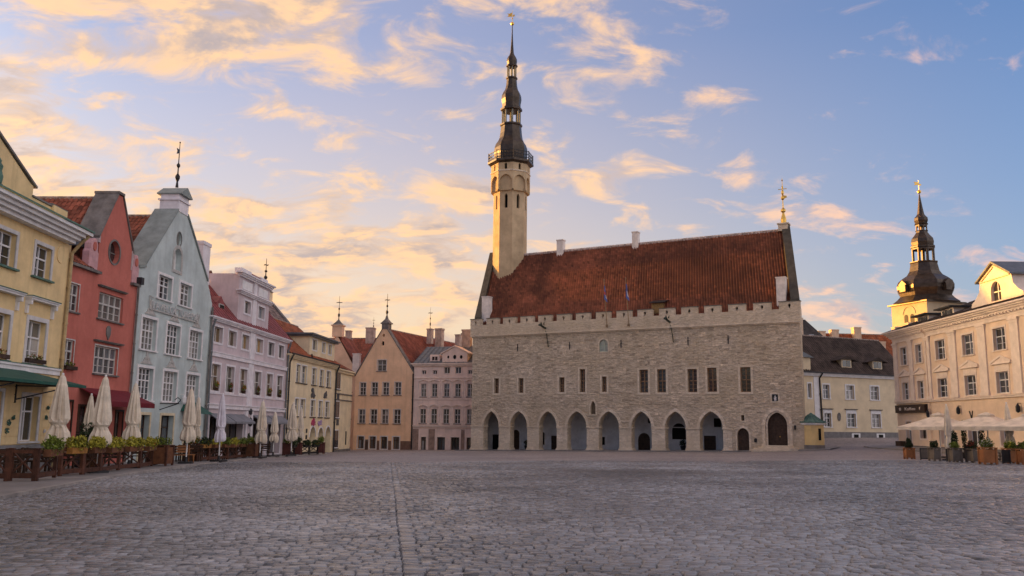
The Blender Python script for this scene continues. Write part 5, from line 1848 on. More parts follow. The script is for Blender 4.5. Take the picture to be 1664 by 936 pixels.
finial(oh, ou(-4.28), .38, 15.2, 18.3, vane='cross', r=.07)
CHM = M('chimney_render', (.50, .40, .35), .9, .2, 2, .3)
OT = M('brick_red_tile', (.27, .085, .055), .8, .22, .8, .2, 40, tint=.3)
pitched(oh, -.3, OW+.1, .6, 23, 7.7, 13.6, UNDER, tilemat=OT, axis='y', tw=.34, th=.42, over=.2, seed=71)
oh.add('plinth_panel', MB().box(ou(-6.6), ou(-6.2), -.04, .02, -2.1, -.5), GREYCOP)
for a, b in ((-6.65, -6.2), (-4.9, -4.55), (-3.25, -2.85), (-1.5, -.02)):
    oh.box('plinth_panel', M('brown_stone', (.2, .12, .09), .85, .2, 2, .3), ou(a), ou(b), -.04, .02, -2.2, -.62)
chimney(oh, ou(-2.9), ou(-1.9), 11.5, 12.4, 11.0, 14.9, CHM, .25)
chimney(oh, ou(-2.9), ou(-2.2), 9.0, 9.7, 12.5, 14.6, CHM, .15)
chimney(oh, ou(-2.4), ou(-1.7), 17, 18, 12.0, 14.6, CHM, .15)
finial(oh, ou(-2.55), 9.3, 14.6, 17.6, vane='cross', r=.04, name='aerial')
oh.add('gable_cross', MB().box(ou(-4.2), ou(-4.0), 22.7, 22.9, 13.5, 15.4).box(ou(-4.5), ou(-3.7), 22.72, 22.88, 14.6, 14.8), GREYCOP)
oh.pipe([(OW+.1, -.15, 7.8), (OW+.1, -.1, -2)], .09)

# --- pink house beside the hall
dp = bearing(-75, True)
ph = House('pink_house', 'ornate pink stucco house with grey sheet roof behind the town hall corner', (o0.x+.15, o0.y-.05), dp, zb=-2.0)
PW = 9.6
PWW = dict(frame=PNKP, sash=SASHG, rec=.14, proud=.03, sw=.08)
PT = M('pink_stucco_trim', (.84, .69, .60), .85, .1, 2, .2)
for i, c in enumerate((1.33, 2.78, 4.38, 5.86, 7.45, 8.9)):
    ph.window(c-.44, c+.44, 4.92, 6.62, cols=2, tr=.6, bars=(1, 0), sill=.1, sillmat=GREYCOP, **PWW)
    ph.window(c-.46, c+.46, 1.6, 3.48, cols=2, tr=.6, bars=(1, 0), sill=.1, sillmat=GREYCOP, **PWW)
    if i in (2, 3):
        ph.window(c-.46, c+.46, 7.72, 8.68, cols=2, tr=0, **PWW)
    else:
        ph.window(c-.36, c+.36, 7.64, 8.3, cols=2, tr=0, **PWW)
    for z in (6.75, 3.62):
        mb = MB()
        ring(mb, [(c-.62, z), (c-.3, z+.16), (c, z+.24), (c+.3, z+.16), (c+.62, z)], [(c-.68, z+.1), (c-.34, z+.29), (c, z+.38), (c+.34, z+.29), (c+.68, z+.1)], -.2, .02)
        ph.add('window_hood', mb, PT)
    for s in (-1, 1):
        for z0, z1 in ((4.75, 6.72), (1.4, 3.6)):
            ph.box('pilaster', PT, c+s*.66-.07, c+s*.66+.07, -.07, .02, z0, z1)
for a, b, k in ((1.0, 1.95, 0), (3.15, 4.45, 1), (4.95, 6.3, 1), (7.0, 8.2, 1)):
    ph.window(a, b, -1.85, .05, sw=.12, cols=2, tr=.74 if k == 0 else 0, frame=PT, sash=DARKWOOD, rec=.3, name='shop_window')
ph.wall([(0, -2.3), (PW, -2.3), (PW, 8.9), (0, 8.9)], PNKP, 9)
for z0, z1, o_ in ((7.2, 7.35, .12), (4.55, 4.68, .1), (1.12, 1.28, .16), (1.282, 1.36, .24)):
    ph.add('belt_course', MB().box(.02, PW-.02, -o_, .02, z0, z1), PT)
cornice(ph, 0, PW, 8.72, 9.1, .38, PT, 3)
ph.add('rustic_base', MB().box(.05, .8, -.05, .02, -2.2, .9).box(2.15, 2.95, -.05, .02, -2.2, .9).box(6.4, 6.85, -.05, .02, -2.2, .9), M('rustic_brown', (.36, .25, .2), .9, .2, 2, .4))
sheet_roof(ph, 0, PW, 0, 4.5, 9.12, 11.6, ROOFSHEET)
ph.holes = []
ga = ph.add('gablet', MB().prism([(3.75, 9.1), (7.05, 9.1), (7.05, 10.3), (5.4, 11.15), (3.75, 10.3)], -.1, 3), PNKP)
for P_, Q_ in (((3.55, 10.25), (5.45, 11.2)), ((7.25, 10.25), (5.35, 11.2))):
    o = ph.add('gablet_coping', slab(P_, Q_, -.25, 3, .12), PT, ga)
    fix_normals(o.data)
for u, r_ in ((4.55, .13), (5.4, .2), (6.25, .17)):
    ph.add('gablet_window', MB().prism(circle(u, 9.85, r_, r_*1.35, 12), -.14, -.08), BLACKHOLE, ga)
dq = ph.add('small_dormer', MB().box(2.0, 3.3, .2, 2.5, 9.3, 10.2), PNKP)
ph.add('pane', MB().box(2.3, 2.6, .17, .2, 9.5, 9.95).box(2.7, 3.0, .17, .2, 9.5, 9.95), GLASS, dq)
chimney(ph, 4.85, 6.0, 4.2, 5.2, 11.0, 13.8, CHM, .2)
# ------------------------------------------------------------------ right side: palace front, street house, kiosk, church
PALW = M('palace_peach_plaster', (.84, .65, .49), .9, .08, .7, .2, 40, streak=.1)
PALT = M('palace_pale_trim', (.86, .73, .63), .85, .07, 1.5, .15)
DKTILE = M('brown_black_tile', (.075, .052, .042), .8, .3, .8, .3, 40, tint=.35)
rb0 = Vector((at_depth(1459, 690, 85).x, 85))
dr_ = bearing(.43, True)
pb = House('palace_house', 'long peach coloured classical house with pilasters and pediment windows', rb0, dr_, zb=-1.2)
PBW = 40.0
PWN = dict(frame=PALT, sash=WHITE, rec=.2, proud=.04, sw=.15)
COLS = [(1.4, 3.02), (4.6, 6.08), (8.45, 10.4), (13.1, 15.12), (17.85, 19.82), (22.5, 24.5), (27.2, 29.2), (31.9, 33.9)]
for a, b in COLS:
    pb.window(a, b, 7.46, 9.28, cols=2, tr=.62, bars=(1, 0), sill=.12, **PWN)
    pb.window(a, b, 4.2, 5.96, cols=2, tr=.62, bars=(1, 0), sill=.08, **PWN)
    c, w = (a+b)/2, (b-a)/2+.38
    pd_ = pb.add('pediment', MB().prism([(c-w, 6.45), (c+w, 6.45), (c+w, 6.52), (c, 6.92), (c-w, 6.52)], -.06, .02), PALT)
    for s in (-1, 1):
        pb.add('pediment_moulding', MB().bar((c+s*w*1.05, -.1, 6.54), (c, -.1, 6.98), .16, .07, (0, 1, 0)), PALT, pd_)
    pb.box('pediment_base', PALT, c-w*1.05, c+w*1.05, -.2, .02, 6.38, 6.448, parent=pd_)
    pb.box('lintel_panel', PALT, a-.02, b+.02, -.03, .02, 5.97, 6.36, parent=pd_)
for i, (a, b) in enumerate(COLS):
    if i == 0:
        pb.window(1.75, 3.0, -.6, 2.3, sw=.12, cols=1, tr=.7, frame=PALT, sash=WHITE, rec=.25, name='shop_door')
    elif i == 1:
        pb.window(4.55, 6.05, .5, 2.1, sw=.14, cols=2, tr=.6, frame=PALT, sash=DARKWOOD, rec=.25)
    else:
        pb.window(a, b, .25, 2.12, sw=.14, cols=2, tr=.66, bars=(0, 0), frame=PALT, sash=WHITE, rec=.25, sill=.1)
pb.wall([(0, -1.6), (PBW, -1.6), (PBW, 10.0), (0, 10.0)], PALW, 14)
for a, b in ((.02, .8), (3.35, 4.1), (6.65, 7.55), (11.05, 12.2), (15.78, 16.9), (20.4, 21.5), (25.2, 26.3), (29.9, 31.0)):
    pl = pb.add('pilaster', MB().box(a, b, -.1, .02, 4.36, 9.3), PALT)
    pb.box('pilaster_base', PALT, a-.08, b+.08, -.16, .02, 4.09, 4.358, parent=pl)
    pb.add('pilaster_capital', MB().box(a-.05, b+.05, -.14, .02, 9.302, 9.5).box(a-.1, b+.1, -.2, .02, 9.502, 9.66), PALT, pl)
pb.add('frieze', MB().box(0, PBW, -.1, .02, 9.67, 9.9).box(0, PBW, -.14, .02, 9.902, 10.2), PALT)
cornice(pb, 0, PBW, 10.2, 10.75, .8, PALT, 4)
for k in range(int(PBW/.45)):
    if k < 60:
        pb.box('dentil', PALT, .1+k*.45, .3+k*.45, -.36, -.15, 10.08, 10.2)
pb.add('belt_course', MB().box(0, PBW, -.16, .02, 3.86, 4.0).box(0, PBW, -.22, .02, 4.002, 4.06), PALT)
# rusticated courses on the ground floor
z = .0
while z < 3.7:
    zt = z+.42
    xs = [(7.2, 8.4), (10.45, 13.05), (15.2, 17.8), (19.9, 22.4)]
    if zt > 2.2 or zt < .24:
        xs = [(7.2, 9.4), (9.4, 11.6), (11.6, 14.1), (14.1, 16.4), (16.4, 18.9), (18.9, 22.4)]
    for a, b in xs:
        n = max(1, int((b-a)/1.2))
        for i in range(n):
            pb.box('stone_block', PALW, a+(b-a)*i/n+.004, a+(b-a)*(i+1)/n-.004, -.035, .02, z+.014, min(zt, 3.84)-.014)
    z = zt
pb.box('plinth', M('grey_plinth_stone', (.2, .19, .185), .85, .15, 2, .3), .0, PBW, -.06, .02, -1.6, -.02)
SIGNB = M('sign_dark_brown', (.035, .018, .015), .5, .1, 3, .05)
sg = pb.add('shop_sign', MB().box(.3, 6.4, -.3, -.02, 2.98, 3.7), SIGNB)
sign(pb, '8   Kalfuu   f', 1.2, 3.2, .38, 4.4, PALT, -.32, sg)
for u, z in ((6.9, 2.5), (12.3, 2.7), (21.0, 2.7)):
    pb.add('wall_lamp', MB().lathe([(.05, 0), (.15, .1), (.15, .45), (.04, .65)], 6, (u, -.25, z)).box(u-.03, u+.03, -.25, 0, z+.66, z+.7), DARKMETAL)
pb.add('wall_ornament', MB().bar((14.0, -.05, 2.3), (13.75, -.08, 2.95), .06, .06).bar((14.0, -.05, 2.3), (14.25, -.08, 2.95), .06, .06).sphere((14, -.06, 2.5), .14, 8, 5, 1, .5, 1), DARKMETAL)
# roof with two flat dormers and the big curved gable
mb = MB().add([(-.6, -.75, 10.77), (PBW, -.75, 10.77), (PBW, 8, 14.0), (2.5, 8, 14.0), (-.6, 14.5, 10.77), (PBW, 14.5, 10.77)], [(0, 1, 2, 3), (0, 3, 4), (3, 2, 5, 4)])
pr = pb.add('roof', mb, DKTILE)
tiles(pr, (2.4, -.75, 10.79), (22, 0, 0), (0, 8.75, 3.23), .34, .42, DKTILE, seed=81)
for u, hz_ in ((4.6, 11.7), (9.2, 11.75)):
    fd = pb.add('dormer', MB().box(u, u+2.2, .4, 3.2, 10.9, hz_), PALT)
    pb.add('dormer_roof', MB().box(u-.35, u+2.55, -.1, 4.4, hz_+.002, hz_+.13), DARKMETAL, fd)
    for k in range(4):
        pb.box('pane', GLASS, u+.2+k*.47, u+.58+k*.47, .37, .4, 11.08, hz_-.12, parent=fd)
gb = wall_mb([(15.2, 10.77), (22.8, 10.77), (22.6, 11.4), (22.0, 11.7), (21.4, 12.2), (21.2, 13.0), (19.0, 14.15), (16.8, 13.0), (16.6, 12.2), (16.0, 11.7), (15.4, 11.4)], [(rounded(18.3, 19.7, 11.2, 12.0), .35)], .35, 3.5, lambda p: (p[0], p[1]-.1, p[2]))
gab = pb.add('gable', gb, PALT)
fix_normals(gab.data)
pb.add('pane', MB().box(18.2, 18.98, .15, .18, 11.1, 11.9).box(19.02, 19.8, .15, .18, 11.1, 11.9).box(18.2, 19.8, .15, .18, 11.95, 12.75), GLASS, gab)
pb.add('sash', MB().box(18.96, 19.04, .1, .15, 11.2, 12.7).box(18.3, 19.7, .1, .15, 11.88, 11.96), WHITE, gab)
for s in (-1, 1):
    o = pb.add('gable_coping', slab((19+s*2.5, 12.86), (19, 14.12), -.35, 5.5, .14), ROOFSHEET, gab)
    fix_normals(o.data)
    pb.add('gable_moulding', MB().bar((19+s*2.0, -.16, 12.95), (19, -.16, 13.9), .1, .08, (0, 1, 0)), PALW, gab)
pb.box('gable_moulding', PALW, 16.9, 21.1, -.2, -.1, 12.86, 12.95, parent=gab)
pb.pipe([(7.0, -.5, 10.3), (7.0, -.12, 9.9), (7.0, -.12, -.5)], .05, PALW)
pb.box('bin_store', DARKWOOD, .4, 1.5, -.5, 0, -1.0, .35)

# --- cream street house seen between hall and palace
CBP = M('ochre_cream_plaster', (.74, .61, .42), .9, .08, .7, .2, 40, streak=.12)
cb0 = Vector((at_depth(1343, 690, 105).x, 105.))
sh_ = House('street_house', 'two storey ochre cream house with dark tile roof down the side street', (cb0.x-bearing(64.8)[0]*6, cb0.y-bearing(64.8)[1]*6), bearing(64.8), zb=-.2)
su = lambda u: u+6
SW = dict(frame=WHITE, sash=WHITE, rec=.2, proud=.04, sw=.15)
for a, b in ((-.4, .8), (3.26, 4.78), (7.34, 8.92)):
    sh_.window(su(a-.05), su(b+.05), 5.03, 6.84, cols=2, tr=.64, bars=(1, 0), sill=.1, **SW)
    sh_.window(su(a-.05), su(b+.12), 1.68, 3.46, cols=2, tr=.64, bars=(1, 0), sill=.1, **SW)
    hood(sh_, su(a-.2), su(b+.25), 3.75, .16, .1, GREYCOP)
    sh_.box('lintel_panel', WHITE, su(a-.05), su(b+.12), -.03, .02, 3.462, 3.74)
sh_.window(su(-2.8), su(-2.0), 4.9, 6.9, cols=1, tr=0, **SW)
sh_.wall([(0, -.8), (20, -.8), (20, 7.75), (0, 7.75)], CBP, 9)
sh_.box('pilaster', WHITE, su(-1.75), su(-.95), -.05, .02, 2.0, 7.6)
cornice(sh_, 0, 20, 7.65, 8.0, .4, WHITE, 3)
sh_.add('gutter', MB().box(-.2, 20.2, -.56, -.42, 8.0, 8.14), DARKMETAL)
pitched(sh_, -.3, 20.3, 0, 9, 8.02, 13.0, DKTILE, tilemat=DKTILE, axis='u', tw=.36, th=.42, over=.35, seed=91, only_front=True)
for u in (2.7, 7.9):
    dm = sh_.add('dormer', MB().prism([(su(u)+.6, 8.9), (su(u)+2.2, 8.9), (su(u)+2.2, 9.85), (su(u)+.6, 9.85)], .4, 2.5), CBP)
    sh_.add('dormer_roof', MB().prism([(su(u)-.4, 9.7), (su(u)+.3, 9.95), (su(u)+1.4, 10.35), (su(u)+2.5, 9.95), (su(u)+3.2, 9.7), (su(u)+2.4, 9.86), (su(u)+.4, 9.86)], .2, 2.8), DKTILE, dm)
    for k in (0, 1):
        sh_.box('pane', GLASS, su(u)+.75+k*.68, su(u)+1.36+k*.68, .36, .4, 9.0, 9.75, parent=dm)
sh_.pipe([(su(-.7), -.48, 8.0), (su(-.9), -.14, 7.4), (su(-.75), -.14, 1.8)], .09)
sh_.box('plinth', M('grey_plinth_stone2', (.22, .21, .21), .85, .15, 2, .3), 0, 20, -.06, .02, -.8, 1.1)
for u in (3.9, 8.0):
    ws_ = sh_.box('cellar_window', WHITE, su(u), su(u+1.4), -.09, .0, .3, .95)
    sh_.box('pane', BLACKHOLE, su(u+.35), su(u+1.1), -.1, -.088, .42, .82, parent=ws_)
sh_.add('shield', MB().prism(circle(su(2.05), 2.9, .28, .5, 10), -.07, .0), GREYCOP)
chimney(sh_, su(-.3), su(1.4), 4.6, 5.7, 11.6, 15.3, M('warm_chimney', (.66, .5, .36), .85, .12, 2, .2), .1)
sh_.add('attic_gable', MB().box(su(-6), su(-2.2), -.1, 2.5, 8.0, 9.8), CBP)
sh_.add('attic_gable_roof', MB().prism([(su(-6.2), 9.8), (su(-1.9), 9.8), (su(-2.3), 9.95), (su(-4), 10.6), (su(-4.6), 11.6), (su(-6.2), 11.9)], -.4, 2.6), ROOFSHEET)

# --- kiosk: small round-cornered lodge beside the portal
kp = on_ground(1325, 729)
kz = float(gz(kp.x, kp.y))
kh = new_obj('lodge', None)
kc_ = H.at(37.55, 1.0, 0)
kz = float(gz(kc_.x, kc_.y))
kh.location = (kc_.x, kc_.y, kz)
tag(kh, 'small yellow round lodge with green copper roof against the town hall', 'lodge')
new_obj('wall', MB().lathe([(1.12, .45), (1.12, 2.3)], 16), M('lodge_yellow', (.74, .55, .26), .85, .08, 1, .2), kh)
new_obj('base', MB().lathe([(1.17, -.4), (1.17, .449)], 16), MATS['grey_plinth_stone'], kh)
new_obj('cornice', MB().lathe([(1.14, 2.3), (1.28, 2.38), (1.28, 2.52), (1.1, 2.54)], 16), WHITE, kh)
rk = new_obj('roof', MB().lathe([(1.36, 2.54), (1.36, 2.6), (.9, 2.8), (.55, 3.05), (.28, 3.3), (.05, 3.5)], 16), GREENCU, kh)
for k in range(16):
    t = 2*math.pi*k/16
    new_obj('seam', MB().path([(1.36*math.cos(t), 1.36*math.sin(t), 2.62), (.9*math.cos(t), .9*math.sin(t), 2.82), (.55*math.cos(t), .55*math.sin(t), 3.07), (.28*math.cos(t), .28*math.sin(t), 3.32)], .03, 5), GREENCU, rk)
ta = -1.2
new_obj('slit_window', MB().bar((1.11*math.cos(ta), 1.11*math.sin(ta), .9), (1.11*math.cos(ta), 1.11*math.sin(ta), 2.0), .26, .1, (math.cos(ta), math.sin(ta), 0)), BLACKHOLE, kh)

# --- church tower beyond the palace
cx, cy = at_depth(1505, 489, 190).x, 190.0
cz0 = 8.0
ct = new_obj('church_tower', None)
ct.location = (cx, cy, cz0)
tag(ct, 'distant church tower with dark bulbous baroque spire above the palace roof', 'church tower')
CHW = M('church_render', (.52, .44, .30), .9, .1, .3, .2)
TRT = R(-90-62)
def sq(r, rot=0.0):
    return [(r*math.cos(rot+math.pi/4+k*math.pi/2), r*math.sin(rot+math.pi/4+k*math.pi/2)) for k in range(4)]
rot_c = R(20)
new_obj('wall', MB().prism_z(sq(7.1, rot_c), -9, 20.6), CHW, ct)
for k in range(4):
    a = rot_c+k*math.pi/2-math.pi/2*0
    n = Vector((math.cos(a), math.sin(a), 0))
    t = Vector((-n.y, n.x, 0))
    c = n*(7.1/math.sqrt(2)+.02)
    for s in (-.85, .85):
        mb = MB().prism(rounded(s-.55, s+.55, 15.0, 17.8), -.03, .05)
        mb.v = [tuple(c+t*v[0]-n*v[1]+Vector((0, 0, v[2]))) for v in mb.v]
        o = new_obj('belfry_window', mb, M('louvre', (.10, .09, .07), .8, .1, 3, .1), ct)
        fix_normals(o.data)
    mb = MB()
    ring(mb, rounded(-1.6, 1.6, 14.5, 18.4)[2:], rounded(-1.9, 1.9, 14.5, 18.4)[2:], -.1, .05)
    mb.v = [tuple(c+t*v[0]-n*v[1]+Vector((0, 0, v[2]))) for v in mb.v]
    o = new_obj('belfry_arch', mb, CHW, ct)
    fix_normals(o.data)
eave = sq(8.9, rot_c)
mb = MB()
o8 = lambda r: [(r*math.cos(rot_c+math.pi/8+k*math.pi/4), r*math.sin(rot_c+math.pi/8+k*math.pi/4)) for k in range(8)]
mb.prism_z(sq(7.9, rot_c), 20.6, 20.9)
prof = [(6.9, 20.9), (6.0, 21.6), (5.3, 22.4), (5.5, 23.1), (5.9, 23.9), (5.95, 24.7), (5.6, 25.6), (4.7, 26.4), (3.7, 27.1), (3.15, 28.0), (2.9, 29.2), (2.75, 29.8), (2.9, 30.0), (2.9, 30.2), (2.4, 30.25)]
mb.lathe([(r*1.04, z-.0) for r, z in prof], 8, (0, 0, 0), rot_c+math.pi/8)
new_obj('lower_dome', mb, SPIRE, ct)
for k in range(4):
    a = rot_c+k*math.pi/2
    n = Vector((math.cos(a), math.sin(a), 0))
    t = Vector((-n.y, n.x, 0))
    mb = MB().prism([(-.8, 23.2), (.8, 23.2), (.8, 24.6), (1.15, 24.7), (0, 25.7), (-1.15, 24.7), (-.8, 24.6)], -.6, 1.2)
    mb.v = [tuple(n*5.9+t*v[0]-n*v[1]+Vector((0, 0, v[2]))) for v in mb.v]
    o = new_obj('dome_dormer', mb, SPIRE, ct)
    fix_normals(o.data)
def ch_lantern(z0, z1, r, t):
    mb = MB()
    for k in range(8):
        a = rot_c+math.pi/8+k*math.pi/4
        mb.tube((r*math.cos(a), r*math.sin(a), z0), (r*math.cos(a), r*math.sin(a), z1), t, t, 6)
    for k in range(8):
        a, b = rot_c+math.pi/8+k*math.pi/4, rot_c+math.pi/8+(k+1)*math.pi/4
        mb.bar((r*math.cos(a), r*math.sin(a), z1-.25), (r*math.cos(b), r*math.sin(b), z1-.25), t*1.6, .5)
    mb.tube((0, 0, z0), (0, 0, z1), t*1.4, t*1.4, 6)
    new_obj('lantern', mb, SPIRE, ct)
ch_lantern(30.1, 33.5, 2.2, .28)
new_obj('middle_dome', MB().lathe([(2.3, 33.2), (2.65, 33.4), (2.65, 33.7), (2.35, 33.9), (2.5, 34.6), (2.35, 35.4), (1.7, 36.2), (1.3, 36.8), (1.25, 37.2), (1.4, 37.3), (1.0, 37.4)], 8, (0, 0, 0), rot_c+math.pi/8), SPIRE, ct)
ch_lantern(37.2, 38.8, 1.1, .16)
new_obj('spire', MB().lathe([(1.2, 38.6), (1.5, 38.8), (1.25, 39.0), (1.52, 39.6), (1.45, 40.2), (1.0, 40.7), (.78, 41.1), (.45, 43.2), (.1, 45.8)], 8, (0, 0, 0), rot_c+math.pi/8), SPIRE, ct)
new_obj('orb', MB().sphere((0, 0, 46.3), .45, 10, 6), GOLD, ct)
new_obj('weather_vane', MB().tube((0, 0, 46.6), (0, 0, 49), .07, .05, 6).prism([(0, 47.9), (-1.1, 47.8), (-.8, 48.2), (-1.1, 48.6), (0, 48.5)], -.04, .04).prism([(.1, 47.7), (.6, 47.8), (.5, 48.1), (.1, 48.1)], -.04, .04), GOLD, ct)

# ------------------------------------------------------------------ roofs behind
def back_house(name, label, p, az, W, D, ze, zr, wall, tile, axis, zb=-2.5, rev=False):
    h = House(name, label, p, bearing(az, rev), zb=zb)
    h.add('wall', (MB().box(0, W, 0, D, zb, ze) if axis == 'u' else MB().prism([(0, zb), (W, zb), (W, ze), (W/2, zr-.1), (0, ze)], 0, D)), wall)
    pitched(h, -.2, W+.2, .1 if axis == 'y' else 0, D, ze, zr, UNDER, tilemat=tile, axis=axis, tw=.4, th=.5, over=.2, seed=int(W*7+D))
    return h
# mottled roof with a turret behind the lilac house
MOT = M('mottled_grey_tile', (.24, .20, .185), .85, .5, 1.2, .3, 40, tint=.5, col2=(.10, .05, .045))
q = at_depth(500, 530, 106)
p2 = at_depth(433, 530, 98)
bk = back_house('rear_house', 'old house with lichen mottled grey roof and a small domed turret', (-30.2, 92), 12.5, 16.5, 9, 12.0, 16.9, CRMP, MOT, 'u', zb=-3)
tq = MB().box(15.4, 16.9, 3.8, 5.2, 15.6, 17.7)
t_ = bk.add('turret', tq, CRMP)
bk.add('turret_roof', MB().lathe([(1.15, 17.7), (.8, 18.0), (.3, 18.6), (.12, 19.0)], 4, (16.15, 4.5, 0), math.pi/4), GREYCOP, t_)
finial(bk, 16.15, 4.5, 18.9, 22.0, vane='cross', r=.09, parent=t_)
for s in (0,):
    o = bk.add('gable_coping', MB().add([(16.4, -.3, 11.9), (17.1, -.3, 11.9), (17.1, 4.5, 17.0), (16.4, 4.5, 17.0), (16.4, -.3, 12.2), (17.1, -.3, 12.2), (17.1, 4.5, 17.3), (16.4, 4.5, 17.3)], [(0, 1, 2, 3), (4, 7, 6, 5), (0, 4, 5, 1), (1, 5, 6, 2), (0, 3, 7, 4), (2, 6, 7, 3)]), GREYCOP)
# peach gable behind the corner house
gp = at_depth(541, 560, 108)
gx = at_depth(547, 560, 119).x
gk = back_house('gable_house', 'peach gabled house end with slim spire between cream house and orange gable', (gx-2.8, 119.4), 95, 5.6, 8, 8.6, 13.5, M('peach_plaster', (.78, .54, .38), .9, .1, .7, .2), OT, 'y', zb=-3)
gk.add('gable_turret', MB().box(2.1, 3.5, -.1, 1.0, 13.2, 14.7).box(1.95, 3.65, -.25, 1.2, 14.702, 14.85), MATS['peach_plaster'])
gk.add('turret_roof', MB().lathe([(.95, 14.85), (.4, 15.3), (.1, 15.6)], 4, (2.8, .45, 0), math.pi/4), GREYCOP)
finial(gk, 2.8, .45, 15.5, 18.9, vane='cross', r=.06)
chimney(gk, 5.2, 6.1, -.4, .5, 8.0, 10.9, PILL, .12)
# red roof behind corner and orange houses, lengthened out of sight to block sun
rr = back_house('red_roof_house', 'long house with brick red tile roof behind the corner house', (-49.0, 128), 96, 36, 9, 9.5, 14.0, CRMP, OT, 'u', zb=-3)
chimney(rr, 27.2, 28.4, 3.6, 4.8, 12.5, 15.6, CHM, .2)
chimney(rr, 24.0, 24.8, 4, 4.8, 13.0, 15.2, CHM, .15)
finial(rr, 28.2, 4.2, 15.5, 17.2, vane='cross', r=.035, name='aerial')
# slate roof and red roofs behind the street house
SLATE = M('dark_slate', (.065, .058, .056), .8, .3, 1, .3, 30, tint=.3)
sp_ = at_depth(1290, 560, 128)
sl_ = House('slate_roof_house', 'house with steep dark slate hipped roof behind the street house', (sp_.x-6, 128), (1, .1), zb=0)
sl_.add('wall', MB().box(0, 12.8, 0, 9, -1, 12.5), CRMP)
srf = sl_.add('roof', MB().add([(-.3, -.3, 12.5), (13.6, -.3, 12.5), (10.2, 4.5, 18.0), (-.3, 4.5, 18.0), (13.6, 9.3, 12.5), (-.3, 9.3, 12.5)], [(0, 1, 2, 3), (1, 4, 2), (3, 2, 4, 5), (0, 3, 5)]), SLATE)
tiles(srf, (-.3, -.3, 12.53), (13.9, 0, 0), (0, 4.8, 5.5), .34, .4, SLATE, clip=lambda u, v: u*13.9 < 13.9-3.4*v-.2, seed=95, hgt=.02)
oc_ = sl_.add('round_dormer', MB().prism(circle(6.9, 14.6, .75, .95, 14), -.2, 2), PALT)
sl_.add('pane', MB().prism(circle(6.9, 14.6, .45, .6, 14), -.24, -.19), GLASS, oc_)
for u in (8.0, 9.6):
    sl_.add('skylight', MB().add([(u, 1.2, 14.4), (u+.8, 1.2, 14.4), (u+.8, 2.2, 15.55), (u, 2.2, 15.55)], [(0, 1, 2, 3)]), M('skylight_glass', (.22, .24, .26), .2, .1, 2, 0, spec=.8))
r2 = at_depth(1372, 545, 150)
r3 = back_house('far_roof_house', 'far house with warm orange red tile roof and several chimneys', (r2.x-6, 150), 86, 30, 9, 12.5, 18.2, CRMP, M('warm_orange_tile', (.34, .10, .04), .8, .25, .8, .2, tint=.3), 'u', zb=0)
for u, z in ((3.0, 18.6), (5.4, 18.9), (9.5, 19.4), (17, 19.6), (19.5, 20.4)):
    chimney(r3, u, u+1.3, 3.2, 4.4, 15.5, z, MATS['warm_chimney'], .2)
chimney(r3, 12.0, 13.6, .2, 1.4, 13.0, 16.6, MATS['warm_chimney'], .2)
# added unseen house behind the blue gable; it keeps sun off the palace front
back_house('unseen_shade_house', 'added unseen tall cream house with red tile roof that shades the palace', (-66.0, 119), 96, 23, 10, 17.0, 22.5, CRMP, OT, 'u', zb=-3)
# ------------------------------------------------------------------ cafe terraces
FENCE = M('stained_fence_wood', (.10, .038, .022), .65, .3, 4, .3, 60, perobj=.2)
BOXW = M('flower_box_wood', (.16, .065, .03), .7, .25, 4, .3, 60, perobj=.25)
BOXO = M('ochre_flower_box', (.36, .17, .04), .7, .2, 4, .2)
CANV = M('beige_canvas', (.74, .65, .53), .85, .12, 2, .25, 14)
CANVW = M('lavender_white_canvas', (.76, .73, .80), .85, .1, 2, .25, 14)
POLE = M('white_pole', (.72, .72, .72), .4, .05, 2, 0)
BLACKM = M('black_lacquer', (.02, .018, .018), .5, .2, 3, .05)
PAVZ = .078

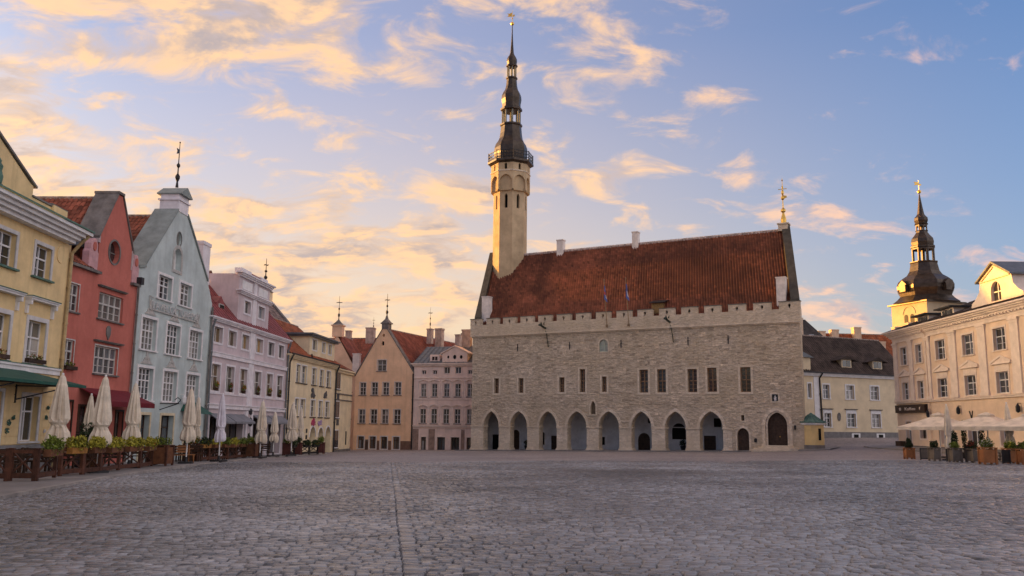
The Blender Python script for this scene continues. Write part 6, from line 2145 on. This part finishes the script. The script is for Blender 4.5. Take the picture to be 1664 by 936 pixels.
def fence_panel(p, q, z, h, label, group, boxes=True, seed=0, mat=None, pleaf=LEAFY, pflower=None, box_mat=None, name='fence_panel'):
    """one panel: two posts, rails, a crossed brace; a planted flower box hangs on it"""
    mat = mat or FENCE
    p, q = Vector((p.x, p.y, 0)), Vector((q.x, q.y, 0))
    L_ = (q-p).length
    e = new_obj(name, None)
    e.location = (p.x, p.y, z)
    d = (q-p).normalized()
    e.rotation_euler = (0, 0, math.atan2(d.y, d.x))
    tag(e, label, 'fence', group)
    for u in (.05, L_-.05):
        new_obj('post', MB().box(u-.055, u+.055, -.055, .055, 0, h), mat, e)
        new_obj('post_cap', MB().box(u-.075, u+.075, -.075, .075, h+.002, h+.03), mat, e)
    new_obj('top_rail', MB().box(.107, L_-.107, -.04, .04, h-.13, h-.03), mat, e)
    new_obj('bottom_rail', MB().box(.107, L_-.107, -.04, .04, .08, .24), mat, e)
    a, b, c, f = .11, L_-.11, .245, h-.135
    new_obj('brace', MB().bar((a, -.0, c), (b, -.0, f), .035, .06, (0, 1, 0)), mat, e)
    new_obj('brace', MB().bar((a, .04, f), (b, .04, c), .035, .06, (0, 1, 0)), mat, e)
    if boxes:
        bx = new_obj('flower_box', None)
        m = Vector((p.x+d.x*L_/2, p.y+d.y*L_/2, z+h-.22))
        bx.location = m
        bx.rotation_euler = (0, 0, math.atan2(d.y, d.x))
        kinds = {id(LEAFY): 'yellow green', id(LEAF): 'fresh green', id(LEAFD): 'dark green'}
        tag(bx, label.replace('fence panel', 'flower box').replace('crossed timber', 'planted timber'), 'flower box', group.replace('fence panels', 'flower boxes'))
        w = L_*.33
        new_obj('box', MB().box(-w, w, -.28, -.062, -.02, .2), box_mat or BOXW, bx)
        new_obj('foliage', leaves((0, -.14, .36), w*1.42, .3, .3, 650, .065, seed, .2), pleaf, bx)
        new_obj('foliage', leaves((w*.2, -.16, .32), w*1.2, .26, .25, 200, .055, seed+3, .15), LEAF, bx)
        if pflower:
            new_obj('blossom', leaves((w*.3, -.18, .33), w*.8, .2, .17, 130, .045, seed+9, .2), pflower, bx)
    return e

gl = lambda px, py: on_ground(px, py)
# first terrace box at the left edge
g0, g1, g2 = gl(-22, 786.5), gl(57, 786), gl(88, 781.5)
ga, gb_ = gl(12, 786.2), None
def zt(p):
    return float(gz(p.x, p.y))+PAVZ
fence_panel(g0, ga, zt(ga), .97, 'dark crossed timber fence panel at the outer end of the terrace', 'fence panels of the yellow house terrace', False)
fence_panel(ga, g1, zt(g1), .97, 'dark crossed timber fence panel closing the terrace by the yellow house', 'fence panels of the yellow house terrace', False)
fence_panel(g1, g2, zt(g1), .97, 'short dark crossed timber fence panel with trailing plant at the terrace corner', 'fence panels of the yellow house terrace', True, 4, None, LEAF, PETALW)
post_px = [(95, 777.5), (133, 774.6), (161, 771.7), (191, 767), (226, 763.5), (246, 760)]
flows = [None, None, FLOWER, None, FLOWER]
for i, (a, b) in enumerate(zip(post_px, post_px[1:])):
    A_, B_ = gl(*a), gl(*b)
    fence_panel(A_, B_, zt(B_), 1.02, ['brown crossed timber fence panel with ochre box near the yellow house pipe', 'brown crossed timber fence panel in front of the red house door', 'brown crossed timber fence panel with orange flowers before the red house', 'brown crossed timber fence panel before the join of red and blue houses', 'brown crossed timber fence panel next to the square planter of the blue house'][i], 'fence panels of the red house terrace', True, 20+i*7, None, LEAFY, flows[i], BOXO if i == 0 else None)

def planter(p, w, h, z, label, group, mat=None, leaf=None, fl=None, seed=0, rx=1.0, rz=.28, cat='planter', tall=0, rot=0.0, shape='cube'):
    e = new_obj('planter', None)
    e.location = (p.x, p.y, z)
    e.rotation_euler = (0, 0, rot)
    tag(e, label, cat, group)
    mat = mat or BOXW
    new_obj('box', MB().box(-w/2+.03, w/2-.03, -w*rx/2+.03, w*rx/2-.03, .09, h-.06), mat, e)
    for sx_ in (-1, 1):
        for sy_ in (-1, 1):
            new_obj('post', MB().box(sx_*(w/2-.05)-.05, sx_*(w/2-.05)+.05, sy_*(w*rx/2-.05)-.05, sy_*(w*rx/2-.05)+.05, 0, h), FENCE if mat is BOXW else mat, e)
    new_obj('rim', MB().box(-w/2-.02, w/2+.02, -w*rx/2-.02, w*rx/2+.02, h+.002, h+.045), FENCE if mat is BOXW else mat, e)
    new_obj('foliage', leaves((0, 0, h+rz*.75), w*.58, w*rx*.58, rz, int(520*max(1, w)), .06, seed, .12), leaf or LEAF, e)
    if fl:
        new_obj('blossom', leaves((.05, -.05, h+rz*.9), w*.5, w*rx*.5, rz*.8, 120, .05, seed+3, .1), fl, e)
    if tall:
        new_obj('shrub', leaves((0, 0, h+tall*.55), w*.3, w*.3, tall*.5, 420, .06, seed+5), LEAFD, e)
    return e
A_ = gl(256.5, 759.8)
planter(A_+Vector((-.1, .5, 0)), .95, .95, zt(A_), 'square dark planter with green bush ending the red house terrace', 'square planters', None, LEAF, None, 41)
# second terrace
post2 = [(318, 751.8), (338.5, 750.7), (354.6, 749.4), (369, 748.5), (382, 746.8), (398, 745.6)]
lab2 = ['brown crossed timber fence panel with trailing orange flowers by the terrace gap', 'brown crossed timber fence panel with yellow blooms below the white parasol', 'brown crossed timber fence panel under the lilac house windows', 'brown crossed timber fence panel by the lilac house entrance pillar', 'brown crossed timber fence panel beside the square planter of the lilac house']
for i, (a, b) in enumerate(zip(post2, post2[1:])):
    P_, Q_ = gl(*a), gl(*b)
    fence_panel(P_, Q_, zt(Q_), 1.02, lab2[i], 'fence panels of the lilac house terrace', True, 60+i*5, None, (LEAFD, LEAFY, LEAF, LEAFY, LEAF)[i], (FLOWER, FLOWER, None, FLOWER, None)[i], BOXO if i == 0 else None)
P_ = gl(311, 751.6)
planter(P_+Vector((-.1, .4, 0)), .9, .98, zt(P_), 'square dark planter with orange flowers beside the blue house terrace gap', 'square planters', None, LEAF, FLOWER, 44)
P_ = gl(405, 745.6)
planter(P_+Vector((-.1, .5, 0)), .95, .98, zt(P_), 'square dark planter with yellow flowers ending the lilac house terrace', 'square planters', None, LEAF, LEAFY, 47)
# third terrace
for i, (x0, x1, y, lf, fl) in enumerate(((461.5, 469.5, 742, LEAF, None), (478, 487.5, 740.8, LEAFD, None), (516, 525.5, 738.9, LEAF, None))):
    P_ = gl((x0+x1)/2, y)
    planter(P_+Vector((-.05, .3, 0)), .62, .95, zt(P_), ['maroon square planter with low green bush by the lilac house corner', 'maroon square planter with dark foliage before the cream house', 'maroon square planter with dense bush at the last terrace corner'][i], 'maroon planters', M('maroon_planter', (.10, .03, .025), .6, .2, 3, .1), lf, fl, 80+i, 1, .35)
for i, (a, b) in enumerate((((470, 741.5), (478, 740.8)), ((488, 740.5), (502, 739.8)), ((502, 739.8), (516, 739)))):
    P_, Q_ = gl(*a), gl(*b)
    fence_panel(P_, Q_, zt(Q_), .85, ['narrow black timber fence panel with white flowers between maroon planters', 'black timber fence panel with ivy before the cream house arches', 'black timber fence panel with orange flowers before the cream house arches'][i], 'fence panels of the cream house terrace', True, 90+i*4, BLACKM, LEAFD, (PETALW, None, FLOWER)[i], BLACKM)

# closed parasols
def closed_parasol(p, z, H_, lc, w, label, mat, group, seed=0, foot=False):
    """H_ total height, lc length of the folded canopy, w its greatest width"""
    e = new_obj('closed_parasol', None)
    e.location = (p.x, p.y, z)
    e.rotation_euler = (R(random.Random(seed).uniform(-1.2, 1.2)), R(random.Random(seed+1).uniform(-1.2, 1.2)), seed*1.3)
    tag(e, label, 'parasol', group)
    new_obj('pole', MB().tube((0, 0, .05), (0, 0, H_-.05), .035, .035, 8), POLE, e)
    new_obj('base', MB().box(-.35, .35, -.35, .35, 0, .09).lathe([(.09, .09), (.06, .35)], 8), DARKMETAL, e)
    prof = [(0.0, .07), (.015, .16), (.05, .30), (.14, .44), (.16, .50), (.30, .66), (.44, .82), (.56, .95), (.64, .98), (.69, .84), (.725, .66), (.77, .80), (.84, 1.08), (.91, 1.18), (.96, 1.14), (1.0, .98)]
    n = 24
    rs = random.Random(seed)
    fold = [rs.uniform(.48, .7) if i % 3 == 1 else rs.uniform(.92, 1.08) if i % 3 == 0 else rs.uniform(.8, .95) for i in range(n)]
    ph = [rs.uniform(-.03, .03) for _ in range(n)]
    V, F = [], []
    for k, (t, r) in enumerate(prof):
        for i in range(n):
            a = 2*math.pi*i/n
            f = 1+(fold[i]-1)*min(1, t*2.2)
            if .68 < t < .76:
                f = .9+.1*f
            rr = r*w/2*.92*f
            zz = H_-t*lc+(rs.uniform(-.07, .1) if t == 1.0 else 0)+(ph[i] if t > .8 else 0)
            V.append((rr*math.cos(a), rr*math.sin(a), zz))
    for k in range(len(prof)-1):
        for i in range(n):
            j = (i+1) % n
            F.append((k*n+i, (k+1)*n+i, (k+1)*n+j, k*n+j))
    F.append(tuple(range(n)))
    me = bpy.data.meshes.new('canopy')
    me.from_pydata(V, [], F)
    fix_normals(me)
    new_obj('canopy', me, mat, e)
    rz_ = H_-.725*lc
    new_obj('strap', MB().lathe([(w*.29, rz_-.03), (w*.30, rz_), (w*.29, rz_+.03)], 12), mat, e)
    new_obj('finial', MB().sphere((0, 0, H_+.01), .05, 8, 4), WHITE, e)
    return e

def parasol_at(px, top, bot, wpx, d, label, mat=CANV, group='closed parasols on the left terraces', seed=0, cap=None):
    p = at_depth(px, (top+bot)/2, d)
    z = float(gz(p.x, p.y))+PAVZ
    zt_, zb_ = at_depth(px, top, d).z, at_depth(px, bot, d).z
    return closed_parasol(p, z, zt_-z, zt_-zb_, wpx*d/FPX, label, mat, group, seed)
parasol_at(97, 608, 722, 36, 33.0, 'large folded beige parasol in front of the yellow house drainpipe', seed=1)
parasol_at(143, 641, 713, 19, 42.0, 'slim folded pale parasol by the red house wall', seed=2)
parasol_at(165, 611, 726, 34, 34.5, 'large folded beige parasol before the red house awning', seed=3)
parasol_at(216, 622, 718, 25, 40.5, 'folded beige parasol at the join of red and blue houses', seed=4)
parasol_at(307, 631, 717, 23, 47.5, 'folded beige parasol before the blue house green awning', seed=5)
parasol_at(320, 645, 713, 15, 54.0, 'smaller folded beige parasol tucked behind another by the blue house', seed=6)
parasol_at(359.5, 640, 718, 18, 51.5, 'folded lavender white parasol before the lilac house', CANVW, seed=7)
parasol_at(425, 651, 720, 19, 62.0, 'folded beige parasol with black and white pole by the lilac house', seed=8)
parasol_at(446, 669, 718, 15, 66.0, 'short folded beige parasol near the lilac house corner', seed=9)
parasol_at(475.5, 655, 716, 17.5, 69.0, 'folded beige parasol before the cream house windows', seed=10)
parasol_at(489, 662, 714, 11, 76.0, 'narrow folded tan parasol behind another by the cream house', seed=11)

# benches and tables behind the fences
def bench(p, rz, label, group, mat=None, L_=1.5):
    e = new_obj('bench', None)
    e.location = (p.x, p.y, float(gz(p.x, p.y))+PAVZ)
    e.rotation_euler = (0, 0, rz)
    tag(e, label, 'bench', group)
    mat = mat or DARKWOOD
    for k in range(3):
        new_obj('seat_slat', MB().box(-L_/2, L_/2, -.2+.14*k, -.08+.14*k, .42, .46), mat, e)
    for k in range(3):
        new_obj('back_slat', MB().box(-L_/2, L_/2, .24+.02*k, .27+.02*k, .55+.14*k, .66+.14*k), mat, e)
    for u in (-L_/2+.1, L_/2-.1):
        new_obj('leg', MB().box(u-.035, u+.035, -.2, -.13, 0, .419), mat, e)
        new_obj('leg', MB().bar((u, .2, 0), (u, .27, .96), .06, .06), mat, e)
def table(p, rz, label, group, top=None):
    e = new_obj('table', None)
    e.location = (p.x, p.y, float(gz(p.x, p.y))+PAVZ)
    e.rotation_euler = (0, 0, rz)
    tag(e, label, 'table', group)
    new_obj('table_top', MB().box(-.6, .6, -.4, .4, .72, .77), top or DARKWOOD, e)
    for a in (-.5, .5):
        for b in (-.3, .3):
            new_obj('leg', MB().box(a-.035, a+.035, b-.035, b+.035, 0, .719), DARKWOOD, e)
spots = [(-17.6, 27.6, 'beside the yellow house door'), (-17.9, 30.2, 'below the yellow house awning'), (-18.4, 33.5, 'before the yellow house corner'), (-18.7, 37.0, 'below the red house awning'), (-19.0, 41.0, 'where the red and blue houses meet'), (-18.7, 46.5, 'before the blue house doorway'), (-18.8, 51.0, 'before the blue house green awning'), (-19.0, 56.0, 'before the first lilac shop awning'), (-19.2, 61.0, 'before the lilac entrance pillars'), (-18.9, 66.0, 'before the last lilac shop awning')]
for i, (x, y, w) in enumerate(spots):
    p = Vector((x, y, 0))
    table(p, R(88), 'wooden terrace table %s' % w, 'terrace tables', top=M('oak_top', (.20, .10, .05), .5, .2, 4, .1) if i % 3 == 0 else None)
    bench(p+Vector((-.05, -1.0, 0)), R(180), 'dark slatted bench %s, back to the yellow house end' % w, 'terrace benches')
    bench(p+Vector((.0, 1.0, 0)), R(0), 'dark slatted bench %s, back to the town hall end' % w, 'terrace benches')
q = gl(284, 757)
bench(Vector((q.x-.5, q.y+2, 0)), R(60), 'honey brown slatted bench in the gap between the terraces', 'benches in the terrace gap', M('honey_wood', (.26, .11, .04), .6, .2, 4, .2), 1.7)
# climbing greenery at the red house entrance
p = at_depth(122, 690, 41.3)
ivy = new_obj('potted_shrub', None)
ivy.location = (p.x+.8, p.y, float(gz(p.x, p.y))+PAVZ)
tag(ivy, 'tall dark potted shrub beside the red house door', 'shrub')
new_obj('pot', MB().lathe([(.28, 0), (.36, .5), (.38, .55)], 10), BOXW, ivy)
new_obj('foliage', leaves((0, 0, 1.3), .75, .6, .95, 700, .1, 6), LEAFD, ivy)

# ------------------------------------------------------------------ right terrace
gr_ = lambda px, py: on_ground(px, py)
CORT = M('rust_brown_planter', (.30, .115, .04), .65, .15, 2, .1, perobj=.1)
GREYP = M('grey_rattan_planter', (.15, .125, .105), .8, .15, 3, .3, 60)
ang = math.atan2(gr_(1629, 754.5).y-gr_(1493, 746.5).y, gr_(1629, 754.5).x-gr_(1493, 746.5).x)
def rbox(px0, px1, py, h, label, mat, leaf, fl=None, seed=0, rx=1.0, rz=.3, tall=0, kind='planters of the right terrace'):
    a, b = gr_(px0, py), gr_(px1, py)
    w = (b-a).length
    m = (a+b)/2
    fwd = Vector((-math.sin(ang), math.cos(ang), 0))
    if fwd.y < 0:
        fwd = -fwd
    p = m+fwd*(w*rx/2)
    return planter(p, w, h, float(gz(p.x, p.y)), label, kind, mat, leaf, fl, seed, rx, rz, 'planter', tall, ang)
rbox(1478, 1492.5, 746, .66, 'rust brown box planter with round clipped bush at the terrace end', CORT, LEAFD, None, 101, 1, .28, .7)
rbox(1512, 1537.5, 749, .72, 'grey rattan planter with dark hedge under the open parasol', GREYP, LEAFD, None, 102, .45, .28)
rbox(1551, 1571, 751.5, .74, 'grey brown box planter with slim cypress beside the closed parasol', GREYP, LEAF, None, 103, .8, .26, 1.0)
rbox(1572.5, 1603, 752, .7, 'long grey rattan planter with dark red foliage', GREYP, LEAFD, FLOWR, 104, .4, .3)
rbox(1606, 1628.5, 754.5, .8, 'big rust brown box planter with lush green plant and white flower', CORT, LEAF, PETALW, 105, 1, .3)
rbox(1643, 1662, 753, .72, 'rust brown box planter with yellow blooms near the right parasol', CORT, LEAF, LEAFY, 106, 1, .28)
rbox(1668, 1690, 755, .72, 'rust brown box planter beyond the yellow blooms', CORT, LEAF, None, 107, 1, .28)
# glass screen frame on the terrace
for i, (x0, x1, y) in enumerate(((1495.5, 1511, 747.5), (1538, 1551, 750.5), (1629, 1643, 754))):
    a, b = gr_(x0, y), gr_(x1, y)
    e = new_obj('terrace_screen', None)
    e.location = (a.x, a.y, float(gz(a.x, a.y)))
    d = b-a
    e.rotation_euler = (0, 0, math.atan2(d.y, d.x))
    L_ = d.length
    tag(e, ['low metal framed screen beside the rust planter with clipped bush', 'dark low screen below the closed parasol', 'dark low screen between two rust brown planters'][i], 'screen', 'low screens of the right terrace')
    for u in (.03, L_-.03):
        new_obj('post', MB().box(u-.03, u+.03, -.03, .03, 0, .72), DARKMETAL, e)
    new_obj('rail', MB().box(.06, L_-.06, -.02, .02, .66, .71), DARKMETAL, e)
    new_obj('bottom_rail', MB().box(.06, L_-.06, -.02, .02, .06, .12), DARKMETAL, e)
    new_obj('panel', MB().box(.062, L_-.062, -.008, .008, .122, .658), GREYP if i == 0 else BLACKM, e)
# open parasols
def open_parasol(c, zg, r, ze, za, rot, label):
    e = new_obj('open_parasol', None)
    e.location = (c.x, c.y, zg)
    e.rotation_euler = (0, 0, rot)
    tag(e, label, 'parasol', 'open parasols of the right terrace')
    new_obj('pole', MB().tube((0, 0, 0), (0, 0, za), .04, .04, 8), POLE, e)
    new_obj('base', MB().box(-.4, .4, -.4, .4, 0, .1), DARKMETAL, e)
    V, F = [], []
    n, m = 16, 5
    for k in range(m+1):
        t = k/m
        for i in range(n):
            a = 2*math.pi*i/n
            q = max(abs(math.cos(a)), abs(math.sin(a)))
            rr = r*(.06+.94*t)/q
            sag = .05*math.sin(math.pi*t)*(1 if i % 2 == 0 else .3)
            V.append((rr*math.cos(a), rr*math.sin(a), za+(ze-za)*t-sag))
    for k in range(m):
        for i in range(n):
            j = (i+1) % n
            F.append((k*n+i, (k+1)*n+i, (k+1)*n+j, k*n+j))
    F.append(tuple(range(n)))
    me = bpy.data.meshes.new('canopy')
    me.from_pydata(V, [], F)
    fix_normals(me)
    new_obj('canopy', me, CANV, e)
    val = MB()
    for i in range(4):
        a, b = math.pi/4+i*math.pi/2, math.pi/4+(i+1)*math.pi/2
        q = r*math.sqrt(2)
        val.bar((q*math.cos(a), q*math.sin(a), ze-.1), (q*math.cos(b), q*math.sin(b), ze-.1), .015, .22)
    new_obj('valance', val, CANV, e)
    new_obj('vent_cap', MB().lathe([(.55, za-.06), (.5, za+.0), (.06, za+.16)], 4, (0, 0, 0), math.pi/4), CANV, e)
    for i in range(4):
        a = math.pi/4+i*math.pi/2
        new_obj('rib', MB().tube((0, 0, za-.12), (r*1.36*math.cos(a), r*1.36*math.sin(a), ze-.02), .015, .015, 5), DARKMETAL, e)
    return e
for px_, d, r, la in ((1526, 60.0, 1.95, 'open square beige parasol by the shop sign'), (1604, 54.0, 2.15, 'open square beige parasol behind the big rust planter'), (1676, 49.0, 2.1, 'open square beige parasol at the palace wall beyond the last planter')):
    c = at_depth(px_, 690, d)
    zg = float(gz(c.x, c.y))
    open_parasol(c, zg, r, at_depth(px_, 694, d).z-zg, at_depth(px_, 674, d).z-zg, R(38), la)
def rpar(px, top, bot, wpx, d, label, seed):
    p = at_depth(px, (top+bot)/2, d)
    z = float(gz(p.x, p.y))
    zt_, zb_ = at_depth(px, top, d).z, at_depth(px, bot, d).z
    closed_parasol(p, z, zt_-z, zt_-zb_, wpx*d/FPX, label, CANV, 'closed parasols of the right terrace', seed)
rpar(1542, 658, 728, 15, 52.5, 'folded beige parasol standing between the open parasols', 21)
rpar(1640.5, 655, 727, 15, 49.5, 'folded beige parasol beside the yellow blooms planter', 22)
for i, (px_, d) in enumerate(((1575, 55.5), (1618, 52.5), (1585, 58), (1650, 52))):
    p = at_depth(px_, 730, d)
    e = new_obj('terrace_chair', None)
    e.location = (p.x, p.y, float(gz(p.x, p.y)))
    e.rotation_euler = (0, 0, i*.9)
    tag(e, ['dark terrace chair behind the long grey planter', 'dark terrace chair behind the big rust planter', 'dark terrace chair below the middle open parasol', 'dark terrace chair beside the right closed parasol'][i], 'chair', 'chairs of the right terrace')
    new_obj('seat', MB().box(-.22, .22, -.22, .22, .43, .47), BLACKM, e)
    new_obj('backrest', MB().box(-.22, .22, .19, .22, .5, .9), BLACKM, e)
    for a in (-.19, .19):
        new_obj('leg', MB().box(a-.02, a+.02, -.21, -.17, 0, .429), BLACKM, e)
        new_obj('leg', MB().box(a-.02, a+.02, .185, .225, 0, .9), BLACKM, e)
# slim cypress by the palace wall
for i, (px_, d, h) in enumerate(((1567, 58, 2.2), (1596, 56, 2.5))):
    p = at_depth(px_, 720, d)
    e = new_obj('potted_cypress', None)
    e.location = (p.x, p.y, float(gz(p.x, p.y)))
    tag(e, ['slim dark potted cypress behind the grey planter', 'taller slim dark potted cypress below the parasol edge'][i], 'shrub', 'potted cypresses')
    new_obj('pot', MB().lathe([(.2, 0), (.27, .4)], 10), DARKMETAL, e)
    new_obj('foliage', leaves((0, 0, .4+h*.45), .2, .2, h*.52, 500, .07, 9+i), LEAFD, e)
# raised bit of pavement in front of the palace
pp = [rb0+Vector((-3.2, .5)), rb0+Vector((-3.9, -3)), rb0+Vector((-3.4, -9)), rb0+Vector((-3.0, -26)), rb0+Vector((0, -26)), rb0+Vector((0, 1.5)), rb0+Vector((-2.2, 1.3))]
mb = MB()
n = len(pp)
mb.add([(p.x, p.y, float(gz(p.x, p.y))+.09) for p in pp]+[(p.x, p.y, float(gz(p.x, p.y))-.2) for p in pp], [tuple(range(n))]+[(i, n+i, n+(i+1) % n, (i+1) % n) for i in range(n)])
o = new_obj('palace_pavement', mb, PAVE)
fix_normals(o.data)
tag(o, 'raised pavement along the palace front', 'pavement', kind='structure')

# plants and lamps under the hall's arches
for i, (u, y, k) in enumerate(((5.9, 2.6, 'second'), (13.9, 3.3, 'fourth'), (17.6, 3.3, 'fifth'), (24.3, 2.6, 'seventh'))):
    p = H.at(u, y, 0)
    e = new_obj('potted_plant', None)
    e.location = (p.x, p.y, float(gz(p.x, p.y))+.1)
    tag(e, ['dark bushy potted plant beside the arcade door with a round hood', 'small thin potted plant in the empty white arcade bay', 'small potted plant by the arcade bay with the little hatch', 'wide round potted plant below the arched arcade window'][i], 'plant', 'potted plants in the arcade')
    new_obj('pot', MB().lathe([(.2, 0), (.3, .42), (.32, .45)], 10), DARKMETAL, e)
    new_obj('foliage', leaves((0, 0, .75), .42 if i in (0, 3) else .2, .4 if i in (0, 3) else .2, .42, 260, .09, 300+i), LEAFD, e)
for i, (u, z) in enumerate(((3.0, 2.2), (6.9, 2.0), (13.9, 2.2), (21.0, 2.3))):
    p = H.at(u, 1.6, 0)
    e = new_obj('hanging_lamp', None)
    e.location = (p.x, p.y, z-.5)
    tag(e, ['big round dark lamp hanging in the end bay of the arcade', 'dark lantern hanging in the bay with the bushy plant', 'dark lantern hanging in the empty white bay', 'dark lantern hanging in the bay with the low arched door'][i], 'lamp', 'lamps hanging in the arcade')
    r_ = .42 if i == 0 else .15
    new_obj('shade', MB().lathe([(r_*.4, 0), (r_, .12), (r_, .55), (r_*.4, .75)], 8), DARKMETAL, e)
    new_obj('rod', MB().tube((0, 0, .75), (0, 0, 3.36-z+.5), .025, .025, 6), DARKMETAL, e)
